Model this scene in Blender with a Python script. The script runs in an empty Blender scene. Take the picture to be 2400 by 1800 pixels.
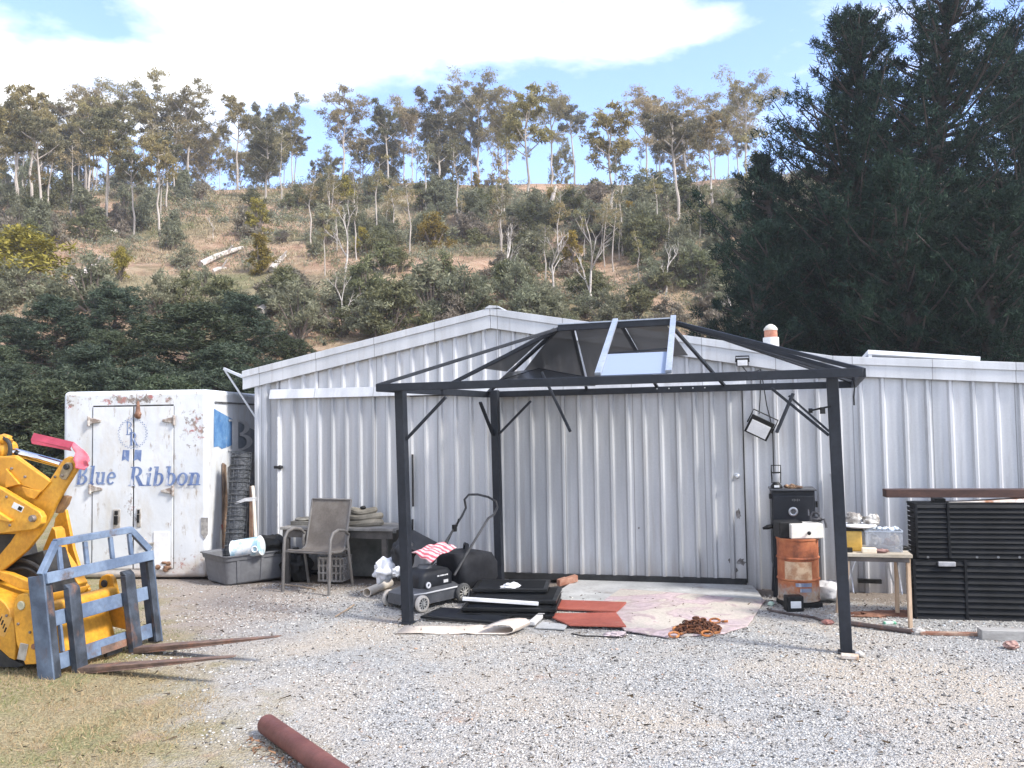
SUN_E=1.8; SUN_A=10.; SKY_S=.135; SKY_SAT=1.0; SKY_V=.80; CLOUD=4.2; EXPO=1.88; HAZE=.0006
import bpy, bmesh, math, random
import numpy as np
from mathutils import Vector, Matrix
RAD = math.radians
rnd = random.Random(11)
NR = np.random.default_rng(5)
sc = bpy.context.scene
COL = sc.collection
V = Vector

# ------------------------------------------------------------------ camera
CAM = V((0, 0, 1.75)); FPX = 2000.0
CROT = Matrix.Rotation(RAD(90 + 2.634), 3, 'X') @ Matrix.Rotation(RAD(-0.9), 3, 'Z')
cd = bpy.data.cameras.new('camera'); cam = bpy.data.objects.new('camera', cd); COL.objects.link(cam)
cam.matrix_world = Matrix.Translation(CAM) @ CROT.to_4x4()
cd.sensor_width = 36; cd.lens = 36 * FPX / 2400; cd.clip_end = 2000; cd.clip_start = .05
sc.camera = cam

def ray(px, py): return CROT @ V(((px - 1200) / FPX, -(py - 900) / FPX, -1))
def hitp(px, py, p, n):
    d = ray(px, py); n = V(n); return CAM + d * ((V(p) - CAM).dot(n) / d.dot(n))
def G(px, py, z=0.0): return hitp(px, py, (0, 0, z), (0, 0, 1))
def AT(px, py, d):
    r = ray(px, py); return CAM + r * (d / r.y)

# ------------------------------------------------------------------ materials
class NT:
    def __init__(s, nt): s.nt = nt
    def n(s, t, ins=None, **kw):
        nd = s.nt.nodes.new(t)
        for k, v in kw.items(): setattr(nd, k, v)
        for k, v in (ins or {}).items():
            if hasattr(v, 'is_output') and v.is_output: s.nt.links.new(v, nd.inputs[k])
            else: nd.inputs[k].default_value = v
        return nd
    def math(s, op, a, b=0.0, c=0.0, clamp=False):
        nd = s.n('ShaderNodeMath', {0: a, 1: b, 2: c}, operation=op); nd.use_clamp = clamp; return nd.outputs[0]
    def mix(s, f, a, b, mode='MIX'):
        nd = s.nt.nodes.new('ShaderNodeMix'); nd.data_type = 'RGBA'; nd.blend_type = mode
        for k, v in ((0, f), (6, a), (7, b)):
            if hasattr(v, 'is_output'): s.nt.links.new(v, nd.inputs[k])
            else: nd.inputs[k].default_value = v if k == 0 else c4(v)
        return nd.outputs[2]
    def ramp(s, fac, stops, interp='LINEAR'):
        nd = s.nt.nodes.new('ShaderNodeValToRGB'); cr = nd.color_ramp; cr.interpolation = interp
        while len(cr.elements) < len(stops): cr.elements.new(.5)
        for e, (p, c) in zip(cr.elements, stops): e.position = p; e.color = c4(c)
        s.nt.links.new(fac, nd.inputs[0]); return nd.outputs[0]
    def noise(s, vec, scale, detail=5, rough=.55, dist=0.0):
        return s.n('ShaderNodeTexNoise', {'Vector': vec, 'Scale': scale, 'Detail': detail, 'Roughness': rough, 'Distortion': dist}).outputs['Fac']
def c4(c):
    if isinstance(c, (int, float)): return (c, c, c, 1)
    return (c[0], c[1], c[2], 1)
def newmat(name):
    m = bpy.data.materials.new(name); m.use_nodes = True
    nt = NT(m.node_tree); m.node_tree.nodes.clear()
    out = nt.n('ShaderNodeOutputMaterial'); b = nt.n('ShaderNodeBsdfPrincipled')
    m.node_tree.links.new(b.outputs[0], out.inputs[0])
    return m, nt, b, out
def link(nt, a, b): nt.nt.links.new(a, b)
def mat(name, c1, c2=None, scale=6., lo=.4, hi=.65, rough=.6, metal=0., bump=0., bscale=60., stretch=(1, 1, 1), rust=None, rlo=.6, rhi=.68, rscale=5., rstretch=(1, 1, .35), spec=.5, alpha=1., coat=0., fine=.12):
    m, nt, b, out = newmat(name)
    tc = nt.n('ShaderNodeTexCoord').outputs['Object']
    mp = nt.n('ShaderNodeMapping', {'Vector': tc, 'Scale': stretch}).outputs[0]
    c = nt.ramp(nt.noise(mp, scale), [(lo, c1), (hi, c2 if c2 is not None else c1)])
    fn = nt.noise(mp, scale * 9, 4)
    c = nt.mix(fine, c, nt.ramp(fn, [(.3, 0.), (.7, 1.)]), 'OVERLAY')
    if rust is not None:
        mp2 = nt.n('ShaderNodeMapping', {'Vector': tc, 'Scale': rstretch, 'Location': (3.1, 1.7, 0.4)}).outputs[0]
        rf = nt.ramp(nt.noise(mp2, rscale, 8, .65), [(rlo, 0.), (rhi, 1.)])
        rc = nt.ramp(nt.noise(tc, rscale * 6, 5), [(.35, [q * .55 for q in rust]), (.65, rust)])
        c = nt.mix(rf, c, rc)
    link(nt, c, b.inputs['Base Color'])
    rr = nt.math('ADD', nt.math('MULTIPLY', nt.noise(mp, scale * 3, 4), .3), rough - .15, clamp=True)
    link(nt, rr, b.inputs['Roughness'])
    b.inputs['Metallic'].default_value = metal; b.inputs['Specular IOR Level'].default_value = spec
    b.inputs['Alpha'].default_value = alpha; b.inputs['Coat Weight'].default_value = coat
    if bump:
        bp = nt.n('ShaderNodeBump', {'Height': nt.noise(tc, bscale, 6), 'Strength': bump, 'Distance': .01})
        link(nt, bp.outputs[0], b.inputs['Normal'])
    return m
def leafmat(name, cols, trans=.3, var=.35, rough=.65, spec=.25):
    """cols: list of leaf colours picked per leaf; var: variation from tree to tree"""
    m, nt, b, out = newmat(name)
    geo = nt.n('ShaderNodeNewGeometry'); oi = nt.n('ShaderNodeObjectInfo')
    st = [(i / max(1, len(cols) - 1), c) for i, c in enumerate(cols)]
    tc = nt.n('ShaderNodeTexCoord').outputs['Object']
    f = nt.math('ADD', nt.math('MULTIPLY', geo.outputs['Random Per Island'], .6), nt.math('MULTIPLY', nt.noise(tc, .7, 2), .4))
    c = nt.ramp(f, st)
    hs = nt.n('ShaderNodeHueSaturation', {'Color': c, 'Value': nt.math('ADD', 1 - var / 2, nt.math('MULTIPLY', oi.outputs['Random'], var)),
              'Hue': nt.math('ADD', .485, nt.math('MULTIPLY', nt.math('FRACT', nt.math('MULTIPLY', oi.outputs['Random'], 7.3)), .03))})
    link(nt, hs.outputs[0], b.inputs['Base Color']); b.inputs['Roughness'].default_value = rough
    b.inputs['Specular IOR Level'].default_value = spec
    t = nt.n('ShaderNodeBsdfTranslucent', {'Color': hs.outputs[0]})
    mx = nt.n('ShaderNodeMixShader', {0: trans, 1: b.outputs[0], 2: t.outputs[0]})
    link(nt, mx.outputs[0], out.inputs[0])
    return m

# ------------------------------------------------------------------ mesh builder
def frame(d, up=(0, 0, 1)):
    d = V(d).normalized(); u = V(up)
    if abs(d.dot(u.normalized())) > .98: u = V((1, 0, 0)) if abs(d.x) < .9 else V((0, 1, 0))
    x = u.cross(d).normalized(); return x, d.cross(x).normalized(), d
class MB:
    def __init__(s): s.v = []; s.f = []
    def add(s, vs, fs):
        o = len(s.v); s.v += [tuple(p) for p in vs]; s.f += [tuple(i + o for i in f) for f in fs]; return s
    def box(s, c, size, ax=None):
        c = V(c); h = [q / 2 for q in size]
        X, Y, Z = ax if ax else (V((1, 0, 0)), V((0, 1, 0)), V((0, 0, 1)))
        vs = [c + X * (i * h[0]) + Y * (j * h[1]) + Z * (k * h[2]) for k in (-1, 1) for j in (-1, 1) for i in (-1, 1)]
        return s.add(vs, [(0, 2, 3, 1), (4, 5, 7, 6), (0, 1, 5, 4), (2, 6, 7, 3), (0, 4, 6, 2), (1, 3, 7, 5)])
    def beam(s, p0, p1, w, h, up=(0, 0, 1)):
        p0, p1 = V(p0), V(p1); x, y, d = frame(p1 - p0, up)
        return s.box((p0 + p1) / 2, (w, h, (p1 - p0).length), (x, y, d))
    def tube(s, pts, r, n=8, closed=False, caps=True):
        pts = [V(p) for p in pts]; N = len(pts); rs = r if isinstance(r, (list, tuple)) else [r] * N
        vs = []; x = None
        for i, p in enumerate(pts):
            a = pts[(i - 1) % N] if (closed or i) else p; b = pts[(i + 1) % N] if (closed or i < N - 1) else p
            d = (b - a).normalized()
            if x is None: x, y, _ = frame(d)
            else:
                x = (x - d * x.dot(d)).normalized()
            y = d.cross(x)
            for k in range(n):
                t = 2 * math.pi * k / n; vs.append(p + (x * math.cos(t) + y * math.sin(t)) * rs[i])
        fs = []
        for i in range(N if closed else N - 1):
            j = (i + 1) % N
            for k in range(n): fs.append((i * n + k, i * n + (k + 1) % n, j * n + (k + 1) % n, j * n + k))
        if caps and not closed: fs += [tuple(range(n - 1, -1, -1)), tuple((N - 1) * n + k for k in range(n))]
        return s.add(vs, fs)
    def cyl(s, p0, p1, r0, r1=None, n=20, caps=True): return s.tube([p0, p1], [r0, r0 if r1 is None else r1], n, False, caps)
    def lathe(s, o, axis, prof, n=24, caps=True):
        o = V(o); x, y, d = frame(axis); vs = []
        for r, h in prof:
            for k in range(n):
                t = 2 * math.pi * k / n; vs.append(o + d * h + (x * math.cos(t) + y * math.sin(t)) * r)
        fs = [(i * n + k, i * n + (k + 1) % n, (i + 1) * n + (k + 1) % n, (i + 1) * n + k) for i in range(len(prof) - 1) for k in range(n)]
        if caps: fs += [tuple(range(n - 1, -1, -1)), tuple((len(prof) - 1) * n + k for k in range(n))]
        return s.add(vs, fs)
    def torus(s, c, axis, Rr, r, n=20, m=6):
        x, y, d = frame(axis); c = V(c)
        return s.tube([c + (x * math.cos(t) + y * math.sin(t)) * Rr for t in [2 * math.pi * i / n for i in range(n)]], r, m, True)
    def prism(s, pts, vec):
        pts = [V(p) for p in pts]; vec = V(vec); n = len(pts)
        nrm = V((0, 0, 0))
        for i in range(n): nrm += (pts[i]).cross(pts[(i + 1) % n])
        if nrm.dot(vec) > 0: pts = pts[::-1]
        fs = [tuple(range(n)), tuple(range(2 * n - 1, n - 1, -1))]
        fs += [((i + 1) % n, i, i + n, (i + 1) % n + n) for i in range(n)]
        return s.add(pts + [p + vec for p in pts], fs)
    def blob(s, c, rad, seed=0, amp=.2, nu=14, nv=9, freq=2.):
        from mathutils import noise
        c = V(c); vs = []; fs = []
        for j in range(nv + 1):
            th = math.pi * j / nv
            for i in range(nu):
                ph = 2 * math.pi * i / nu
                p = V((math.sin(th) * math.cos(ph), math.sin(th) * math.sin(ph), math.cos(th)))
                k = 1 + amp * noise.noise(p * freq + V((seed * 3.7, seed * 1.3, 0)))
                vs.append(c + V((p.x * rad[0], p.y * rad[1], p.z * rad[2])) * k)
        for j in range(nv):
            for i in range(nu): fs.append((j * nu + i, (j + 1) * nu + i, (j + 1) * nu + (i + 1) % nu, j * nu + (i + 1) % nu))
        return s.add(vs, fs)
    def build(s, name, m, parent=None, smooth=35, bevel=0., seg=2, sub=0):
        me = bpy.data.meshes.new(name); me.from_pydata(s.v, [], s.f); me.update()
        bm = bmesh.new(); bm.from_mesh(me); bmesh.ops.recalc_face_normals(bm, faces=bm.faces[:]); bm.to_mesh(me); bm.free()
        if smooth:
            me.polygons.foreach_set('use_smooth', [True] * len(me.polygons)); me.set_sharp_from_angle(angle=RAD(smooth))
        return put(name, me, m, parent, bevel, seg, sub)
def put(name, me, m, parent=None, bevel=0., seg=2, sub=0):
    if m: me.materials.append(m)
    o = bpy.data.objects.new(name, me); COL.objects.link(o)
    if parent:
        o.parent = parent
        if parent.type == 'EMPTY': o.matrix_parent_inverse = Matrix.Translation(-parent.location)
    if bevel:
        b = o.modifiers.new('bevel', 'BEVEL'); b.width = bevel; b.segments = seg; b.limit_method = 'ANGLE'; b.angle_limit = RAD(40); b.harden_normals = False
    if sub:
        b = o.modifiers.new('sub', 'SUBSURF'); b.levels = sub; b.render_levels = sub
    return o
def npmesh(name, verts, k):
    """verts (N*k,3): N separate k-gons"""
    n = len(verts) // k; me = bpy.data.meshes.new(name)
    me.vertices.add(n * k); me.vertices.foreach_set('co', np.ascontiguousarray(verts, dtype=np.float32).ravel())
    me.loops.add(n * k); me.loops.foreach_set('vertex_index', np.arange(n * k, dtype=np.int32))
    me.polygons.add(n); me.polygons.foreach_set('loop_start', np.arange(n, dtype=np.int32) * k)
    me.update(calc_edges=True); return me
def tag(o, label, cat, group=None, kind=None):
    o['label'] = label; o['category'] = cat
    if group: o['group'] = group
    if kind: o['kind'] = kind
    return o
def thing(name, label, cat, loc=(0, 0, 0), group=None):
    o = bpy.data.objects.new(name, None); o.empty_display_size = .2; o.location = loc; COL.objects.link(o)
    return tag(o, label, cat, group)
def dup(root, loc, rotz=0, scale=1., label=None, group=None):
    r = root.copy(); COL.objects.link(r); r.location = loc; r.rotation_euler = (0, 0, rotz)
    r.scale = scale if isinstance(scale, tuple) else (scale,) * 3
    if label: r['label'] = label
    if group: r['group'] = group
    for ch in list(root.children):
        c = ch.copy(); COL.objects.link(c); c.parent = r
        for g in list(ch.children):
            e = g.copy(); COL.objects.link(e); e.parent = c
    return r
def nrmz(a): return a / np.maximum(np.linalg.norm(a, axis=1, keepdims=True), 1e-9)
def leafquads(c, d, L, W, taper=.45):
    n = len(c); d = nrmz(d); s = nrmz(np.cross(d, NR.normal(size=(n, 3))))
    L = np.broadcast_to(np.asarray(L, float).reshape(-1, 1), (n, 1)); W = np.broadcast_to(np.asarray(W, float).reshape(-1, 1), (n, 1))
    q = np.empty((n, 4, 3)); q[:, 0] = c - s * W * .5; q[:, 1] = c + s * W * .5
    q[:, 2] = c + d * L + s * W * .5 * taper; q[:, 3] = c + d * L - s * W * .5 * taper
    return q.reshape(-1, 3)
def inball(n, shell=.5):
    p = nrmz(NR.normal(size=(n, 3))); return p * (NR.random((n, 1)) ** shell)
# ------------------------------------------------------------------ light and sky
SUNV = V((.74, -.40, .80)).normalized()
sun_el = math.asin(SUNV.z); sun_az = math.atan2(SUNV.x, SUNV.y)
ld = bpy.data.lights.new('sun', 'SUN'); ld.energy = SUN_E; ld.angle = RAD(SUN_A); ld.color = (1, .95, .87)
lo = bpy.data.objects.new('sun', ld); COL.objects.link(lo); lo.rotation_euler = (-SUNV).to_track_quat('-Z', 'Y').to_euler()
w = bpy.data.worlds.new('World'); sc.world = w; w.use_nodes = True
nt = NT(w.node_tree); w.node_tree.nodes.clear()
sky = nt.n('ShaderNodeTexSky', sky_type='NISHITA', sun_disc=False, sun_elevation=sun_el, sun_rotation=sun_az, air_density=1.0, dust_density=.45, ozone_density=2.2)
dirn = nt.n('ShaderNodeTexCoord').outputs['Generated']
sx = nt.n('ShaderNodeSeparateXYZ', {0: dirn})
az = nt.math('ARCTAN2', sx.outputs[0], sx.outputs[1]); el = nt.math('ARCSINE', sx.outputs[2])
uv = nt.n('ShaderNodeCombineXYZ', {0: nt.math('MULTIPLY', az, 2.2), 1: nt.math('MULTIPLY', el, 5.5), 2: 0.37}).outputs[0]
cn = nt.noise(uv, 2.3, 9, .58, .35)
cn2 = nt.noise(uv, 9.0, 8, .6, .2)
def ang(px, py):
    r = ray(px, py).normalized(); return math.atan2(r.x, r.y), math.asin(r.z)
acc = None
for (px, py, rx, ry, k) in [(40, 225, 420, 58, 1.05), (420, 180, 300, 50, 1.1), (720, 100, 290, 85, 1.15), (640, 180, 280, 40, .7), (1060, 60, 330, 65, 1.15), (1400, 60, 260, 58, 1.1), (1640, 50, 160, 45, .72),
                            (1720, 60, 110, 18, .5), (430, 10, 120, 10, .42), (-300, 200, 400, 160, 1.), (1150, -50, 520, 60, 1.), (2050, 20, 420, 240, .33), (980, 160, 160, 24, .4)]:
    a, e = ang(px, py)
    dx = nt.math('DIVIDE', nt.math('SUBTRACT', az, a), rx / FPX); dy = nt.math('DIVIDE', nt.math('SUBTRACT', el, e), ry / FPX)
    q = nt.math('MULTIPLY', nt.math('POWER', 2.718, nt.math('MULTIPLY', nt.math('ADD', nt.math('MULTIPLY', dx, dx), nt.math('MULTIPLY', dy, dy)), -.8)), k)
    acc = q if acc is None else nt.math('MAXIMUM', acc, q)
far = nt.math('MULTIPLY', nt.ramp(nt.math('ABSOLUTE', az), [(.62, 0.), (.95, 1.)]), .55)      # scattered cloud added outside the view for its light
acc = nt.math('MAXIMUM', acc, far)
cm = nt.math('ADD', nt.math('ADD', acc, nt.math('MULTIPLY', nt.math('SUBTRACT', cn, .5), 1.1)), nt.math('MULTIPLY', nt.math('SUBTRACT', cn2, .5), .45))
mask = nt.ramp(cm, [(.26, 0.), (.50, .42), (.82, 1.)])
ccol = nt.ramp(cn2, [(.25, (CLOUD * .86, CLOUD * .89, CLOUD * .95)), (.7, (CLOUD, CLOUD, CLOUD * 1.01))])
skc = nt.n('ShaderNodeHueSaturation', {'Color': sky.outputs[0], 'Saturation': SKY_SAT, 'Value': SKY_V}).outputs[0]
skc = nt.mix(1., skc, (.975, .945, 1.085), 'MULTIPLY')
skyc = nt.mix(mask, skc, ccol)
# pale haze of thin cloud low on the left
bg = nt.n('ShaderNodeBackground', {'Color': skyc, 'Strength': SKY_S})
wo = nt.n('ShaderNodeOutputWorld', {0: bg.outputs[0]})
sc.view_settings.view_transform = 'Standard'; sc.view_settings.look = 'None'; sc.view_settings.exposure = EXPO; sc.view_settings.gamma = 1
sc.cycles.max_bounces = 6; sc.cycles.transparent_max_bounces = 8

# ------------------------------------------------------------------ ground
UW = V((math.cos(RAD(14)), -math.sin(RAD(14)), 0)); WW = V((-math.sin(RAD(14)), -math.cos(RAD(14)), 0)); OW = V((-.147, 9.82, 0))
def smooth(a, b, x):
    t = np.clip((x - a) / (b - a), 0, 1); return t * t * (3 - 2 * t)
def gz(x, y):
    dist = (x - OW.x) * WW.x + (y - OW.y) * WW.y
    z = -.045 * (1 - smooth(.15, 1.1, dist))
    z = z + .012 * np.sin(x * 2.1 + y * 1.3) * np.sin(y * 2.9 - x) * smooth(1.2, 2., dist)
    return z - .25 * smooth(14, 24, np.asarray(y, float))
# the grass edge runs from beside the forks to the right of the steel pipe
ga, gb = G(430, 1490), G(640, 1800)
GN = V((-(gb - ga).y, (gb - ga).x, 0)).normalized()
if GN.dot(V((-1, 0, 0))) < 0: GN = -GN
def grassd(x, y): return (x - ga.x) * GN.x + (y - ga.y) * GN.y

m, nt, b, out = newmat('ground_gravel')
tc = nt.n('ShaderNodeTexCoord').outputs['Object']
vor = nt.n('ShaderNodeTexVoronoi', {'Vector': tc, 'Scale': 58.}, feature='F1')
vor2 = nt.n('ShaderNodeTexVoronoi', {'Vector': tc, 'Scale': 125.}, feature='F1')
def sep(c, i): return nt.n('ShaderNodeSeparateColor', {0: c}).outputs[i]
stone = nt.ramp(sep(vor.outputs['Color'], 0), [(0, (.07, .066, .06)), (.12, (.10, .095, .09)), (.3, (.32, .32, .315)), (.6, (.43, .42, .40)), (.85, (.52, .51, .485)), (1, (.37, .41, .43))])
stone2 = nt.ramp(sep(vor2.outputs['Color'], 0), [(0, (.08, .075, .07)), (.12, (.28, .26, .24)), (.5, (.44, .43, .41)), (.8, (.52, .49, .44)), (1, (.38, .41, .43))])
grav = nt.mix(.5, stone, stone2)
big = nt.noise(tc, .55, 5, .6, .4)
bign = nt.noise(tc, 1.3, 5, .6)
grav = nt.mix(nt.ramp(big, [(.45, 0.), (.62, .7)]), grav, nt.mix(.6, grav, (.58, .47, .34)))      # tan fines
grav = nt.mix(nt.ramp(bign, [(.62, 0.), (.74, .6)]), grav, (.42, .27, .19))                          # reddish earth patches
xy = nt.n('ShaderNodeSeparateXYZ', {0: tc})
gd = nt.math('ADD', nt.math('MULTIPLY', nt.math('SUBTRACT', xy.outputs[0], ga.x), GN.x), nt.math('MULTIPLY', nt.math('SUBTRACT', xy.outputs[1], ga.y), GN.y))
gdn = nt.math('ADD', nt.math('ADD', gd, .22), nt.math('MULTIPLY', nt.math('SUBTRACT', nt.noise(tc, 2.4, 7, .7), .5), 2.2))
gmask = nt.ramp(gdn, [(-.0, 0.), (.7, 1.)])
fine = nt.noise(tc, 45, 6, .7)
med = nt.noise(tc, 1.7, 6, .65)
turf = nt.ramp(fine, [(.3, (.14, .115, .065)), (.5, (.32, .265, .155)), (.7, (.47, .40, .25))])
green = nt.ramp(fine, [(.3, (.07, .085, .03)), (.55, (.20, .22, .08)), (.75, (.33, .32, .14))])
turf = nt.mix(nt.ramp(med, [(.48, 0.), (.64, .6)]), turf, green)
turf = nt.mix(nt.ramp(nt.noise(tc, 2.6, 5, .6, .3), [(.60, 0.), (.72, .7)]), turf, (.40, .27, .20))
# bare brown earth by the truck box and under the loader
soil = nt.ramp(fine, [(.3, (.17, .12, .09)), (.55, (.36, .27, .21)), (.75, (.46, .37, .30))])
soild = nt.math('ADD', nt.math('ADD', nt.math('MULTIPLY', xy.outputs[0], -.75), nt.math('MULTIPLY', xy.outputs[1], .22)), nt.math('MULTIPLY', nt.math('SUBTRACT', nt.noise(tc, 1.6, 6, .65), .5), 1.8))
smask = nt.ramp(nt.math('SUBTRACT', soild, 2.95), [(.0, 0.), (.8, .5)])
c = nt.mix(smask, grav, soil)
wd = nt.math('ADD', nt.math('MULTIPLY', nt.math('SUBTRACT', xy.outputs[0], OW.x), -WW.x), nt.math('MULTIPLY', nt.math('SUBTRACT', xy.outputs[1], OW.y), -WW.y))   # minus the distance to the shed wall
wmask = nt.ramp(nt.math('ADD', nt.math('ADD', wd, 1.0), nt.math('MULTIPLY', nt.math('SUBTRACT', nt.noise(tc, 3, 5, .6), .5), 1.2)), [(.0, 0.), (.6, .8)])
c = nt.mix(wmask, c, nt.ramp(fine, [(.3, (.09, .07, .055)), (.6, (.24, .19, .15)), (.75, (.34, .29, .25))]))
c = nt.mix(gmask, c, turf)
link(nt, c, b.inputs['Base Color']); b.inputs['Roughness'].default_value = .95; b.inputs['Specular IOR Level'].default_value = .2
hgt = nt.math('ADD', nt.math('MULTIPLY', vor.outputs['Distance'], -1.0), nt.math('MULTIPLY', vor2.outputs['Distance'], -.6))
hgt = nt.math('ADD', hgt, nt.math('MULTIPLY', fine, .6))
link(nt, nt.n('ShaderNodeBump', {'Height': hgt, 'Strength': .9, 'Distance': .018}).outputs[0], b.inputs['Normal'])
M_ground = m
xs = np.concatenate([np.linspace(-60, -9, 18), np.linspace(-8, 8, 110), np.linspace(9, 60, 18)])
ys = np.concatenate([np.linspace(-40, 1, 12), np.linspace(1.5, 11, 80), np.linspace(12, 26, 12)])
mb = MB(); nx = len(xs)
mb.add([(x, y, float(gz(x, y))) for y in ys for x in xs], [(j * nx + i, j * nx + i + 1, (j + 1) * nx + i + 1, (j + 1) * nx + i) for j in range(len(ys) - 1) for i in range(nx - 1)])
o = mb.build('ground', M_ground); o['kind'] = 'structure'

# loose stones: one stuff object
def icos():
    t = (1 + 5 ** .5) / 2
    v = np.array([(-1, t, 0), (1, t, 0), (-1, -t, 0), (1, -t, 0), (0, -1, t), (0, 1, t), (0, -1, -t), (0, 1, -t), (t, 0, -1), (t, 0, 1), (-t, 0, -1), (-t, 0, 1)], float)
    f = np.array([(0, 11, 5), (0, 5, 1), (0, 1, 7), (0, 7, 10), (0, 10, 11), (1, 5, 9), (5, 11, 4), (11, 10, 2), (10, 7, 6), (7, 1, 8), (3, 9, 4), (3, 4, 2), (3, 2, 6), (3, 6, 8), (3, 8, 9), (4, 9, 5), (2, 4, 11), (6, 2, 10), (8, 6, 7), (9, 8, 1)])
    return v / np.linalg.norm(v[0]), f
def stones(name, x, y, r, matr):
    iv, fi = icos(); n = len(x)
    v = iv[None] * (1 + .35 * NR.normal(size=(n, 12, 1)).clip(-1, 1) * .6) * (r[:, None, None]) * NR.uniform(.6, 1.35, (n, 1, 3))
    v[:, :, 2] *= .6
    a = NR.random(n) * 6.28; ca, sa = np.cos(a)[:, None], np.sin(a)[:, None]
    X = v[:, :, 0] * ca - v[:, :, 1] * sa; Y = v[:, :, 0] * sa + v[:, :, 1] * ca
    v = np.stack([X + x[:, None], Y + y[:, None], v[:, :, 2] + (gz(x, y) + r * .25)[:, None]], 2)
    fc = (fi[None] + (np.arange(n) * 12)[:, None, None]).reshape(-1)
    me = bpy.data.meshes.new(name); me.vertices.add(n * 12); me.vertices.foreach_set('co', v.astype(np.float32).ravel())
    me.loops.add(len(fc)); me.loops.foreach_set('vertex_index', fc.astype(np.int32)); k = len(fc) // 3
    me.polygons.add(k); me.polygons.foreach_set('loop_start', np.arange(k, dtype=np.int32) * 3); me.update(calc_edges=True)
    return put(name, me, matr)
m, nt, b, out = newmat('loose_stone')
geo = nt.n('ShaderNodeNewGeometry')
link(nt, nt.ramp(geo.outputs['Random Per Island'], [(0, (.07, .065, .06)), (.2, (.10, .095, .09)), (.3, (.36, .355, .34)), (.6, (.47, .45, .42)), (.8, (.60, .57, .52)), (.93, (.40, .43, .45)), (1, (.42, .27, .18))]), b.inputs['Base Color'])
b.inputs['Roughness'].default_value = .9
n = 62000
y = 3.5 + 6.2 * NR.random(n) ** .8; x = (NR.random(n) - .5) * 1.36 * y
keep = (grassd(x, y) + .5 * np.sin(x * 5) * np.sin(y * 4) < NR.normal(size=n) * .18 + .05) & (x * -.75 + y * .22 < 4.5 + .6 * NR.normal(size=n)) & (((x - OW.x) * WW.x + (y - OW.y) * WW.y) > .35) & (np.sin(x * 1.7 + 2 * np.sin(y)) * np.sin(y * 2.3 + x) > NR.random(n) * 1.6 - 1.15)
x, y = x[keep], y[keep]
tag(stones('gravel', x, y, NR.uniform(.004, .0088, len(x)) * (1 + .8 * (NR.random(len(x)) > .96)), m), 'pale loose gravel spread over the yard', 'gravel', kind='stuff')
# leaf litter and twigs
n = 1900
y = 3.6 + 5.8 * NR.random(n); x = (NR.random(n) - .5) * 1.36 * y
k = ((x - OW.x) * WW.x + (y - OW.y) * WW.y) > .1; x, y = x[k], y[k]; n = len(x)
c = np.stack([x, y, gz(x, y) + .012 + .012 * NR.random(n)], 1); d = NR.normal(size=(n, 3)); d[:, 2] *= .22
lq = leafquads(c, d, NR.uniform(.012, .045, n) * (1 + .8 * (NR.random(n) > .95)), NR.uniform(.005, .014, n), .3)
tag(put('leaf_litter', npmesh('leaf_litter', lq, 4), leafmat('litter', [(.02, .016, .012), (.06, .04, .025), (.13, .08, .045)], .05)), 'small dark fallen leaves and twigs scattered over gravel', 'leaf litter', kind='stuff')
# short dry turf
n = 60000
y = 3.3 + 4.2 * NR.random(n) ** .9; x = -.1 - 4.6 * NR.random(n)
gdv = grassd(x, y) + .35 * np.sin(x * 3.1 + y) * np.sin(y * 2.7 - x)
clump = np.sin(x * 4.3 + 1.5 * np.sin(y * 3.1)) * np.sin(y * 5.1 + 1.2 * np.sin(x * 4))
k = (gdv > .1 + .25 * NR.random(n)) & (clump > NR.random(n) * 2.2 - 1.5); x, y, clump = x[k], y[k], clump[k]; n = len(x)
c = np.stack([x, y, gz(x, y) - .003], 1); d = NR.normal(size=(n, 3)) * .75; d[:, 2] = .55 + .5 * NR.random(n)
q = leafquads(c, d, NR.uniform(.012, .04, n) * (1 + .35 * np.maximum(clump, 0)), NR.uniform(.003, .006, n), .15)
grn = (np.sin(x * 2.2 + 1.3 + .8 * np.sin(y * 2)) * np.sin(y * 1.9 + .4) + .4 * NR.normal(size=n)) > .4
Q = q.reshape(-1, 4, 3)
tag(put('dry_grass', npmesh('dry_grass', Q[~grn].reshape(-1, 3), 4), leafmat('straw', [(.22, .16, .08), (.40, .31, .16), (.52, .42, .25)], .15)), 'short straw coloured dry turf in the left foreground', 'grass', kind='stuff')
tag(put('green_grass', npmesh('green_grass', Q[grn].reshape(-1, 3), 4), leafmat('turf_green', [(.08, .11, .03), (.17, .20, .06), (.30, .28, .11)], .2)), 'greenish patches of short turf in the left foreground', 'grass', kind='stuff')

# ------------------------------------------------------------------ hill
def rid(x): return 110 + 5 * np.sin(x * .035 + .6) + 2 * np.sin(x * .11)
def hz(x, y):
    x = np.asarray(x, float); y = np.asarray(y, float); r = rid(x)
    t = np.clip((y - 21) / (r - 21), 0, None)
    top = .284 * r + 1.75
    z = np.where(t < 1, top * (t ** 1.06), top - .45 * (y - r) - .002 * (y - r) ** 2)
    f = smooth(0, .12, t) * (1 - .75 * smooth(.85, 1., t))
    return z - .4 * (1 - smooth(0, .05, t)) + f * (1.1 * np.sin(.11 * x + .3) * np.sin(.09 * y + 1) + .55 * np.sin(.23 * x + .17 * y) + .3 * np.sin(.51 * x - .4 * y) + .12 * np.sin(1.3 * x + .9 * y))
def H(px, py):
    """where the line of sight meets the hillside"""
    d = ray(px, py); d = d / d.y; last = 20.
    for k in range(1, 1200):
        yy = 20 + k * .1; p = CAM + d * yy
        if p.z < float(hz(p.x, p.y)): break
    else:
        yy = float(rid(d.x * 108)); p = CAM + d * yy; p.z = float(hz(p.x, p.y))
    return V((p.x, p.y, float(hz(p.x, p.y))))
m, nt, b, out = newmat('hill_soil')
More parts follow.
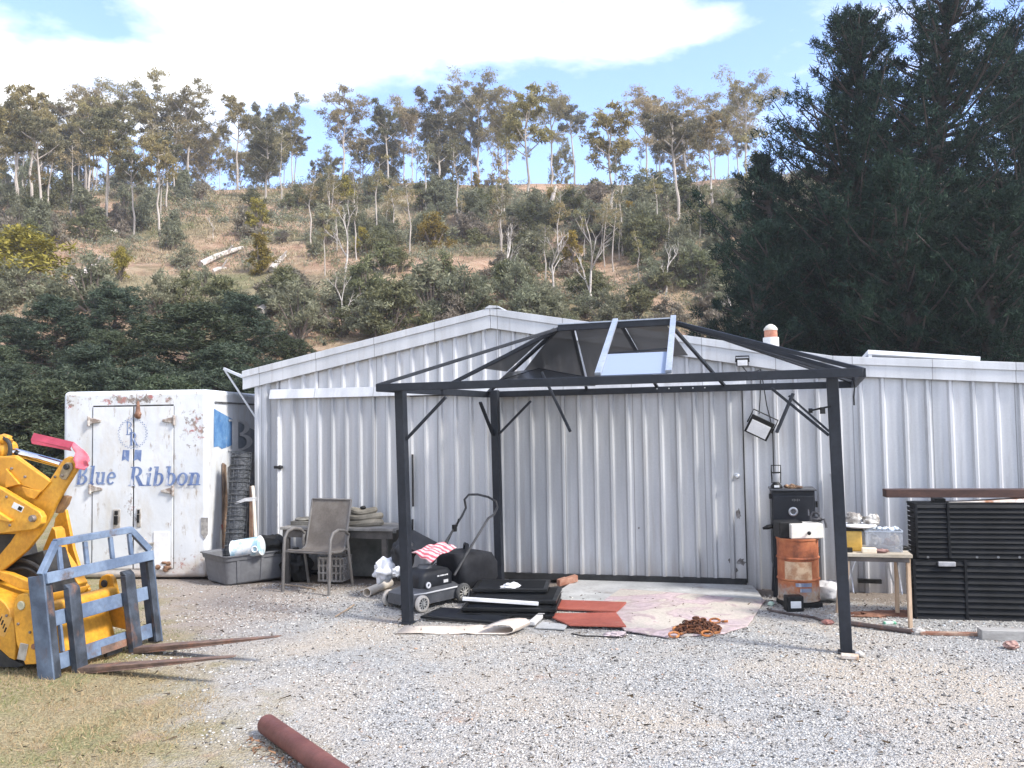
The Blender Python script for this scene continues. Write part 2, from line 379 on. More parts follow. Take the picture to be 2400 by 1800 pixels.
tc = nt.n('ShaderNodeTexCoord').outputs['Object']
f1 = nt.noise(tc, .9, 8, .7); f2 = nt.noise(tc, .055, 6, .6, .5); f3 = nt.noise(tc, .11, 6, .65, .3)
soil = nt.ramp(f1, [(.3, (.22, .135, .09)), (.5, (.38, .25, .17)), (.7, (.52, .38, .28))])
dry = nt.ramp(f1, [(.3, (.12, .105, .06)), (.5, (.235, .205, .125)), (.7, (.35, .305, .20))])
grn = nt.ramp(f1, [(.3, (.05, .06, .03)), (.5, (.12, .13, .06)), (.7, (.21, .20, .10))])
c = nt.mix(nt.ramp(f2, [(.47, 0.), (.60, .9)]), soil, dry)
c = nt.mix(nt.ramp(f3, [(.49, 0.), (.66, .8)]), c, grn)
link(nt, c, b.inputs['Base Color']); b.inputs['Roughness'].default_value = 1; b.inputs['Specular IOR Level'].default_value = .1
link(nt, nt.n('ShaderNodeBump', {'Height': f1, 'Strength': 1., 'Distance': .6}).outputs[0], b.inputs['Normal'])
xs = np.arange(-130, 131, 2.0); ys = np.concatenate([np.arange(19, 125, 1.5), np.arange(126, 200, 6)])
mb = MB(); nx = len(xs); X, Y = np.meshgrid(xs, ys); Z = hz(X, Y)
mb.add(list(zip(X.ravel().tolist(), Y.ravel().tolist(), Z.ravel().tolist())), [(j * nx + i, j * nx + i + 1, (j + 1) * nx + i + 1, (j + 1) * nx + i) for j in range(len(ys) - 1) for i in range(nx - 1)])
o = mb.build('hill', m, smooth=180); o['kind'] = 'structure'
# dry tussock cover on the hill
n = 24000
y = 24 + 84 * NR.random(n); x = (NR.random(n) - .5) * 1.35 * y
patch = np.sin(x * .21 + 1.1 * np.sin(y * .13)) * np.sin(y * .19 + .7 * np.sin(x * .17)) + .5 * np.sin(x * .6) * np.sin(y * .5)
k = patch > NR.random(n) * 1.5 - 1.05; x, y = x[k], y[k]; n = len(x)
cc = np.repeat(np.stack([x, y, hz(x, y) - .05], 1), 5, 0); cc[:, :2] += NR.normal(size=(n * 5, 2)) * .22
dd = NR.normal(size=(n * 5, 3)) * .6; dd[:, 2] = 1
ks = np.repeat(np.clip(y / 85, .3, 1.1), 5); q = leafquads(cc, dd, NR.uniform(.2, .6, n * 5) * ks, NR.uniform(.05, .13, n * 5) * ks, .3)
tag(put('hill_tussock', npmesh('hill_tussock', q, 4), leafmat('tussock', [(.11, .10, .06), (.23, .19, .11), (.35, .285, .18), (.25, .185, .115)], .15)), 'dry grass tussocks and low bracken covering the slope', 'ground cover', kind='stuff')

# ------------------------------------------------------------------ trees
M_bark = mat('pale_bark', (.44, .39, .34), (.24, .20, .17), 1.5, rough=.85, stretch=(1, 1, .3))
M_dark = mat('dark_bark', (.10, .08, .065), (.19, .15, .125), 3, rough=.9, stretch=(1, 1, .3))
M_dead = mat('dead_wood', (.55, .50, .45), (.33, .29, .26), 2, rough=.85)
L_gum = [leafmat('gum_leaf_a', [(.12, .11, .05), (.25, .21, .095), (.42, .33, .15)], .4),
         leafmat('gum_leaf_b', [(.15, .135, .075), (.29, .24, .125), (.44, .35, .19)], .4),
         leafmat('gum_leaf_c', [(.09, .09, .055), (.17, .16, .09), (.28, .245, .14)], .4)]
def gum(seed, Ht, kind, spread=1., crown0=.45, dens=1., limbs=10, bare=False):
    r = random.Random(seed); root = bpy.data.objects.new('gum_tree', None); COL.objects.link(root); tag(root, '', 'tree')
    pts = []; ox = oy = 0.; limbs = int(limbs * 1.5)
    for i in range(9):
        t = i / 8; pts.append(V((ox, oy, t * Ht * .93))); ox += r.uniform(-.2, .2); oy += r.uniform(-.2, .2)
    tr = MB(); rad = [.15 * (1 - .78 * i / 8) * (Ht / 13) + .02 for i in range(9)]; tr.tube(pts, rad, 7)
    C = []; RR = []
    def on(t):
        f = t * 8; i = min(7, int(f)); return pts[i].lerp(pts[i + 1], f - i)
    for k in range(limbs):
        t = crown0 + (1 - crown0) * (k + r.random() * .8) / limbs
        t = min(t, .97); p = on(t); a = k * 2.4 + r.uniform(-.5, .5); L = Ht * spread * (.10 + .13 * r.random()) * (1.2 - .55 * abs(t - .68) * 2)
        up = r.uniform(.5, 1.1); q = p + V((math.cos(a) * L, math.sin(a) * L, L * up)); mdp = p.lerp(q, .55) + V((0, 0, -.06 * L))
        tr.tube([p, mdp, q], [.07 * Ht / 13 + .01, .05, .03], 5)
        C.append(q); RR.append(r.uniform(.07, .115) * Ht * spread)
        if r.random() < .7: C.append(mdp + V((r.uniform(-.5, .5), r.uniform(-.5, .5), .5))); RR.append(r.uniform(.045, .08) * Ht * spread)
        if r.random() < .5:
            e = q + V((r.uniform(-1, 1), r.uniform(-1, 1), r.uniform(.1, .9))) * (.08 * Ht); tr.tube([mdp, e], [.035, .02], 4); C.append(e); RR.append(r.uniform(.05, .08) * Ht * spread)
    C.append(pts[-1] + V((0, 0, .3))); RR.append(.07 * Ht * spread)
    tr.build('trunk', M_bark, root)
    qs = []
    for c, rr in zip(C, RR):
        # each clump is a handful of smaller sprays so the outline stays broken
        for s in range(8):
            o2 = np.array(c) + inball(1, .4)[0] * rr * np.array([1.05, 1.05, .72]); n = int(30 * dens)
            p = o2 + inball(n, .5) * rr * .48 * np.array([1, 1, .62]); d = NR.normal(size=(n, 3)); d[:, 2] -= .5
            qs.append(leafquads(p, d, NR.uniform(.2, .40, n), NR.uniform(.07, .14, n), .4))
    if not bare: put('crown', npmesh('crown', np.concatenate(qs), 4), L_gum[kind], root)
    return root
GUMS = [gum(1, 13, 0, 1., .42, 1.), gum(2, 14, 1, 1.15, .50, 1.1, 9), gum(3, 13, 2, .95, .28, 1.2, 13), gum(4, 12, 0, .8, .55, .9, 7), gum(5, 14, 1, 1.05, .40, 1., 11), gum(6, 12, 2, .7, .60, .85, 7)]
def thin(seed, Ht):
    r = random.Random(seed); root = bpy.data.objects.new('thin_gum', None); COL.objects.link(root); tag(root, '', 'tree')
    tr = MB(); pts = [V((r.uniform(-.12, .12) * i, r.uniform(-.12, .12) * i, Ht * i / 5)) for i in range(6)]; tr.tube(pts, [.11, .095, .08, .065, .05, .03], 6)
    qs = []
    for k in range(8):
        p = pts[3].lerp(pts[5], k / 8) ; a = k * 2.4; q = p + V((math.cos(a), math.sin(a), .9)) * r.uniform(.4, 1.1); tr.tube([p, q], [.04, .02], 4)
        for s in range(3):
            n = 26; o2 = np.array(q) + inball(1)[0] * .45; qs.append(leafquads(o2 + inball(n) * np.array([.5, .5, .3]), NR.normal(size=(n, 3)), NR.uniform(.15, .3, n), NR.uniform(.07, .13, n)))
    tr.build('trunk', M_bark, root); put('crown', npmesh('crown', np.concatenate(qs), 4), L_gum[seed % 3], root)
    return root
THIN = [thin(21, 9), thin(22, 10), thin(23, 8.5)]
def deadtree(seed, Ht):
    r = random.Random(seed); root = bpy.data.objects.new('dead_tree', None); COL.objects.link(root); tag(root, '', 'tree'); tr = MB()
    def br(p, d, L, rad, lev):
        q = p + d * L; mid = p.lerp(q, .5) + V((r.uniform(-1, 1), r.uniform(-1, 1), 0)) * L * .06
        tr.tube([p, mid, q], [rad, rad * .8, rad * .55], 5)
        if lev:
            for k in range(3): br(mid if k == 0 else q, (d + V((r.uniform(-1, 1), r.uniform(-1, 1), r.uniform(-.1, .5))) * .75).normalized(), L * r.uniform(.5, .7), rad * .55, lev - 1)
    br(V((0, 0, -.2)), V((r.uniform(-.1, .1), 0, 1)).normalized(), Ht * .45, .13, 3)
    tr.build('trunk', M_dead, root); return root
DEAD = [deadtree(31, 9), deadtree(32, 8), deadtree(35, 7)]
L_sh = {'grey': leafmat('shrub_grey', [(.10, .105, .065), (.20, .205, .13), (.32, .315, .205)], .35),
        'green': leafmat('shrub_green', [(.065, .07, .036), (.14, .145, .07), (.25, .235, .115)], .35),
        'gold': leafmat('shrub_gold', [(.09, .08, .015), (.24, .19, .035), (.38, .29, .06)], .25),
        'brown': leafmat('shrub_brown', [(.10, .09, .07), (.21, .18, .135), (.33, .28, .21)], .3)}
def shrub(seed, kind, rad=1.6, ht=2.2, leaf=.2, col=False, name='shrub', n_cl=16):
    r = random.Random(seed); root = bpy.data.objects.new(name, None); COL.objects.link(root); tag(root, '', 'shrub'); tr = MB(); qs = []
    for k in range(n_cl):
        a = r.uniform(0, 6.28); f = r.random() ** .6; zz = ht * r.uniform(.18, .95) if not col else ht * (k + .5) / n_cl
        prof = math.sin(math.pi * min(1, .22 + .78 * zz / ht)) if not col else (.35 + .65 * math.sin(math.pi * (.18 + .8 * zz / ht)))
        q = V((math.cos(a) * rad * f * prof * .8, math.sin(a) * rad * f * prof * .8, zz)); tr.tube([V((0, 0, -.1)), q * .6, q], [.06, .04, .02], 4)
        rr = rad * r.uniform(.26, .42)
        for s in range(4):
            n = int(26 * (.2 / leaf) ** 1.1); o2 = np.array(q) + inball(1, .4)[0] * rr * .8; p = o2 + inball(n, .5) * rr * .55 * np.array([1, 1, .75]); d = NR.normal(size=(n, 3)); d[:, 2] += .3
            qs.append(leafquads(p, d, NR.uniform(.7, 1.3, n) * leaf, NR.uniform(.3, .55, n) * leaf, .4))
    tr.build('trunk', M_dark, root); put('crown', npmesh('crown', np.concatenate(qs), 4), L_sh[kind], root)
    return root
SH = {'grey': [shrub(41, 'grey', n_cl=20), shrub(42, 'grey', 1.9, 2.8, n_cl=22), shrub(48, 'grey', 1.7, 3.4, .22, n_cl=24)], 'green': [shrub(43, 'green', 1.8, 2.6, n_cl=20), shrub(44, 'green', 1.5, 2.), shrub(49, 'green', 1.7, 3.6, .22, n_cl=24)], 'brown': [shrub(45, 'brown', 1.5, 1.9)],
      'gold': [shrub(46, 'gold', 1.35, 3.4, .16, True, 'golden_bush', 26), shrub(47, 'gold', 1.7, 2.5, .16, False, 'golden_bush', 24)]}
def scrub():
    n = 11000; y = 26 + 84 * NR.random(n) ** .9; x = (NR.random(n) - .5) * 1.32 * y; z = hz(x, y)
    px = 1200 + x / y * FPX; py = 992 - (z - 1.75) / y * FPX
    keep = np.ones(n, bool)
    for cx, cy, rx, ry in ((560, 660, 110, 55), (330, 640, 90, 60), (450, 560, 110, 40), (150, 640, 70, 50), (280, 470, 80, 30), (690, 580, 50, 40), (1030, 640, 120, 40), (1060, 425, 120, 18), (740, 640, 50, 35), (560, 450, 80, 24)):
        keep &= ((px - cx) / rx) ** 2 + ((py - cy) / ry) ** 2 > NR.uniform(.5, 1.3, n)
    keep &= (np.sin(x * .33 + 1.4 * np.sin(y * .2)) * np.sin(y * .27 + np.sin(x * .25)) + .25 * NR.normal(size=n)) > -.30
    x, y, z = x[keep], y[keep], z[keep]; n = len(x); K = 46; r = NR.uniform(.35, 1.0, n) * np.clip(y / 75, .45, 1.15)
    sq = np.stack([np.ones(n), np.ones(n), NR.uniform(.5, 1.1, n)], 1) * r[:, None]
    c = np.repeat(np.stack([x, y, z + .35 * r], 1), K, 0) + inball(n * K, .45) * np.repeat(sq, K, 0)
    d = NR.normal(size=(n * K, 3)); d[:, 2] += .5; ls = np.repeat(np.clip(y / 85, .35, 1.1), K)
    q = leafquads(c, d, NR.uniform(.12, .32, n * K) * ls, NR.uniform(.05, .12, n * K) * ls, .4).reshape(n, K * 4, 3); kind = NR.random(n)
    for lo_, hi_, cols, lab in ((0, .5, [(.11, .12, .085), (.21, .22, .155), (.34, .34, .24)], 'grey green low heath knitting the hillside shrubs together'), (.5, .78, [(.08, .085, .045), (.16, .165, .08), (.26, .25, .13)], 'olive low heath knitting the hillside shrubs together'), (.78, 1.01, [(.14, .11, .075), (.27, .21, .145), (.40, .32, .22)], 'dry brown bracken between the hillside shrubs')):
        s = (kind >= lo_) & (kind < hi_)
        tag(put('low_scrub', npmesh('low_scrub', q[s].reshape(-1, 3), 4), leafmat('scrub', cols, .3)), lab, 'scrub', kind='stuff')
scrub()
PROTO = GUMS + THIN + DEAD + [s for l in SH.values() for s in l]
USED = set()
def place(proto, loc, rotz=0., scale=1., label='', group=None, name=None):
    if proto.name in USED:
        r = dup(proto, loc, rotz, scale)
    else:
        USED.add(proto.name); r = proto; r.location = loc; r.rotation_euler = (0, 0, rotz); r.scale = scale if isinstance(scale, tuple) else (scale,) * 3
    r['label'] = label; r['group'] = group or ''
    if not group: del r['group']
    if name: r.name = name
    return r
def pxh(p, top):   # the height a thing standing at p needs to reach image row top
    d = p.y; cx = 1200 + p.x / d * FPX
    return 1.75 + d * (992 - .0157 * (cx - 1200) - top) / FPX - p.z
# ridge and slope gums one by one: base pixel, top row, prototype, height of it, label
GH = [13, 14, 13, 12, 14, 12]
GL = [(45, 500, 225, 3, 'slender gum with a thin golden crown at the far left of the slope'),
      (98, 558, 235, 5, 'tall bare trunked gum above the golden round bush on the far left'),
      (158, 420, 236, 2, 'dark crowned gum on the left ridge between two pale trunks'),
      (216, 450, 222, 1, 'olive gum with golden crown left of the tallest ridge gum'),
      (287, 400, 172, 4, 'tallest broad golden brown gum on the left of the ridge'),
      (368, 415, 182, 0, 'gum with straight white trunk beside the tallest golden gum'),
      (440, 400, 188, 0, 'open two tiered green gum right of the white trunk'),
      (557, 420, 212, 3, 'gum with bare white trunk and pinkish sparse crown'),
      (622, 478, 262, 2, 'dense dark rounded gum on the ridge left of the shed roof peak'),
      (690, 425, 300, 5, 'small low gum between the dense dark gum and the wide one'),
      (803, 412, 193, 4, 'wide leaning green gum with an upswept crown'),
      (911, 458, 228, 5, 'gum with a forked white trunk and dead twigs on top'),
      (1028, 440, 208, 2, 'narrow dark green columnar gum on the ridge'),
      (1119, 415, 178, 1, 'gum with flat topped crown on a leaning bare trunk'),
      (1190, 425, 212, 0, 'loose crowned gum just right of the flat topped one'),
      (1236, 522, 186, 3, 'tall gum rooted below the ridge with pale lower trunk'),
      (1292, 425, 208, 1, 'orange tinted gum in the middle of the ridge'),
      (1347, 422, 214, 5, 'thin gum standing by the open gap of sky'),
      (1428, 540, 232, 3, 'double trunked gum rooted halfway down the slope'),
      (1516, 445, 213, 1, 'broad golden gum right of the open gap of sky'),
      (1590, 525, 226, 5, 'slim gum with a long bare trunk near the dark pines'),
      (1612, 428, 205, 4, 'full brown gum on the ridge near the dark pines'),
      (1672, 488, 250, 3, 'gum with pale thin trunk against the brown slope'),
      (1748, 432, 178, 1, 'tallest tan gum on the ridge beside the dark pines')]
for i, (px, pb, pt, k, lab) in enumerate(GL):
    p = H(px, pb); h = pxh(p, pt); s = .93 * h / GH[k]
    place(GUMS[k], p - V((0, 0, .2)), i * 1.9, (s * (1.0 if s > .8 else 1.12),) * 2 + (s,), lab, 'gum trees on the ridge')
# the thinner second row along the crest and the left slope
for i in range(72):
    px = -10 + i * 25 + rnd.uniform(-14, 14); x = (px - 1200) / FPX * 113
    yy = float(rid(x)) + rnd.uniform(-2, 12); x = (px - 1200) / FPX * yy; p = V((x, yy, float(hz(x, yy))))
    if 1355 < px < 1415 and rnd.random() < .8: continue
    s = rnd.uniform(.6, .95)
    pr = rnd.choice([GUMS[0], GUMS[1], GUMS[2], GUMS[4], GUMS[5], THIN[0], THIN[1]])
    lab = 'slender gum in the background row along the skyline'
    w_ = rnd.uniform(.62, .85); place(pr, p - V((0, 0, .2)), rnd.uniform(0, 6), (s * w_, s * w_, s), lab, 'slender gums along the skyline')
for i in range(30):
    px = rnd.uniform(-60, 430); pb = rnd.uniform(400, 560); p = H(px, pb)
    place(rnd.choice([GUMS[5], THIN[0], THIN[1], THIN[2], GUMS[3]]), p, rnd.uniform(0, 6), rnd.uniform(.6, .95), 'thin gum in the open stand on the left slope', 'thin gums on the left slope')
for i, (px, pb, pt) in enumerate([(rnd.uniform(620, 1720), q, q - rnd.uniform(90, 190)) for q in [rnd.uniform(500, 690) for _ in range(26)]] + [(1070, 560, 330), (1310, 640, 450), (960, 600, 420), (1460, 600, 380), (1540, 560, 400), (780, 560, 400), (1640, 560, 380), (1770, 560, 330), (336, 470, 300), (1000, 500, 330), (1180, 560, 360), (660, 480, 300)]):
    p = H(px, pb); place(THIN[i % 3], p, i, pxh(p, pt) / [9, 10, 8.5][i % 3], 'young pale stemmed gum standing among the slope shrubs', 'young gums on the slope')
for i, (px, pb, pt, lab) in enumerate([(1198, 690, 520, 'bare pale dead tree with forked arms in mid slope'), (1297, 700, 540, 'bare dead tree with twisted grey limbs above the gazebo ridge'), (1388, 728, 530, 'tall bare dead tree with a few upright limbs mid slope'),
                                       (808, 640, 470, 'broken pale dead tree above the left shed roof'), (500, 560, 500, 'small tangled dead tree on bare soil'), (1730, 790, 690, 'bare dead sapling above the shed flue'), (803, 770, 640, 'thin pale dead tree just over the shed roof slope'), (1560, 690, 560, 'grey dead tree between shrubs left of the pines')]):
    p = H(px, pb); k = i % 3; place(DEAD[k], p, i * 1.3, pxh(p, pt) / [9, 8, 7][k] * 1.15, lab, 'dead trees on the slope')
# golden bushes one by one
for px, pb, pt, k, wd, lab in [(55, 672, 535, 1, 1.7, 'round golden green bush at the left edge of the slope'), (598, 560, 462, 0, 1.1, 'tall golden bush on bare ground left of the shed peak'), (612, 640, 548, 0, 1.35, 'olive golden bush directly below the tall golden bush'),
                              (812, 482, 410, 1, 1., 'dark olive round bush near the ridge above the shed'), (846, 600, 530, 0, 1., 'small golden bush beside the broken dead tree'), (1474, 535, 468, 0, 1., 'bright golden bush under the broad golden gum'),
                              (1018, 590, 500, 1, 1., 'olive bush in the middle of the slope'), (1116, 452, 398, 0, 1., 'small olive bush on the crest below the flat topped gum'), (282, 655, 580, 1, .8, 'golden shrub with bare lower stems left of the fallen log'),
                              (1338, 640, 540, 0, .9, 'yellow green bush between two bare dead trees'), (1290, 480, 436, 1, .8, 'olive bush on the crest by a leaning stump')]:
    p = H(px, pb); h = pxh(p, pt); s = h / (3.4 if k == 0 else 2.6)
    place(SH['gold'][k], p, px * .1, (s * wd, s * wd, s), lab, 'golden bushes on the slope')
# the many grey and green shrubs
cnt = 0
def bare(px, py):   # the open earth the photograph shows
    for cx, cy, rx, ry in ((560, 660, 120, 60), (330, 640, 100, 65), (450, 560, 130, 50), (150, 640, 80, 60), (280, 470, 90, 40), (690, 580, 60, 50), (1030, 640, 130, 50), (1060, 428, 120, 24), (740, 640, 60, 40), (560, 450, 90, 28), (1240, 440, 80, 18), (900, 690, 60, 25), (1440, 660, 50, 30)):
        if ((px - cx) / rx) ** 2 + ((py - cy) / ry) ** 2 < 1: return True
    return False
while cnt < 250:
    px = rnd.uniform(-60, 1900); py = 415 + 390 * rnd.random() ** .85
    if px < 800 and rnd.random() < .42: continue
    if px > 800 and rnd.random() < .12: continue
    if bare(px, py) or (px < 700 and py > 760): continue
    p = H(px, py)
    if p.y > float(rid(p.x)) - 1: continue
    kind = rnd.choices(['grey', 'green', 'brown'], [5, 4 + (2 if px > 800 else 0), 2.5])[0]; pr = rnd.choice(SH[kind][:2] if py < 470 or rnd.random() < .6 else SH[kind])
    s = rnd.uniform(.6, 1.2) * (1.0 if p.y > 60 else .72) * (.65 if py < 445 else 1)
    lab = {'grey': 'grey green shrub in the scrub covering the hillside', 'green': 'deep green shrub in the scrub covering the hillside', 'brown': 'brownish twiggy shrub in the scrub covering the hillside'}[kind]
    place(pr, p, rnd.uniform(0, 6), (s * rnd.uniform(.9, 1.35), s * rnd.uniform(.9, 1.35), s), lab, {'grey': 'grey green shrubs on the slope', 'green': 'deep green shrubs on the slope', 'brown': 'brownish shrubs on the slope'}[kind])
    cnt += 1
for k in range(46):
    px, py = rnd.uniform(-50, 500), rnd.uniform(415, 600)
    if bare(px, py) and rnd.random() < .6: continue
    kind = rnd.choice(['grey', 'grey', 'green', 'brown']); pr = rnd.choice(SH[kind]); s = rnd.uniform(.6, 1.15); p = H(px, py)
    place(pr, p, rnd.uniform(0, 6), (s, s, s * rnd.uniform(1., 1.5)), 'tall %s shrub in the denser thicket on the left slope' % {'grey': 'grey green', 'green': 'deep green', 'brown': 'brownish'}[kind], 'shrubs in the left thicket')
for k in range(34):
    px, py = rnd.uniform(560, 1700), rnd.uniform(425, 640)
    kind = rnd.choice(['grey', 'green', 'brown']); pr = rnd.choice(SH[kind][:2]); s = rnd.uniform(.35, .65); p = H(px, py)
    place(pr, p, rnd.uniform(0, 6), s, 'small low %s bush dotted over the open middle slope' % {'grey': 'grey green', 'green': 'deep green', 'brown': 'brownish'}[kind], 'small low bushes on the slope')
# fallen logs and stumps
def log(p0, p1, r, lab):
    a, b2 = H(*p0), H(*p1); mb = MB(); d = b2 - a
    mb.tube([a + V((0, 0, r)), a.lerp(b2, .35) + V((0, 0, r * 1.5)), a.lerp(b2, .7) + V((0, 0, r * 1.3)), b2 + V((0, 0, r))], [r, r * .9, r * .75, r * .5], 7)
    q = a.lerp(b2, .6); mb.tube([q + V((0, 0, r)), q + V((.5, -.2, .8))], [r * .5, r * .25], 5)
    tag(mb.build('fallen_log', M_dead), lab, 'log', 'fallen logs on the slope')
log((470, 628), (568, 588), .24, 'long pale fallen log on the bare earth left of the golden bushes')
log((252, 557), (288, 545), .22, 'short white fallen log high on the left slope')
log((168, 668), (246, 614), .18, 'pale thin fallen trunk right of the round golden bush')
log((606, 745), (665, 722), .24, 'fallen log lying just above the dark trees')
log((500, 642), (530, 634), .16, 'small broken log below the long pale one')
log((636, 640), (668, 606), .2, 'split pale log at the foot of the olive golden bush')
mb = MB(); p = H(1290, 485); mb.tube([p, p + V((.5, 0, 1.9))], [.22, .15], 8); tag(mb.build('leaning_stump', M_dead), 'short pale leaning stump on the crest', 'stump')

# dark layered trees at the foot of the hill on the left
L_dk = [leafmat('wattle_dark_a', [(.022, .034, .022), (.048, .068, .042), (.095, .115, .075)], .15), leafmat('wattle_dark_b', [(.027, .04, .022), (.058, .076, .04), (.115, .13, .07)], .15)]
def layered(seed, Ht, rad, k):
    r = random.Random(seed); root = bpy.data.objects.new('dark_wattle', None); COL.objects.link(root); tag(root, '', 'tree'); tr = MB(); qs = []
    tr.tube([V((0, 0, -.2)), V((r.uniform(-.2, .2), r.uniform(-.2, .2), Ht * .5)), V((r.uniform(-.3, .3), 0, Ht * .95))], [.17, .11, .03], 7)
    for j in range(88):
        t = .05 + .93 * j / 88; a = j * 2.4 + r.uniform(-.4, .4); L = rad * (1 - .72 * max(0, (t - .35) / .65) ** 1.4) * r.uniform(.45, 1.05)
        p = V((0, 0, Ht * t * .93)); q = p + V((math.cos(a) * L, math.sin(a) * L, L * r.uniform(-.05, .5))); tr.tube([p, q], [.045, .02], 4)
        for s in range(6):
            o2 = np.array(p.lerp(q, r.uniform(.55, 1.12))) + inball(1, .5)[0] * np.array([.6, .6, .38]); n = 46
            pp = o2 + inball(n, .6) * np.array([.5, .5, .27]) * r.uniform(.7, 1.2); d = NR.normal(size=(n, 3)) * np.array([1, 1, .5]); d[:, 2] += .1
            qs.append(leafquads(pp, d, NR.uniform(.14, .28, n), NR.uniform(.045, .09, n), .3))
    tr.build('trunk', M_dark, root); put('crown', npmesh('crown', np.concatenate(qs), 4), L_dk[k], root); return root
DK = [layered(61, 7, 3.2, 0), layered(62, 6.5, 3.0, 1), layered(63, 7, 2.8, 0)]
for i, (px, d, pt, k, w2, lab) in enumerate([(40, 33, 742, 1, 1.1, 'dark wattle at the left edge behind the yellow loader'), (128, 30, 690, 0, 1.1, 'blue green dark wattle above the red cloth'), (268, 31, 664, 0, 1.15, 'tallest dark wattle behind the white truck box'),
                                            (372, 34, 745, 1, 1., 'dark wattle set back between two taller ones'), (452, 28, 703, 1, 1.25, 'broad dark wattle with tiered branches over the truck box'), (565, 31, 682, 2, 1.2, 'dark wattle close to the left shed gable'),
                                            (655, 33, 775, 1, 1.1, 'low dark wattle peeping over the shed roof slope'), (-60, 28, 760, 2, 1.1, 'dark wattle cut by the left edge of the picture'), (210, 25, 800, 2, 1., 'shorter dark wattle in front directly over the truck box'),
                                            (20, 25, 850, 0, 1.0, 'low dark wattle behind the hydraulic ram'), (340, 26, 830, 0, 1., 'shadowy dark wattle low above the truck box roof'), (520, 26, 800, 2, 1.05, 'dark wattle behind the shed left corner'), (95, 22, 880, 1, .9, 'small dark shrubby wattle left of the truck box'), (190, 36, 725, 2, 1.2, 'dark wattle in the back row right of the blue green one'), (330, 38, 715, 0, 1.2, 'dark wattle in the back row behind the truck box rosette'), (510, 37, 735, 2, 1.2, 'dark wattle in the back row left of the shed gable'), (430, 24, 860, 2, 1., 'low dark wattle directly behind the truck box right end'), (610, 27, 850, 0, 1.1, 'low dark wattle hidden behind the shed eave'), (700, 36, 800, 1, 1.1, 'low green wattle touching the shed roof line'), (150, 23, 855, 0, .95, 'low bushy wattle just over the truck box left corner'), (280, 23.5, 850, 2, .95, 'low bushy wattle over the truck box middle'), (400, 23, 870, 1, .95, 'low bushy wattle over the truck box right half'), (580, 24, 875, 2, .9, 'low bushy wattle beside the eave flap'), (40, 22.5, 900, 2, .9, 'low bushy wattle behind the yellow ram'), (90, 35, 735, 2, 1.1, 'dark wattle in the back row at the far left'), (260, 28, 770, 1, 1., 'dense dark wattle in the middle row behind the truck box'), (620, 36, 760, 0, 1., 'dark wattle in the back row over the shed roof slope'), (650, 26, 835, 2, 1.1, 'dark wattle tucked close behind the shed roof'), (690, 31, 790, 1, 1.1, 'dark wattle rising just over the shed roof'), (545, 30, 770, 0, 1.1, 'dark wattle middle row left of the shed roof'), (15, 31, 735, 0, 1.2, 'dark wattle at the very left edge back row'), (-30, 27, 800, 1, 1.2, 'dark wattle cut by the left edge lower row'), (760, 36, 800, 2, 1., 'green wattle top just over the shed roof slope')]):
    x = (px - 1200) / FPX * d; z0 = float(hz(x, d)) if d > 21 else 0; h = pxh(V((x, d, z0)), pt); s = h / [7, 6.5, 7][k]
    place(DK[k], (x, d, z0), i * 1.7, (s * w2 * 1.12, s * w2 * 1.12, s), lab, 'dark wattles behind the truck box')
for i, (px, pb, pt) in enumerate([(375, 735, 655), (560, 745, 690), (700, 800, 690), (480, 700, 640)]):
    p = H(px, pb); place(SH['grey'][1], p, i, pxh(p, pt) / 2.4, 'pale grey green shrub rising above the dark wattles', 'pale shrubs above the dark wattles')

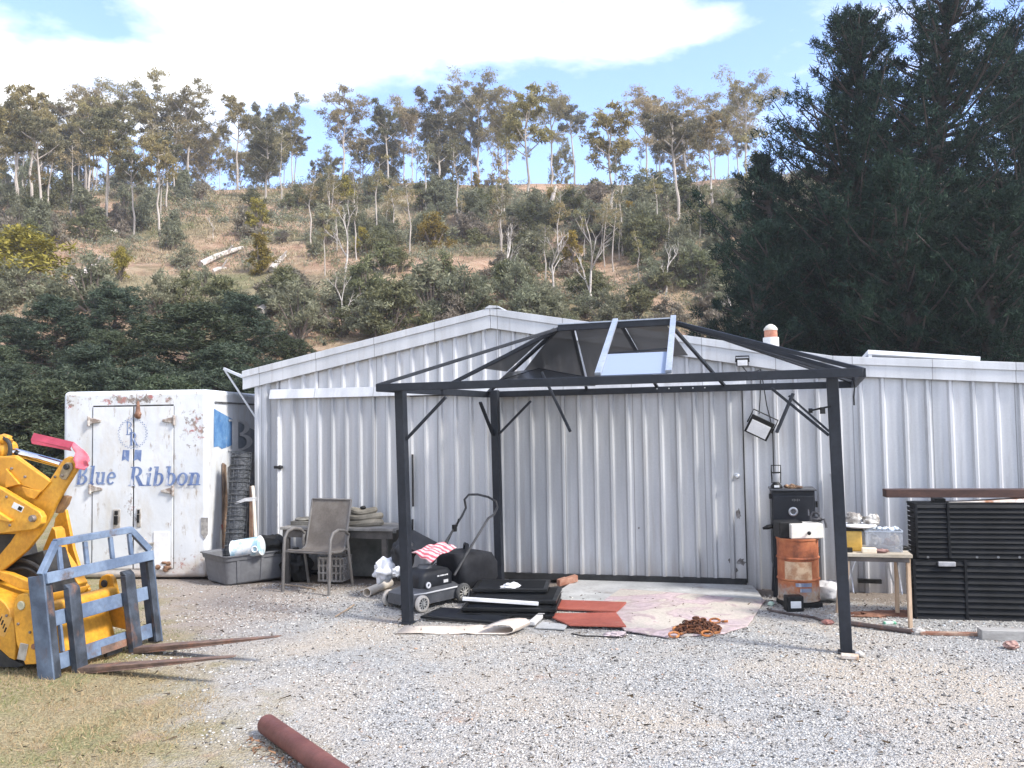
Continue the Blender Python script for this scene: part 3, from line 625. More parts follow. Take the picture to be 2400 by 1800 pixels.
# big dark pines on the right
L_pine = leafmat('pine_needle', [(.005, .012, .009), (.011, .025, .018), (.018, .038, .026), (.075, .115, .075)], .12, .15, .7, .08)  # near-black needles carry the backlit darkness in their colour
M_pbark = mat('pine_bark', (.035, .028, .024), (.07, .055, .047), 3, rough=.9, stretch=(1, 1, .3))
def pine(seed, Ht, rad, label, loc, nb=230, lean=(0, 0), ex=.6):
    r = random.Random(seed); root = thing('pine_tree', label, 'tree', loc, 'dark pines behind the shed'); tr = MB(); C = []; D = []
    def on(t): return V((lean[0] * t * t + .25 * math.sin(t * 6 + seed), lean[1] * t + .2 * math.sin(t * 5), Ht * t))
    tr.tube([on(i / 10) for i in range(11)], [.34 * (1 - .9 * i / 10) + .03 for i in range(11)], 8)
    for j in range(nb):
        t = .06 + .93 * (j + r.random()) / nb; a = j * 2.4 + r.uniform(-.5, .5)
        if t > .5 and r.random() < .22: continue
        env = (1 - max(0, t - .12) / .88) ** ex * (.70 + .30 * math.sin(t * 19 + seed + 1.3 * math.sin(a % 6.283 * 2))) + .05
        L = rad * env * r.uniform(.6, 1.08); p0 = on(t)
        rise = r.uniform(-.05, .5) + t * .3
        pts = [p0 + V((math.cos(a) * L * u, math.sin(a) * L * u, L * rise * u * u + .1 * L * u)) for u in (0, .35, .7, 1)]
        tr.tube(pts, [.05 + .012 * L, .045, .03, .015], 4)
        nsub = int(4 + L * (3.4 if t < .6 else 2.5))
        for k in range(nsub):
            u = .25 + .78 * (k + r.random()) / nsub; f = min(2.999, u * 3); i = int(f); q = pts[i].lerp(pts[i + 1], f - i)
            sp = (.22 + .34 * (1 - abs(u - .6))) * min(1., .3 + L * .25); off = V((r.uniform(-1, 1), r.uniform(-1, 1), r.uniform(-.25, .7))) * sp
            e = q + off
            C.append(e); D.append(V((math.cos(a) * .5, math.sin(a) * .5, .75)) + off * .8)
            if r.random() < .75: C.append(q.lerp(e, .5)); D.append(V((off.x, off.y, .5)))
        C.append(pts[-1]); D.append(V((math.cos(a) * .35, math.sin(a) * .35, 1.)))
    for k in range(14): C.append(on(.93 + .005 * k)); D.append(V((r.uniform(-.3, .3), r.uniform(-.3, .3), 1)))
    C = np.array([tuple(c) for c in C]); D = nrmz(np.array([tuple(c) for c in D])); K = 24
    cc = np.repeat(C, K, 0) + np.repeat(D, K, 0) * (NR.random((len(C) * K, 1)) * .20 - .06) + NR.normal(size=(len(C) * K, 3)) * .05; dd = np.repeat(D, K, 0) * .55 + NR.normal(size=(len(C) * K, 3)) * .5
    q = leafquads(cc, dd, NR.uniform(.09, .18, len(cc)), NR.uniform(.02, .036, len(cc)), .3)
    q = q - np.array(loc) * 0
    for nm, ob in (('trunk', None),): pass
    t_ = tr.build('trunk', M_pbark, root); t_.matrix_parent_inverse = Matrix.Identity(4)
    c_ = put('crown', npmesh('crown', q, 4), L_pine, root); c_.matrix_parent_inverse = Matrix.Identity(4)
    return root
def ground_at(px, d):
    x = (px - 1200) / FPX * d; return V((x, d, float(hz(x, d)) if d > 21 else float(gz(x, d))))
for seed, px, d, pt, rad, nb, lean, lab in [(71, 2225, 25, -14, 5.2, 320, (0, 0), 'tallest dark pine in the clump at the right'), (72, 2015, 26.5, 22, 5.6, 300, (.0, 0), 'left dark pine of the clump with an irregular pointed top'), (73, 2410, 27, 60, 5.0, 260, (-.2, 0), 'dark pine running out of the right edge'),
                                           (74, 1830, 28, 370, 3.4, 170, (-.2, 0), 'shorter dark pine leaning out beside the ridge gums'), (75, 2130, 22.5, 390, 3.4, 170, (0, 0), 'dark pine in front low over the shed fascia'), (76, 2340, 21.5, 470, 3.2, 150, (0, 0), 'low dark pine above the white roof panel'), (77, 1800, 24.5, 540, 2.6, 130, (0, 0), 'small dark pine behind the shed flue')]:
    p = ground_at(px, d); pine(seed, pxh(p, pt), rad, lab, p, nb, lean, {71: .5, 72: .8, 73: .6, 74: .85}.get(seed, .55))
# ------------------------------------------------------------------ shed
Z3 = V((0, 0, 1))
def S(s, z, off=0.): return OW + UW * s + WW * off + Z3 * z
def WS(px, py, off=0.):
    p = hitp(px, py, S(0, 0, off), WW); q = p - S(0, 0, off); return q.dot(UW), p.z
def galv(name, c1=(.43, .44, .455), c2=(.57, .575, .59), stain=(.27, .22, .18), amt=.35, lowz=.35):
    m, nt, b, out = newmat(name)
    tc = nt.n('ShaderNodeTexCoord').outputs['Object']
    st = nt.n('ShaderNodeMapping', {'Vector': tc, 'Scale': (3.2, 3.2, .22)}).outputs[0]
    c = nt.ramp(nt.noise(st, 1.6, 6), [(.35, c1), (.66, c2)])
    c = nt.mix(.09, c, nt.ramp(nt.n('ShaderNodeTexVoronoi', {'Vector': tc, 'Scale': 55.}).outputs['Distance'], [(.1, .3), (.7, .62)]), 'OVERLAY')
    z = nt.n('ShaderNodeSeparateXYZ', {0: tc}).outputs[2]
    # splash-back dirt: an irregular band above the ground
    dn = nt.math('SUBTRACT', nt.math('ADD', lowz, nt.math('MULTIPLY', nt.math('SUBTRACT', nt.noise(st, 3., 6, .7), .5), .9)), z)
    c = nt.mix(nt.ramp(dn, [(.0, 0.), (.34, amt)]), c, stain)
    sp = nt.ramp(nt.noise(nt.n('ShaderNodeMapping', {'Vector': tc, 'Scale': (6, 6, .5)}).outputs[0], 2.4, 7, .65), [(.55, 0.), (.76, .5)])
    c = nt.mix(sp, c, (.30, .27, .25))
    s4 = nt.n('ShaderNodeSeparateXYZ', {0: tc}).outputs
    sc_ = nt.math('ADD', nt.math('MULTIPLY', s4[0], UW.x), nt.math('MULTIPLY', s4[1], UW.y))      # sheet laps every 0.76 m
    lap = nt.math('FRACT', nt.math('ADD', nt.math('DIVIDE', sc_, .76), .31))
    c = nt.mix(nt.math('MULTIPLY', nt.math('LESS_THAN', lap, .012), .6), c, (.13, .125, .12))
    tone = nt.n('ShaderNodeTexWhiteNoise', {'W': nt.math('FLOOR', nt.math('ADD', nt.math('DIVIDE', sc_, .76), .31))}, noise_dimensions='1D').outputs['Value']
    c = nt.mix(.5, c, nt.ramp(tone, [(0., .44), (1., .56)]), 'OVERLAY')
    link(nt, c, b.inputs['Base Color']); b.inputs['Metallic'].default_value = .25
    link(nt, nt.math('ADD', .38, nt.math('MULTIPLY', nt.noise(st, 2, 5), .25)), b.inputs['Roughness'])
    link(nt, nt.n('ShaderNodeBump', {'Height': nt.noise(nt.n('ShaderNodeMapping', {'Vector': tc, 'Scale': (1, 1, .3)}).outputs[0], 1.5, 3), 'Strength': .35, 'Distance': .03}).outputs[0], b.inputs['Normal'])
    return m
M_wall = galv('galvanised_wall'); M_door = galv('galvanised_door', (.36, .37, .385), (.50, .51, .525), amt=.55, lowz=.28)
M_trim = galv('galvanised_trim', (.47, .48, .495), (.56, .57, .585), amt=.3, lowz=.2)
M_black = mat('black_gap', .012, .03, 8, rough=.8)
M_steel = mat('bright_steel', (.55, .56, .58), (.42, .43, .45), 20, rough=.35, metal=.8)
def sheet(s0, s1, zb, zt, pitch, off, phase=0., rib=.028, wbase=.062, wtop=.024, th=.0):
    """trapezoidal cladding between s0 and s1; zt and zb are functions of s"""
    prof = []; k = math.floor((s0 - phase) / pitch) - 1
    while True:
        c = phase + k * pitch
        if c - wbase > s1: break
        prof += [(c - wbase / 2, 0), (c - wtop / 2, rib), (c + wtop / 2, rib), (c + wbase / 2, 0)]
        m1 = c + pitch / 2     # small swage between the ribs
        prof += [(m1 - .012 - .02, 0), (m1 - .02, .003), (m1 + .02, .003), (m1 + .032, 0)]
        k += 1
    prof = [(a, h) for a, h in prof if s0 < a < s1]; prof = [(s0, 0)] + prof + [(s1, 0)]
    brk = [a for a in getattr(zt, 'brk', []) if s0 < a < s1]
    for a in brk: prof.append((a, 0.0005))
    prof.sort(); mb = MB()
    vs = [S(a, zb(a), off + h) for a, h in prof] + [S(a, zt(a), off + h) for a, h in prof]; n = len(prof)
    mb.add(vs, [(i, i + 1, n + i + 1, n + i) for i in range(n - 1)]); return mb
sL = WS(577, 900)[0]; sR = WS(1950, 842)[0]; sA = WS(1152, 730)[0]; zA = WS(1152, 730)[1]; zL = WS(570, 876)[1]; zR = WS(1950, 842)[1]
sE = 8.2; zE = zR - .20 * (sE - sR) / (WS(2400, 858)[0] - sR) * 1.0
zE = zR + (WS(2400, 858)[1] - zR) * (sE - sR) / (WS(2400, 858)[0] - sR)
def roofz(s):
    if s <= sA: return zL + (zA - zL) * (s - sL) / (sA - sL)
    if s <= sR: return zA + (zR - zA) * (s - sA) / (sR - sA)
    return zR + (zE - zR) * (s - sR) / (sE - sR)
def wtop(s): return roofz(s) - .10
wtop.brk = [sA]
zb = lambda s: -.06
def const(z): return lambda s: z
DL = WS(655, 1300)[0]; DR = WS(967, 1300)[0]; CL = WS(1180, 1300)[0]; CR = WS(1748, 1300)[0]
zHd = WS(800, 926)[1]
shed = thing('shed', 'grey galvanised corrugated iron shed with a low gable and skillion side', 'shed', S((sL + sR) / 2, 0, -3))
s_c = WS(602, 1000)[0]      # left corner of the wall
sheet(s_c + .17, DL + .02, zb, wtop, .177, -.03).build('wall', M_wall, shed, 30)
sheet(DL + .02, CR + .02, lambda s: zHd - .02, wtop, .177, 0.0).build('wall', M_wall, shed, 30)
sheet(DR - .05, CL + .06, zb, const(zHd - .04), .185, 0.012, .03).build('wall', M_wall, shed, 30)
sheet(CR - .02, sE, zb, wtop, .213, 0.006, .05).build('wall', M_wall, shed, 30)
# doorways behind the leaves, side and back walls
mb = MB(); L6 = 7.
def pq(mb, *pts): mb.add([V(p) for p in pts], [tuple(range(len(pts)))])
mb = MB(); pq(mb, S(s_c, -.06, 0), S(s_c, -.06, -L6), S(s_c, roofz(s_c) - .06, -L6), S(s_c, roofz(s_c) - .06, 0)); mb.build('side_wall', M_wall, shed, 0)
mb = MB(); pq(mb, S(sE, -.06, 0), S(sE, roofz(sE) - .06, 0), S(sE, roofz(sE) - .06, -L6), S(sE, -.06, -L6)); mb.build('side_wall', M_wall, shed, 0)
mb = MB(); pq(mb, S(s_c, -.06, -L6), S(sE, -.06, -L6), S(sE, wtop(sE), -L6), S(sR, wtop(sR), -L6), S(sA, wtop(sA), -L6), S(s_c, wtop(s_c), -L6)); mb.build('back_wall', M_wall, shed, 0)
mb = MB()
for a, b2 in ((sL - .0, sA), (sA, sR), (sR, sE)):
    n = max(2, int((b2 - a) / .19)); 
    pts = []
    za, zb2 = roofz(a) + (0), roofz(b2)
    q = [S(a, za + .005, .07), S(b2, zb2 + .005, .07), S(b2, zb2 + .005, -L6 - .1), S(a, za + .005, -L6 - .1)]
    mb.prism(q, Z3 * .02)
mb.build('roof', M_trim, shed, 0)
# barge boards, two pieces deep, and the fascia of the skillion
def barge(a, b2, name='barge_board', d=.155):
    mb = MB(); za, zb2 = roofz(a), roofz(b2)
    mb.prism([S(a, za - .045, .032), S(b2, zb2 - .045, .032), S(b2, zb2 - .045 - d, .032), S(a, za - .045 - d, .032)], WW * .035)
    o = mb.build(name, M_trim, shed, 0, .003)
    mb = MB(); mb.prism([S(a, za + .03, .02), S(b2, zb2 + .03, .02), S(b2, zb2 - .052, .02), S(a, za - .052, .02)], WW * .063)
    mb.build('barge_cap', M_trim, o, 0, .004)
barge(sL - .01, sA); barge(sA + .004, sR - .004); barge(sR, sE, 'fascia', .13)
mb = MB(); mb.prism([S(sA - .06, roofz(sA) + .028, .09), S(sA, roofz(sA) + .062, .09), S(sA + .10, roofz(sA) + .05, .09), S(sA + .12, roofz(sA) + .028, .09)], WW * -L6)
mb.build('ridge_cap', M_trim, shed, 0)
# left corner flashing
mb = MB(); zc = wtop(s_c)
mb.prism([S(s_c - .012, -.05, .034), S(s_c + .03, -.05, .034), S(s_c + .038, -.05, .02), S(s_c + .105, -.05, .02), S(s_c + .112, -.05, .034), S(s_c + .15, -.05, .034), S(s_c + .18, -.05, -.02), S(s_c - .012, -.05, -.1)], Z3 * (zc + .05 - .0))
mb.build('corner_flashing', M_trim, shed, 0, .003)
mb = MB(); pq(mb, S(s_c + .165, -.05, -.055), S(CR + .1, -.05, -.055), S(CR + .1, zHd, -.055), S(s_c + .165, zHd, -.055)); mb.build('doorway_dark_sheet', M_black, shed, 0)  # black sheet stands for the unlit shed inside
# left sliding leaf with its track cover
sheet(DL, DR, const(.03), const(zHd - .012), .177, .045, .06).build('sliding_door', M_door, shed, 30)
mb = MB(); mb.prism([S(DL - .07, zHd - .03, .03), S(DL - .07, zHd + .085, .03), S(DL - .07, zHd + .085, .09), S(DL - .07, zHd - .03, .125)], UW * (CR - DL + .12)); mb.build('door_track', M_wall, shed, 0, .004)
# centre sliding leaf, black strip painted as the gap's shade, knob, wear marks
mb = sheet(CL, CR, const(.066), const(zHd - .012), .181, .03, .02)
dr = mb.build('sliding_door', M_door, shed, 30)
mb = MB(); mb.box(S((CL + CR) / 2, .028, .03), (CR - CL, .05, .075), (UW, WW, Z3)); mb.build('door_gap_shade', M_black, dr, 0, .004)
mb = MB(); mb.box(S(CR + .008, zHd / 2, .034), (.011, .03, zHd - .05), (UW, WW, Z3)); mb.build('edge_gap', M_black, dr, 0)
kx, kz = WS(1727, 1116, .06)
mb = MB(); mb.lathe(S(kx, kz, .03), WW, [(.034, 0), (.034, .008), (.012, .012), (.012, .045), (.026, .055), (.029, .07), (.018, .085), (.002, .088)], 18); mb.build('handle', M_steel, dr)
mb = MB()
for px, py, rx, rz, sd in ((1716, 1315, .05, .05, 1), (1737, 1317, .05, .05, 2), (1731, 1205, .03, .07, 3), (1722, 1335, .05, .035, 4), (1497, 1238, .012, .018, 5)):
    a, z = WS(px, py, .03); rr = random.Random(sd)
    pts = [S(a + math.cos(t) * rx * rr.uniform(.45, 1.1), z + math.sin(t) * rz * rr.uniform(.45, 1.1), .0335 + sd * .0004) for t in [k * .45 for k in range(14)]]
    mb.add(pts, [tuple(range(len(pts)))])
mb.build('dent_stain', mat('grease', (.10, .09, .085), (.26, .25, .25), 30, rough=.8), dr, 0)
# vertical joint strip on the fixed sheet and the drop bolt beside the left leaf
mb = MB()
for y0, y1 in ((1065, 1187), (1217, 1258)):
    a0, z0 = WS(967, y0, .05); _, z1 = WS(967, y1, .05); mb.box(S(a0, (z0 + z1) / 2, .052), (.018, .02, abs(z0 - z1)), (UW, WW, Z3))
mb.build('joint_strip', M_black, shed, 0)
a0, z0 = WS(653, 977, .07); _, z1 = WS(650, 1262, .07)
mb = MB(); mb.tube([S(a0 - .005, z0, .07), S(a0 - .012, z1, .07)], .017, 10); bolt = mb.build('drop_bolt', mat('white_pipe', .62, .5, 20), shed)
mb = MB(); a1, z1 = WS(652, 1095, .08); mb.box(S(a1, z1, .075), (.11, .03, .035), (UW, WW, Z3)); mb.cyl(S(a1 + .03, z1, .07), S(a1 + .03, z1, .11), .025, n=10); mb.build('clamp', M_black, bolt, 30, .004)
# propped flap out from the left eave
p0 = S(sL + .02, roofz(sL) - .06, .04); fl = AT(525, 864, 10.75)
mb = MB(); q = [fl, p0, p0 - WW * 2.2 - Z3 * .32, fl - WW * 2.2 - Z3 * .25]
mb.prism(q, V((.01, 0, -.012))); flap = mb.build('eave_flap', mat('flap_underside', (.20, .205, .21), (.28, .285, .29), 4, metal=.2), shed, 0)
mb = MB(); mb.beam(fl, p0, .025, .03); mb.beam(fl, AT(607, 990, 10.75), .022, .022); mb.build('prop_rod', M_trim, flap, 0)
# concrete apron under the centre door
M_conc = mat('concrete', (.33, .33, .32), (.43, .43, .42), 3, rough=.9, bump=.3, rust=(.22, .19, .16), rlo=.56, rhi=.75, rscale=2.5, rstretch=(1, 1, 1))
mb = MB(); q = [G(1275, 1408), G(1350, 1368, -.04), S(CR + .05, -.03, .05), S(CR + .1, -.02, .38), G(1790, 1408), G(1690, 1428), G(1450, 1422)]
q = [V((p.x, p.y, .004)) for p in q]; mb.prism(q, V((0, 0, -.12))); tag(mb.build('concrete_apron', M_conc, None, 0), 'worn grey concrete pad at the shed door', 'slab', kind='structure')

# ---- things on the shed
def floodlight(name, label, c, n, roll, w, h, d, tilt):
    t = thing(name, label, 'floodlight', c)
    n = V(n).normalized(); x = Z3.cross(n).normalized(); y = n.cross(x)
    Rm = Matrix.Rotation(roll, 3, n); x = Rm @ x; y = Rm @ y
    T2 = Matrix.Rotation(tilt, 3, x); y = T2 @ y; n2 = T2 @ n
    mb = MB(); mb.box(c, (w, h, d), (x, y, n2))
    for k in range(5): mb.box(V(c) - n2 * (d * .75) + x * (w * (-.36 + .18 * k)), (.008, h * .8, d * .6), (x, y, n2))
    mb.build('body', M_blk, t, 0, .006)
    mb = MB(); mb.box(V(c) + n2 * (d / 2 + .002) - y * h * .08, (w * .82, h * .70, .006), (x, y, n2)); mb.build('lens', M_white, t, 0, .002)
    mb = MB(); mb.tube([V(c) - x * w * .54, V(c) - x * w * .54 + y * h * .75, V(c) + x * w * .54 + y * h * .75, V(c) + x * w * .54], .008, 6); mb.build('bracket', M_blk, t)
    return t
M_blk = mat('black_paint', .008, .018, 20, rough=.5, fine=.3, spec=.25)
M_white = mat('white_plastic', .72, .62, 8, rough=.5, rust=(.5, .46, .4), rlo=.62, rhi=.8)
c = AT(1780, 1002, 8.95); floodlight('floodlight', 'large black floodlight hanging crooked on its cord beside the door', c, WW, RAD(-27), .25, .20, .05, RAD(8))
a, z = WS(1740, 849, .12); c2 = S(a, z, .13); floodlight('floodlight', 'small black floodlight fixed to the gable barge board', c2, WW, RAD(0), .125, .085, .04, RAD(4))
mb = MB(); top = WS(1783, 866, .05); P0 = S(top[0], top[1], .05)
mb.tube([P0, P0.lerp(c, .5), c + V((0, 0, .14))], .006, 6); mb.tube([c2 - Z3 * .05, c2 + V((.05, 0, -.11)), P0 + V((-.06, 0, -.02)), P0], .006, 6)
tag(mb.build('lamp_cord', M_blk), 'dark cord holding up the crooked floodlight', 'cord')
mb = MB(); q = [(1790, 905), (1797, 950), (1806, 985), (1811, 1010), (1812, 1050), (1813, 1095), (1815, 1128)]
mb.tube([P0] + [S(*WS(x, y, .04), .04) for x, y in q], .0055, 6); tag(mb.build('power_cable', M_blk), 'thin black cable running down the wall to the lantern', 'cable')
# flue
fd = 11.3; b0 = AT(1808, 836, fd); k = fd / FPX; 
t = thing('flue', 'white metal flue with a rusty collar and domed cap on the roof', 'chimney', b0)
mb = MB(); mb.cyl(b0 - Z3 * .2, b0 + Z3 * (45 * k), 18 * k, n=24); mb.build('pipe', mat('flue_white', (.62, .61, .59), (.5, .49, .47), 5), t)
mb = MB(); mb.lathe(b0, Z3, [(14.5 * k, 44.5 * k), (15 * k, 50 * k), (14.5 * k, 62 * k)], 24); mb.build('collar', mat('flue_rust', (.33, .12, .07), (.46, .22, .14), 12), t)
mb = MB(); mb.lathe(b0, Z3, [(16 * k, 62 * k), (15.5 * k, 66 * k), (11 * k, 72 * k), (5 * k, 76 * k), (.5 * k, 77 * k)], 24); mb.build('cap', mat('cap_grey', (.55, .52, .45), (.4, .36, .3), 12), t)
# white framed panel propped on the skillion roof
M_wal = mat('white_aluminium', (.70, .71, .72), (.6, .61, .62), 6, rough=.4)
a = AT(2034, 822, 9.3); b2 = AT(2298, 838, 9.0); t = thing('roof_panel', 'white framed solar panel propped on the right skillion roof', 'panel', (a + b2) / 2)
e = (b2 - a).normalized(); bk = V((.24, .97, -.10)).normalized()
mb = MB(); up = e.cross(bk).normalized(); up = up if up.z > 0 else -up
mb.box((a + b2) / 2 + bk * .5 - up * .012, ((b2 - a).length, 1.0, .045), (e, bk, up)); mb.build('frame', M_wal, t, 0, .004)
mb = MB(); mb.box((a + b2) / 2 + bk * .5 + up * .014, ((b2 - a).length - .08, .92, .006), (e, bk, up)); mb.build('cells', mat('cells', (.02, .03, .06), (.03, .04, .08), 10, rough=.15), t, 0)
for q in (a + e * .04, b2 - e * .08):
    mb = MB(); zz = .14; mb.beam(q + V((0, .05, -.02)), q + V((0, .05, -zz)), .03, .03); mb.beam(q + V((0, .05, -zz)), q + V((0, .62, -zz + .02)), .03, .03, (1, 0, 0)); mb.build('leg', M_wal, t, 0)

# ------------------------------------------------------------------ truck box
TC = V((-3.60, 10.08, 0)); UC = V((math.cos(RAD(3)), -math.sin(RAD(3)), 0)); WC = V((-math.sin(RAD(3)), -math.cos(RAD(3)), 0))
def T(s, z, off=0.): return TC + UC * s + WC * off + Z3 * z
def TS(px, py, off=0.):
    p = hitp(px, py, T(0, 0, off), WC); return (p - T(0, 0, off)).dot(UC), p.z
def boxmat():
    m, nt, b, out = newmat('truck_white')
    tc = nt.n('ShaderNodeTexCoord').outputs['Object']
    c = nt.ramp(nt.noise(tc, 1.2, 5), [(.35, (.53, .555, .58)), (.65, (.66, .675, .69))])
    mp = nt.n('ShaderNodeMapping', {'Vector': tc, 'Scale': (2.6, 2.6, .8)}).outputs[0]
    c = nt.mix(nt.ramp(nt.noise(mp, 1.9, 9, .68), [(.47, 0.), (.68, .6)]), c, (.47, .43, .36))
    c = nt.mix(nt.ramp(nt.noise(mp, 5.5, 8, .7), [(.59, 0.), (.68, .8)]), c, (.27, .21, .16))
    s3 = nt.n('ShaderNodeSeparateXYZ', {0: tc}); z = s3.outputs[2]
    # rust breaking through along the door head and by the top right corner
    def bandm(x0, z0, rx, rz): 
        u_ = nt.math('DIVIDE', nt.math('SUBTRACT', s3.outputs[0], x0), rx); v_ = nt.math('DIVIDE', nt.math('SUBTRACT', z, z0), rz)
        return nt.math('SUBTRACT', 1., nt.math('ADD', nt.math('MULTIPLY', u_, u_), nt.math('MULTIPLY', v_, v_)), clamp=True)
    pa, pb_, pc, pd, pe = T(*TS(318, 935)), T(*TS(452, 1000)), T(*TS(170, 945)), T(*TS(315, 1180)), T(*TS(440, 1320))
    bm1 = nt.math('MAXIMUM', nt.math('MAXIMUM', bandm(pa.x, pa.z, .72, .10), nt.math('MULTIPLY', bandm(pb_.x, pb_.z, .22, .35), .75)), nt.math('MAXIMUM', nt.math('MULTIPLY', bandm(pc.x, pc.z, .2, .2), .6), nt.math('MAXIMUM', nt.math('MULTIPLY', bandm(pd.x, pd.z, .14, .45), .6), nt.math('MULTIPLY', bandm(pe.x, pe.z, .4, .25), .55))))
    rn = nt.math('ADD', nt.noise(tc, 13, 9, .72), nt.math('MULTIPLY', bm1, .26))
    rcol = nt.ramp(nt.noise(tc, 7, 4), [(.42, (.13, .10, .08)), (.52, (.24, .16, .12)), (.6, (.32, .08, .07))])
    c = nt.mix(nt.ramp(rn, [(.66, 0.), (.74, .9)]), c, rcol)
    low = nt.math('SUBTRACT', nt.math('ADD', .22, nt.math('MULTIPLY', nt.math('SUBTRACT', nt.noise(tc, 4, 6, .7), .5), .7)), z)
    c = nt.mix(nt.ramp(low, [(0., 0.), (.25, .7)]), c, (.44, .34, .26))
    link(nt, c, b.inputs['Base Color']); b.inputs['Roughness'].default_value = .55
    link(nt, nt.n('ShaderNodeBump', {'Height': nt.noise(tc, 2.2, 4), 'Strength': .35, 'Distance': .04}).outputs[0], b.inputs['Normal'])
    return m
M_tw = boxmat()
TW = TS(147, 1000)[0]; TH = TS(320, 915)[1]
truck = thing('truck_box', 'old white insulated truck body with faded blue lettering standing on the ground', 'truck body', T(TW / 2, 0, -1.7))
mb = MB(); mb.box(T(TW / 2, (TH + .0) / 2, -1.75), (-TW, 3.5, TH), (UC, WC, Z3)); mb.build('body', M_tw, truck, 30, .055, 4)
mb = MB(); zt = TH - .075
mb.box(T(.004, zt - .075, -1.8), (.02, 3.2, .02), (UC, WC, Z3)); mb.build('top_rail', mat('rail_dark', .05, .12, 10), truck, 0)
# double doors with seams
dl, dtop = TS(219, 955); dr_, _ = TS(407, 955); dm, _ = TS(314, 955); zlo = .11
for a, b2 in ((dl, dm - .008), (dm + .008, dr_)):
    mb = MB(); mb.box(T((a + b2) / 2, (dtop + zlo) / 2, .003), (b2 - a, .014, dtop - zlo), (UC, WC, Z3)); d_ = mb.build('door', M_tw, truck, 0, .006)
mb = MB(); mb.box(T(dm, (dtop + zlo) / 2, .001), (.016, .006, dtop - zlo), (UC, WC, Z3)); mb.box(T((dl + dr_) / 2, dtop + .012, .002), (dr_ - dl, .006, .018), (UC, WC, Z3))
for a in (dl - .006, dr_ + .006): mb.box(T(a, (dtop + zlo) / 2, .001), (.006, .006, dtop - zlo), (UC, WC, Z3))
mb.build('door_seam', mat('seam_dark', .03, .10, 12), truck, 0)
M_hin = mat('hinge_rust', (.22, .17, .14), (.50, .47, .43), 18, rough=.7, bump=.4)
for px, py, sg in ((213, 987, 1), (408, 985, -1), (216, 1146, 1), (405, 1150, -1)):
    a, z = TS(px, py); mb = MB()
    mb.prism([T(a - .02 * sg, z - .055, .011), T(a - .02 * sg, z + .05, .011), T(a + .03 * sg, z + .035, .011), T(a + .13 * sg, z + .012, .011), T(a + .13 * sg, z - .012, .011), T(a + .03 * sg, z - .028, .011)], WC * .022)
    mb.cyl(T(a - .012 * sg, z - .06, .03), T(a - .012 * sg, z + .06, .03), .016, n=10); mb.build('hinge', M_hin, truck, 30, .003)
for px, py, w2, h2 in ((275, 1217, .085, .24), (327, 1213, .05, .22)):
    a, z = TS(px, py); mb = MB(); mb.box(T(a, z, .014), (w2, .016, h2), (UC, WC, Z3)); lt = mb.build('latch', mat('latch_steel', (.45, .43, .40), (.28, .24, .20), 15, metal=.3), truck, 0, .006)
    mb = MB(); mb.box(T(a - .004, z - .01, .024), (w2 * .5, .03, h2 * .42), (UC, WC, Z3)); mb.box(T(a + .0, z + h2 * .32, .026), (w2 * .45, .02, h2 * .2), (UC, WC, Z3)); mb.build('latch_handle', M_blk, lt, 0, .004)
a, z = TS(325, 972); mb = MB(); mb.blob(T(a, z, .02), (.042, .025, .048), 3, .3); mb.cyl(T(a, z + .03, .015), T(a, z + .16, .015), .03, .012, 10); mb.build('lock_mount', mat('lock_rust', (.13, .06, .035), (.25, .13, .08), 20), truck)
a, z = TS(480, 1237); mb = MB(); mb.prism([T(a - .04, z + .12, .004), T(a + .04, z + .12, .004), T(a + .04, z - .07, .004), T(a + .005, z - .13, .004), T(a - .04, z - .07, .004)], WC * .008); mb.build('reflector_plate', mat('plate_grey', (.22, .21, .20), (.36, .34, .31), 25), truck, 0)
a, z = TS(380, 1290); mb = MB(); mb.box(T(a, z - .0, .016), (.19, .012, .44), (UC, WC, Z3)); mb.build('repair_panel', mat('panel_white', .74, .68, 3, rough=.4), truck, 0, .003)
mb = MB(); a, z = TS(350, 1272); mb.box(T(a, z, .03), (.14, .03, .012), (UC, WC, Z3)); mb.blob(T(a - .05, z + .02, .02), (.025, .02, .04), 4, .3); mb.build('step_bracket', M_hin, truck, 30)
mb = MB(); a, z = TS(392, 1325)
for k in range(7): mb.blob(T(a + rnd.uniform(-.12, .12), z + rnd.uniform(-.05, .05), .02), (rnd.uniform(.02, .05), .02, rnd.uniform(.015, .03)), k, .4, 10, 6)
mb.build('rust_lump', mat('rust_brown', (.12, .06, .035), (.30, .17, .10), 20, bump=.5), truck)
# faded lettering, drawn as strokes
def wornblue(name, c1=(.075, .12, .27), c2=(.19, .26, .42)):
    m, nt, b, out = newmat(name); tc = nt.n('ShaderNodeTexCoord').outputs['Object']
    c = nt.ramp(nt.noise(tc, 9, 5), [(.35, c1), (.65, c2)]); wv = nt.ramp(nt.noise(nt.n('ShaderNodeMapping', {'Vector': tc, 'Scale': (2.4, 2.4, .8)}).outputs[0], 6, 8, .7), [(.54, 0.), (.65, .8)])
    c = nt.mix(wv, c, (.62, .63, .65)); link(nt, c, b.inputs['Base Color']); b.inputs['Roughness'].default_value = .6; return m
M_blue = wornblue('faded_blue')
def quad(x0, x1, y0, y1): return [(x0, y0), (x1, y0), (x1, y1), (x0, y1)]
def arc(cx, cy, rx, ry, a0, a1, tv, th, n=14):
    o = []; i_ = []
    for k in range(n + 1):
        t = RAD(a0 + (a1 - a0) * k / n); o.append((cx + rx * math.cos(t), cy + ry * math.sin(t))); i_.append((cx + (rx - tv) * math.cos(t), cy + (ry - th) * math.sin(t)))
    return [[o[k], o[k + 1], i_[k + 1], i_[k]] for k in range(n)]
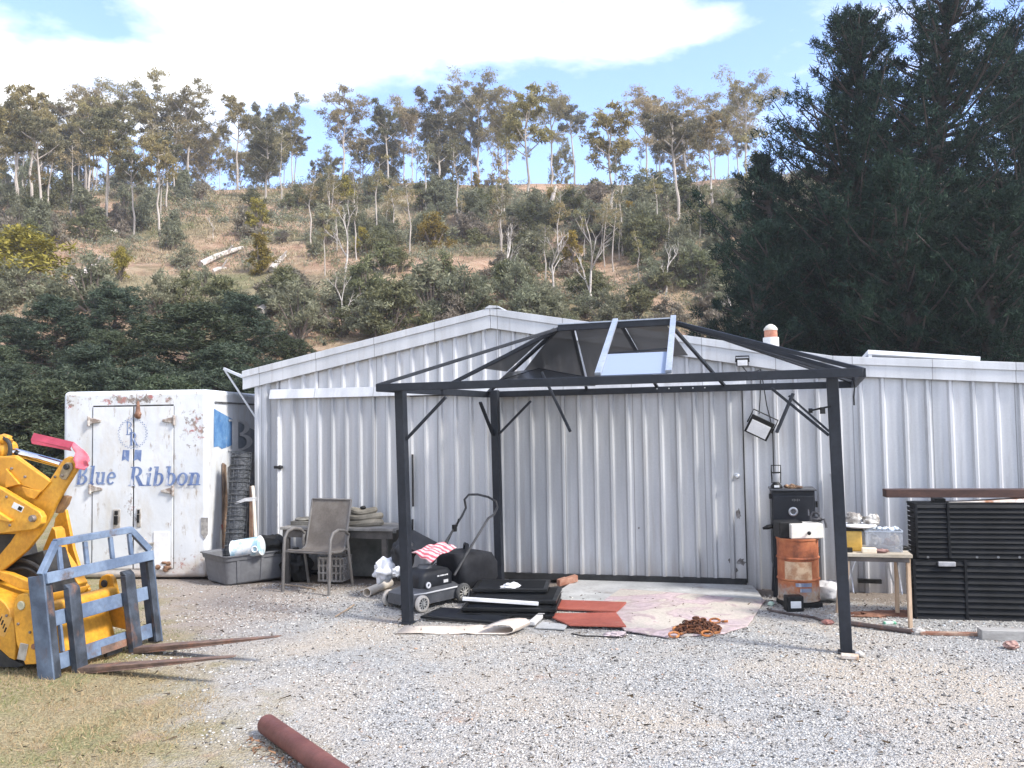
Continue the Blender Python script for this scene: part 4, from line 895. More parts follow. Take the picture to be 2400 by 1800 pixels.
GLY = {
 'B': (.92, [quad(.1, .31, 0, 1), quad(0, .4, 0, .06), quad(0, .4, .94, 1)] + arc(.36, .755, .36, .245, -90, 90, .19, .06) + arc(.36, .265, .46, .265, -90, 90, .21, .06)),
 'l': (.44, [quad(.11, .31, 0, 1), quad(0, .42, 0, .06), quad(0, .2, .94, 1)]),
 'u': (.84, [quad(.11, .3, .14, .66), quad(0, .2, .6, .66)] + arc(.34, .2, .23, .21, 180, 330, .19, .09) + [quad(.5, .69, 0, .66), quad(.4, .6, .6, .66), quad(.6, .8, 0, .06)]),
 'e': (.70, arc(.34, .33, .33, .34, 8, 318, .18, .08, 22) + [quad(.14, .62, .33, .40)]),
 'R': (1.0, [quad(.1, .31, 0, 1), quad(0, .42, 0, .06), quad(0, .4, .94, 1)] + arc(.36, .735, .38, .265, -90, 90, .2, .06) + [[(.36, .48), (.58, .5), (.92, .05), (.68, .0)], quad(.7, 1.0, 0, .06)]),
 'i': (.44, [quad(.11, .31, 0, .66), quad(0, .42, 0, .06), quad(0, .2, .6, .66)] + arc(.21, .86, .11, .11, 0, 360, .11, .11)),
 'b': (.74, [quad(.1, .29, 0, 1), quad(0, .2, .94, 1)] + arc(.36, .33, .34, .34, -120, 120, .19, .08)),
 'o': (.72, arc(.35, .33, .34, .34, 0, 360, .18, .08, 24)),
 'n': (.86, [quad(.11, .3, 0, .66), quad(0, .2, .6, .66), quad(0, .4, 0, .06)] + arc(.4, .42, .29, .25, 0, 150, .19, .09) + [quad(.5, .69, 0, .43), quad(.41, .8, 0, .06)]),
 'P': (.8, [quad(.1, .22, 0, 1), quad(0, .34, 0, .05), quad(0, .3, .95, 1)] + arc(.3, .74, .36, .26, -90, 90, .11, .05)),
 'Q': (.8, [quad(.1, .22, 0, 1), quad(0, .3, 0, .05), quad(0, .3, .95, 1)] + arc(.3, .76, .32, .24, -90, 90, .11, .05) + arc(.3, .27, .40, .27, -90, 90, .11, .05)),
 'W': (1.1, [[(0, 1), (.18, 1), (.40, 0), (.25, 0)], [(.25, 0), (.4, 0), (.6, .8), (.48, .8)], [(.48, .8), (.6, .8), (.78, 0), (.64, 0)], [(.64, 0), (.78, 0), (1.05, 1), (.9, 1)]])}
def write(mb, word, fn, x0, hx, hy, y0=0., shear=.18, off=.012):
    k = 0; x = 0.
    for ch in word:
        if ch == ' ': x += .6; continue
        adv, polys = GLY[ch]
        for p in polys:
            mb.add([fn(x0 + (x + q[0] + shear * q[1]) * hx, y0 + q[1] * hy, off + k * .00006) for q in p], [tuple(range(len(p)))]); k += 1
        x += adv
    return x
x0, zb_ = TS(178, 1136); x1, _ = TS(272, 1136); zc_ = TS(178, 1092)[1]; hB = zc_ - zb_
mb = MB(); wB = .92 + .44 + .84 + .70; write(mb, 'Blue', T, x0, (x1 - x0) / wB, hB, zb_ + .0); mb.build('lettering', M_blue, truck, 0); mb = MB()
x0, zb_ = TS(301, 1139); x1, _ = TS(476, 1139); wR = 1.0 + .44 + .74 * 2 + .72 + .86
write(mb, 'Ribbon', T, x0, (x1 - x0) / wR * .985, hB * 1.02, zb_); mb.build('lettering', M_blue, truck, 0)
# rosette: toothed ring, monogram and two tails
ex, ez = TS(312, 1016); mb = MB(); kk = 10.1 / FPX; R1 = 35 * kk
for k in range(30):
    t = 2 * math.pi * k / 30
    for dr2, w2 in ((0, .012), (-.014, .010)):
        t2 = t + (.1 if dr2 else 0); r = R1 + dr2
        mb.add([T(ex + math.cos(t2 + u) * (r + v), ez + math.sin(t2 + u) * (r + v), .0125) for u, v in ((-.05, 0), (0, -w2 * .6), (.05, 0), (0, w2 * .6))], [(0, 1, 2, 3)])
write(mb, 'Q', T, ex - 16 * kk, 22 * kk, 31 * kk, ez - 3 * kk, 0, .0128); write(mb, 'R', T, ex - 7 * kk, 21 * kk, 31 * kk, ez - 28 * kk, 0, .0150)
for sg, a0 in ((-1, -24), (1, 5)):
    mb.add([T(ex + a0 * kk + 1 * kk, ez - 38 * kk, .0125), T(ex + (a0 + 17) * kk, ez - 39 * kk, .0125), T(ex + (a0 + 15) * kk, ez - 66 * kk, .0125), T(ex + (a0 + 7) * kk, ez - 60 * kk, .0125), T(ex + (a0 - 2) * kk, ez - 64 * kk, .0125)], [(0, 1, 2, 3, 4)])
mb.build('rosette', M_blue, truck, 0)
# right side of the box: blue field with the start of a big white letter, torn edge boards
def SD(px, py, off=.004):
    q = T(0, 0, 0) + UC * off; return hitp(px, py, q, UC)
mb = MB(); q = [SD(502, 958), SD(548, 984), SD(548, 1040), SD(538, 1046), SD(520, 1052), SD(512, 1046), SD(501, 1048)]; mb.add(q, [tuple(range(len(q)))])
mb.build('blue_panel', mat('side_blue', (.06, .16, .34), (.14, .28, .48), 6, rust=(.5, .5, .52), rlo=.62, rhi=.68, rscale=4, rstretch=(1, 1, 1)), truck, 0)
mb = MB()
q = [SD(549, 984, .003), SD(604, 1012, .003), SD(604, 1085, .003), SD(574, 1058, .003), SD(549, 1050, .003)]; mb.add(q, [tuple(range(len(q)))]); mb.build('side_shade', mat('side_shade_grey', (.16, .185, .22), (.26, .285, .32), 6), truck, 0); mb = MB()  # dark grey-blue sheet paints the side's shade behind the letter
o_ = SD(535, 1058, .006); e_ = -WC; h_ = .62
def SB(x, z, off): return o_ + e_ * x + Z3 * z + UC * (off - .003)
write(mb, 'B', lambda x, z, f: SB(x, z, f), 0, 1.0, .40, 0, 0.); mb.build('side_lettering', mat('letter_white', .6, .5, 8), truck, 0)
mb = MB(); write(mb, 'W', lambda x, z, f: SB(x - .25, z - 1.0, f), 0, .3, .12, 0, 0.); mb.build('red_mark', mat('mark_red', (.35, .05, .04), (.45, .12, .1), 8), truck, 0)
mb = MB(); q = [SD(520, 1085, .012), SD(527, 1090, .012), SD(533, 1290, .012), SD(521, 1290, .012)]; mb.prism(q, UC * .02); mb.build('torn_edge', mat('old_ply', (.12, .08, .055), (.26, .18, .13), 8), truck, 0)
mb = MB(); q = [SD(534, 1095, .006), SD(575, 1060, .006), SD(620, 1060, .006), SD(620, 1290, .006), SD(532, 1310, .006)]; mb.add(q, [tuple(range(len(q)))]); mb.build('dark_side_panel', mat('side_dark_grey', (.10, .10, .105), (.24, .24, .25), 5), truck, 0)  # dark grey sheet over the lower right of the side
# ------------------------------------------------------------------ gazebo
FLp = G(956, 1459); FRp = G(1984, 1529); gu = (FRp - FLp).normalized(); gv = V((-gu.y, gu.x, 0)); 
BLp = V((-.168, 9.50, -.01)); BRp = FRp + (BLp - FLp) + V((-.10, 0, 0))
M_char = mat('charcoal_coat', (.013, .016, .022), (.021, .024, .031), 3, rough=.5, fine=.2, spec=.3)
M_skysheen = mat('charcoal_sky_sheen', (.33, .37, .43), (.42, .45, .50), 4, rough=.35, metal=.3)  # charcoal's sky reflection put into a pale base colour
gz_t = thing('gazebo', 'charcoal metal gazebo frame with most of its roof panels missing', 'gazebo', (FLp + FRp + BLp + BRp) / 4)
HT = 2.03
def GZ(p, z): return V((p.x, p.y, z))
for p, ln in ((FLp, V((-.085, 0, 0))), (FRp, V((-.075, 0, 0))), (BLp, V((-.05, 0, 0))), (BRp, V((-.07, 0, 0)))):
    mb = MB(); a = V((p.x, p.y, -.01)); b2 = a + ln * .55 + Z3 * (HT + .10); x, y, d = frame(b2 - a, gv)
    mb.box((a + b2) / 2, (.085, .085, (b2 - a).length), (x, y, d))
    po = mb.build('post', M_char, gz_t, 0, .006)
    mb = MB(); mb.box(a + V((0, 0, .013)), (.12, .12, .008), (gu, gv, Z3)); mb.build('foot_plate', M_char, po, 0, .002)
tops = [V((p.x, p.y, 0)) + V((-.045, 0, HT)) for p in (FLp, FRp, BRp, BLp)]
FLt, FRt, BRt, BLt = tops
# lower beams between the posts and the eave ring outside them
def bm_(name, a, b2, w, h, m=None, par=None, bev=.004):
    mb = MB(); mb.beam(a, b2, w, h); return mb.build(name, m or M_char, par or gz_t, 0, bev)
for a, b2 in ():
    d = (b2 - a).normalized(); bm_('beam', a + d * .045 + Z3 * -.045, b2 - d * .045 + Z3 * -.045, .05, .09)
ov = .21
E = [FLt - gu * ov * .6 - gv * ov + Z3 * .05, FRt + gu * ov - gv * ov + Z3 * .05, BRt + gu * ov + gv * ov * .8 + Z3 * .05, BLt - gu * ov * .6 + gv * ov * .8 + Z3 * .05]
for i in range(4):
    a, b2 = E[i], E[(i + 1) % 4]; d = (b2 - a).normalized(); s = .0 if i % 2 == 0 else .03
    bm_('eave_channel', a + d * s, b2 - d * s, .045, .068)
ce = (FLt + FRt + BRt + BLt) / 4; RZ = 2.66
RA = V((ce.x, ce.y, RZ)) - gu * .66; RB = V((ce.x, ce.y, RZ)) + gu * .46
bm_('ridge_beam', RA, RB, .06, .06); mb = MB(); mb.beam(RA + Z3 * .034, RB + Z3 * .034, .07, .012); mb.build('ridge_sheen', M_skysheen, gz_t, 0, .002)  # pale strip added to carry the ridge's sky reflection
for a, b2 in ((E[0], RA), (E[3], RA), (E[1], RB), (E[2], RB)): bm_('hip_rafter', a + Z3 * .02, b2 - Z3 * .005, .034, .032)
eu = (E[1] - E[0]).normalized(); eu2 = (E[2] - E[3]).normalized()
def fr(t): return E[0].lerp(E[1], t)
def bk_(t): return E[3].lerp(E[2], t)
# two front rafters with painted sky sheen, dark ones behind and on the ends
RT = [(.50, .502), (.985, .645)]
for t, u in RT:
    a = RA.lerp(RB, t); mb = MB(); mb.beam(fr(u) + Z3 * .055, a + Z3 * .05, .05, .03); mb.build('rafter', M_skysheen, gz_t, 0, .003)
M_raf = M_char
BT = [(.12, .30), (.55, .5), (.95, .68)]
for t, u in BT: bm_('rafter', bk_(u) + Z3 * .02, RA.lerp(RB, t) - Z3 * .01, .03, .028)
bm_('rafter', E[0].lerp(E[3], .5) + Z3 * .02, RA - Z3 * .01, .04, .035); bm_('rafter', E[1].lerp(E[2], .36) + Z3 * .02, RB - Z3 * .012, .04, .035); bm_('rafter', E[1].lerp(E[2], .68) + Z3 * .02, RB - Z3 * .014, .04, .035)
def smoked(name, col, alpha, rough):
    m, nt, b, out = newmat(name); b.inputs['Base Color'].default_value = c4(col); b.inputs['Roughness'].default_value = rough; b.inputs['Alpha'].default_value = alpha; return m
M_smoke = smoked('smoked_polycarbonate', (.085, .088, .095), .78, .3); M_skypane = smoked('sky_pale_polycarbonate', (.28, .33, .42), .93, .3)  # second one: pane's sky reflection put into a pale base colour
def panel(pts, m, name='roof_panel', lift=.022):
    n = (V(pts[1]) - V(pts[0])).cross(V(pts[2]) - V(pts[0])).normalized(); n = n if n.z > 0 else -n
    mb = MB(); mb.prism([V(p) + n * lift for p in pts], n * .008); return mb.build(name, m, gz_t, 0)
def q4(a0, a1, b0, b1, s0, s1): return [a0.lerp(b0, s0), a1.lerp(b1, s0), a1.lerp(b1, s1), a0.lerp(b0, s1)]
# the dark panels still in the back slope and the left end
panel(q4(bk_(.06), bk_(.30), RA, RA.lerp(RB, .12), .12, .97)[:], M_smoke)
panel(q4(bk_(.31), bk_(.495), RA.lerp(RB, .14), RA.lerp(RB, .54), .10, .96), M_smoke)
panel(q4(bk_(.505), bk_(.64), RA.lerp(RB, .56), RA.lerp(RB, .90), .50, .96), M_smoke)
panel([E[3].lerp(E[0], .04).lerp(RA, .35), E[3].lerp(E[0], .48).lerp(RA, .35), RA + (E[3].lerp(E[0], .3) - RA) * .03], M_smoke)
# the one pale pane left in the lower middle of the front slope
panel(q4(fr(.505), fr(.642), RA.lerp(RB, .50), RA.lerp(RB, .985), .03, .38), M_skypane)
bm_('glazing_bar', fr(.505).lerp(RA.lerp(RB, .50), .38) + Z3 * .03, fr(.642).lerp(RA.lerp(RB, .985), .43) + Z3 * .03, .02, .015, bev=0)
# dark panel that has slipped down inside the frame
a = AT(1172, 900, 8.6); b2 = AT(1225, 876, 8.9); c = AT(1280, 870, 8.9); d = AT(1400, 890, 8.5)
mb = MB(); mb.prism([AT(1160, 899, 8.7), AT(1195, 874, 9.0), AT(1262, 866, 9.0), AT(1402, 892, 8.4), AT(1395, 905, 8.2), AT(1190, 908, 8.4)], V((0, 0, .01))); mb.build('slipped_panel', M_smoke, gz_t, 0)
mb = MB(); mb.beam(AT(1160, 897, 8.72), AT(1262, 866, 9.02), .03, .03); mb.beam(AT(1262, 866, 9.02), AT(1405, 892, 8.42), .03, .03); mb.build('slipped_frame', M_char, gz_t, 0)
# corner braces and the loose struts
def strut(name, pa, pb, w=.034): 
    mb = MB(); mb.beam(pa, pb, w, .022); return mb.build(name, M_char, gz_t, 0, .003)
def onpost(p, z): return V((p.x, p.y, z)) + V((-.045, 0, 0)) * (z / HT)
for p, q in ((FLp, gu), (FRp, -gu), (BLp, gu)):
    strut('brace', onpost(p, 1.62) + q * .04, onpost(p, 1.99) + q * .44)
for p, q in ((BLp, -gv), (BRp, -gu)): strut('brace', onpost(p, 1.62) + q * .04, onpost(p, 1.98) + q * .40)
strut('loose_strut', AT(1270, 872, 7.45), AT(1337, 1012, 7.4), .045)
strut('loose_strut', AT(1859, 922, 8.1), AT(1820, 1014, 8.1), .05)
mb = MB(); q = AT(1928, 962, 6.35); mb.box(q, (.03, .03, .05)); mb.tube([q - gu * .09 + Z3 * .0, q + gu * .06 + Z3 * .03], .008, 6); mb.cyl(q - gu * .10, q - gu * .07, .018, n=8); mb.build('clamp', M_blk, gz_t)
mb = MB(); mb.tube([AT(2000, 885, 6.4), AT(2003, 905, 6.36), AT(2001, 930, 6.36), AT(2002, 950, 6.36)], .006, 6); mb.build('tie_wire', M_blk, gz_t)
for k in range(5):
    mb = MB(); mb.cyl(AT(1540 + k * 28, 911 - k * .6, 8.2), AT(1540 + k * 28, 911 - k * .6, 8.17), .007, n=8); mb.build('bolt', M_steel, gz_t)
# packing at the foot of the right post
mb = MB(); mb.box(G(1992, 1545) + Z3 * .02, (.12, .07, .03), (gu, gv, Z3)); mb.build('x', None) if False else None
tag(mb.build('packing_block', mat('block', (.42, .28, .18), (.55, .5, .45), 14, rough=.9), None, 0, .006), 'small brown block packed under the right front gazebo post', 'block')
mb = MB(); mb.blob(G(2015, 1540) + Z3 * .02, (.03, .025, .022), 5, .4); tag(mb.build('stone', mat('pebble', (.5, .48, .44), .6, 10)), 'white stone beside the right front gazebo post', 'stone')

# ------------------------------------------------------------------ garden chair
ch = thing('garden_chair', 'brown mesh garden chair with looped metal arms beside the grey tub', 'chair', G(745, 1380))
M_sling = mat('brown_sling', (.115, .098, .082), (.165, .145, .125), 5, rough=.8, bump=.2, bscale=300); M_cfr = mat('taupe_metal', (.105, .098, .092), (.16, .15, .14), 8, rough=.5)
fl, frr, br, bl = G(663, 1388), G(771, 1396), G(826, 1370), G(724, 1367)
cr = (frr - fl).normalized(); cb = ((bl - fl) + (br - frr)).normalized()
def chp(a, b2, z): return fl + cr * a + cb * b2 + Z3 * z
cw = (frr - fl).length; cdp = .56
for a in (0., cw):
    mb = MB(); mb.tube([chp(a, 0, 0), chp(a, .02, .40), chp(a, .04, .56), chp(a, .10, .625), chp(a, .22, .645), chp(a, .38, .62), chp(a, .47, .56)], .017, 10)
    mb.build('arm', M_cfr, ch); mb = MB(); mb.tube([chp(a, cdp, 0), chp(a, .50, .25), chp(a, .44, .50), chp(a, .47, .58)], .016, 8); mb.build('leg', M_cfr, ch)
mb = MB()
prof = [(.05, .435), (.12, .425), (.22, .405), (.34, .395), (.42, .41), (.455, .45), (.50, .60), (.56, .78), (.605, .93)]
top = [chp(.045, b2, z) for b2, z in prof]; bot = [chp(cw - .045, b2, z) for b2, z in prof]
n = len(prof); mb.add(top + bot + [p + cb * .006 - Z3 * .005 for p in top] + [p + cb * .006 - Z3 * .005 for p in bot], [(i, i + 1, n + i + 1, n + i) for i in range(n - 1)] + [(2 * n + i, 3 * n + i, 3 * n + i + 1, 2 * n + i + 1) for i in range(n - 1)])
mb.build('sling', M_sling, ch, 60)
mb = MB(); 
for a in (.035, cw - .035): mb.tube([chp(a, b2, z) for b2, z in prof], .013, 8)
mb.tube([chp(.0, .06, .42), chp(cw, .06, .42)], .013, 8); mb.tube([chp(.0, .44, .41), chp(cw, .44, .41)], .013, 8); mb.tube([chp(.035, .605, .93), chp(cw - .035, .605, .93)], .012, 8)
mb.build('frame', M_cfr, ch)

# table behind the chair with rolled hose and things below
tb = thing('work_table', 'low dark table against the shed behind the brown chair', 'table', S(-1.75, 0, .45))
M_tbl = mat('dark_board', (.055, .05, .045), (.10, .09, .08), 6, rough=.8)
ta, _ = WS(694, 1232, .3); tb_, _ = WS(950, 1232, .3); tz = .60
mb = MB(); mb.box(S((ta + tb_) / 2, tz, .40), (tb_ - ta, .56, .03), (UW, WW, Z3)); mb.build('tabletop', mat('grey_board', (.16, .15, .14), (.25, .24, .22), 5, rough=.85), tb, 0, .004)
mb = MB(); mb.box(S((ta + tb_) / 2, tz - .06, .64), (tb_ - ta - .04, .02, .085), (UW, WW, Z3)); mb.build('apron', M_tbl, tb, 0)
for a in (ta + .06, tb_ - .12):
    for o2 in (.18, .62):
        mb = MB(); mb.box(S(a, (tz - .02) / 2 - .02, o2), (.06, .05, tz - .0), (UW, WW, Z3)); mb.build('leg', M_tbl, tb, 0, .004)
M_hose = mat('beige_canvas', (.15, .135, .105), (.24, .215, .17), 6, rough=.85, bump=.3)
ho = thing('rolled_canvas', 'pile of beige grey rolled canvas on the table behind the chair', 'canvas', S((ta + tb_) / 2 + .1, tz, .38))
hc = WS(855, 1205, .38)[0]; k = 0
for dz, Rr, r, dx in ((.045, .17, .045, 0), (.115, .155, .038, .01), (.175, .115, .035, -.02)):
    mb = MB(); pts = [S(hc + dx + math.cos(t) * Rr * 1.1 * (1 + .08 * math.sin(3 * t + k)), tz + dz + .012 * math.sin(2 * t + k), .38 + math.sin(t) * Rr * .9) for t in [i * .3142 for i in range(20)]]
    mb.tube(pts, r, 9, True); mb.build('roll', M_hose, ho); k += 1
mb = MB(); mb.blob(S(hc - .03, tz + .21, .36), (.035, .03, .022), 4, .3); mb.build('knot', M_blk, ho)
mb = MB(); mb.box(S(ta + .17, tz + .04, .36), (.26, .3, .045), (UW, WW, Z3)); mb.blob(S(ta + .16, tz + .075, .36), (.14, .14, .02), 2, .2)
tag(mb.build('folded_tarp', mat('tarp_dark', (.08, .075, .065), (.2, .19, .165), 8, rough=.85), None, 40, .01), 'dark folded tarp on the table left of the rolled canvas', 'tarp')
mb = MB(); mb.box(S((ta + tb_) / 2 + .18, .24, .12), (.62, .03, .50), (UW, (WW + Z3 * .2).normalized(), (Z3 - WW * .2).normalized())); tag(mb.build('leaning_board', mat('green_grey_board', (.06, .062, .055), (.11, .11, .10), 4, rough=.8), None, 0, .003), 'dark board leaning on the wall beneath the low table', 'board')
# milk crate
cc, _ = WS(782, 1325, .5); M_crate = mat('crate_grey', (.30, .285, .27), (.22, .205, .19), 8, rough=.7)
cra = thing('milk_crate', 'grey plastic milk crate under the low table behind the chair', 'crate', S(cc, 0, .45)); w2 = .29; hh = .27
mb = MB()
for o2 in (.33, .60):
    for z in (.012, .10, .18, .262): mb.box(S(cc, z, o2), (w2, .012, .02), (UW, WW, Z3))
    for k in range(6): mb.box(S(cc - w2 / 2 + .014 + k * (w2 - .028) / 5, .135, o2), (.018, .016, .25), (UW, WW, Z3))
for sx in (-1, 1):
    for z in (.012, .10, .18, .262): mb.box(S(cc + sx * w2 / 2, z, .465), (.012, .27, .02), (UW, WW, Z3))
    for k in range(1, 5): mb.box(S(cc + sx * w2 / 2, .135, .33 + k * .054), (.016, .018, .25), (UW, WW, Z3))
mb.build('sides', M_crate, cra, 0); mb = MB(); mb.box(S(cc, .008, .465), (w2, .27, .012), (UW, WW, Z3)); mb.build('base', M_crate, cra, 0)
def bag(name, label, cat, c, rad, seed, m, amp=.45, n=(26, 18), freq=2.6):
    mb = MB(); mb.blob(c, rad, seed, amp, n[0], n[1], freq); return tag(mb.build(name, m, None, 60), label, cat)
bag('black_bag', 'crumpled black bag on the ground between tub and table', 'bag', S(WS(690, 1300, .5)[0], .13, .45), (.17, .15, .19), 7, M_blk)
# grey tub
tc_, tr_, tl_ = G(533, 1374), G(672, 1353), G(490, 1361)
e1 = (tr_ - tc_).normalized(); e2 = V((-e1.y, e1.x, 0)); L1 = .80; L2 = (tl_ - tc_).length * 1.05; Hh = .335
tub = thing('storage_tub', 'grey plastic storage tub holding a paint tin beside the truck box', 'tub', tc_ + e1 * .4 + e2 * .25)
M_tub = mat('tub_grey', (.105, .108, .118), (.145, .148, .158), 3, rough=.55)
def TB(a, b2, z, o2=0.): 
    k = .045 * z / Hh + o2; return tc_ + e1 * ((a * (L1 + 2 * k)) - k) + e2 * ((b2 * (L2 + 2 * k)) - k) + Z3 * z
def loop(z, o2, m=6, r=.09):
    pts = []
    for (ca, cb2, a0) in ((0, 0, 180), (1, 0, 270), (1, 1, 0), (0, 1, 90)):
        cx, cy = r + ca * (1 - 2 * r), r + cb2 * (1 - 2 * r)
        for i in range(m): t = RAD(a0 + 90 * i / (m - 1)); pts.append(TB(cx + r * math.cos(t), cy + r * math.sin(t), z, o2))
    return pts
lev = [(0.005, -.01), (.02, 0), (Hh * .80, 0), (Hh * .815, .012), (Hh - .015, .015), (Hh - .012, .03), (Hh, .03), (Hh, .012), (Hh - .02, -.006), (.03, -.012)]
vs = []; 
for z, o2 in lev: vs += loop(z, o2)
n = 24; mb = MB(); mb.add(vs, [(i * n + k, i * n + (k + 1) % n, (i + 1) * n + (k + 1) % n, (i + 1) * n + k) for i in range(len(lev) - 1) for k in range(n)] + [tuple(range(n)), tuple((len(lev) - 1) * n + k for k in range(n))])
mb.build('body', M_tub, tub, 30)
mb = MB()
for a, b2 in ((.14, .18), (.48, .52), (.82, .86)): mb.prism([TB(a, -.0, .02) - e2 * .012, TB(b2, 0, .02) - e2 * .012, TB(b2, 0, Hh * .8) - e2 * .012, TB(a, 0, Hh * .8) - e2 * .012], e2 * .01)
mb.build('rib', M_tub, tub, 0, .003)
mb = MB(); c = AT(580, 1284, 9.72); ax = V((.93, -.10, .16)).normalized()
pt = thing('paint_tin', 'white and pale blue paint tin lying in the grey tub', 'tin', c)
mb.lathe(c - ax * .17, ax, [(.104, 0), (.112, .005), (.108, .015), (.108, .325), (.112, .335), (.104, .34)], 28); mb.build('body', mat('tin_print', (.30, .48, .58), (.72, .74, .74), 9, .42, .56, rough=.35), pt)
mb = MB(); mb.lathe(c - ax * .172, ax, [(.098, 0), (.085, .0), (.001, .0005)], 24, False); mb.build('opening_shade', M_blk, pt)  # black disc painted as the dark inside of the tin
mb = MB(); mb.torus(c + ax * .12 - Z3 * .0 + V((0, -.108, -.02)), (0, 1, 0), .032, .008, 14, 6); mb.build('badge', M_white, pt)
bag('black_bag', 'black rag bundle heaped in the grey tub behind the tin', 'bag', AT(640, 1278, 9.95), (.15, .12, .13), 9, M_blk)
# wire mesh roll
a, b2 = AT(563, 1072, 10.25), V(); b2 = G(549, 1332); b2 = V((-3.18, 9.86 + .32, 0)); a = AT(566, 1062, 10.3)
b2 = AT(549, 1310, 10.1)
wr = thing('wire_roll', 'tall dark roll of wire netting standing against the truck box', 'wire', b2); d = (a - b2); L = d.length; x, y, dn = frame(d); rr = .118
mb = MB()
for k in range(26):
    h = L * k / 25; mb.torus(b2 + dn * h, dn, rr * (1 + .05 * math.sin(k * 2.1)), .009 if k % 3 == 0 else .004, 22, 5)
for k in range(12):
    t = 6.283 * k / 12; mb.tube([b2 + dn * (L * q / 6) + (x * math.cos(t + q * .03) + y * math.sin(t + q * .03)) * rr for q in range(7)], .0022, 4)
mb.build('netting', mat('wire_steel', (.08, .085, .09), (.20, .21, .225), 14, rough=.4, metal=.6), wr)
mb = MB(); mb.lathe(b2, dn, [(rr * .95, .01), (rr * .97, L * .3), (rr * .94, L * .7), (rr * .95, L - .01), (rr * .4, L)], 22); mb.build('inner_layers', mat('wire_inner', (.030, .033, .038), (.10, .105, .115), 26, rough=.6, metal=.4, stretch=(1, 1, 2.5), bump=.6, bscale=90), wr)
# axe, post and pale stake
ax_ = thing('axe', 'axe with a pale handle and whitish head leaning at the shed corner', 'axe', AT(600, 1268, 10.1))
mb = MB(); mb.tube([AT(600, 1275, 9.95), AT(597, 1220, 10.05), AT(594, 1160, 10.15), AT(592, 1140, 10.2)], [.021, .019, .018, .021], 8); mb.build('handle', mat('pale_wood', (.52, .45, .36), (.62, .56, .47), 10, stretch=(1, 1, .2)), ax_)
mb = MB(); h0 = AT(594, 1171, 10.12); mb.prism([h0 + V((.03, 0, .03)), h0 + V((-.10, -.02, .02)), h0 + V((-.215, -.03, -.03)), h0 + V((-.21, -.03, -.055)), h0 + V((-.09, -.02, -.02)), h0 + V((.03, 0, -.02))], V((0, .03, 0))); mb.build('head', mat('axe_grey', (.5, .5, .5), (.4, .4, .41), 12, metal=.3), ax_, 0, .004)
mb = MB(); mb.beam(AT(590, 1140, 10.22), AT(588, 1290, 10.3), .04, .04); tag(mb.build('timber_stake', mat('stake', (.20, .11, .07), (.3, .2, .14), 10, rough=.9), None, 0, .003), 'short reddish stake behind the axe at the shed corner', 'stake')

# ------------------------------------------------------------------ lawn mower
MF = V((-.66, -.75, 0)).normalized(); ML = V((MF.y, -MF.x, 0)); ML = V((-.75, .66, 0)); MO = V((-.87, 8.42, 0))
def M_(a, b2, z): return MO + MF * a + ML * b2 + Z3 * z
mw = thing('lawn_mower', 'black push lawn mower with a grass catcher and folding handle', 'mower', MO)
M_mow = mat('mower_black', (.009, .010, .013), (.018, .02, .024), 6, rough=.45, spec=.3); M_deck = mat('deck_grey', (.05, .053, .06), (.085, .088, .095), 5, rough=.45, rust=(.3, .27, .24), rlo=.62, rhi=.8)
def ringz(ol, r=.06, m=5):
    a0, a1, b0, b1 = ol; pts = []
    for ca, cb2, t0 in ((a0 + r, b0 + r, 180), (a1 - r, b0 + r, 270), (a1 - r, b1 - r, 0), (a0 + r, b1 - r, 90)):
        for i in range(m): t = RAD(t0 + 90 * i / (m - 1)); pts.append((ca + r * math.cos(t), cb2 + r * math.sin(t)))
    return pts
def stackm(mb, levs, fn):
    n = 20; vs = []
    for ol, z, r in levs: vs += [fn(p[0], p[1], z if not callable(z) else z(p[0])) for p in ringz(ol, r)]
    k = len(levs); mb.add(vs, [(i * n + j, i * n + (j + 1) % n, (i + 1) * n + (j + 1) % n, (i + 1) * n + j) for i in range(k - 1) for j in range(n)] + [tuple(range(n)), tuple((k - 1) * n + j for j in range(n))])
mb = MB(); stackm(mb, [((-.34, .36, -.21, .21), .055, .08), ((-.33, .35, -.205, .205), .15, .08), ((-.30, .31, -.18, .18), .17, .08), ((-.28, .26, -.15, .15), .19, .07)], M_); mb.build('deck', M_deck, mw, 35)
mb = MB(); mb.tube([M_(-.30, -.213, .16), M_(.2, -.213, .16), M_(.32, -.18, .16)], .008, 6); mb.build('deck_trim', mat('trim_white', .5, .35, 10), mw)
mb = MB(); stackm(mb, [((-.24, .20, -.15, .15), .18, .06), ((-.24, .20, -.15, .15), .29, .06), ((-.21, .17, -.135, .135), .335, .07), ((-.15, .12, -.1, .1), .355, .06)], M_); mb.build('engine', M_mow, mw, 40)
mb = MB(); mb.cyl(M_(.02, 0, .35), M_(.02, 0, .385), .075, .06, 18); mb.build('cap', M_deck, mw); mb = MB(); mb.cyl(M_(.13, -.155, .22), M_(.13, -.172, .22), .033, n=16); mb.build('filler', M_deck, mw)
mb = MB(); mb.torus(M_(.13, -.174, .22), ML, .022, .009, 16, 6); mb.build('fuel_ring', M_white, mw)
mb = MB()
for k, (a, w2) in enumerate(((-.02, .026), (-.055, .02), (-.082, .022), (-.11, .018), (-.137, .022))): mb.box(M_(a, -.153, .285), (w2, .004, .012), (MF, ML, Z3))
mb.box(M_(-.12, -.153, .225), (.06, .004, .028), (MF, ML, Z3)); mb.build('badge', mat('badge_grey', (.6, .6, .6), (.4, .4, .4), 20), mw, 0)
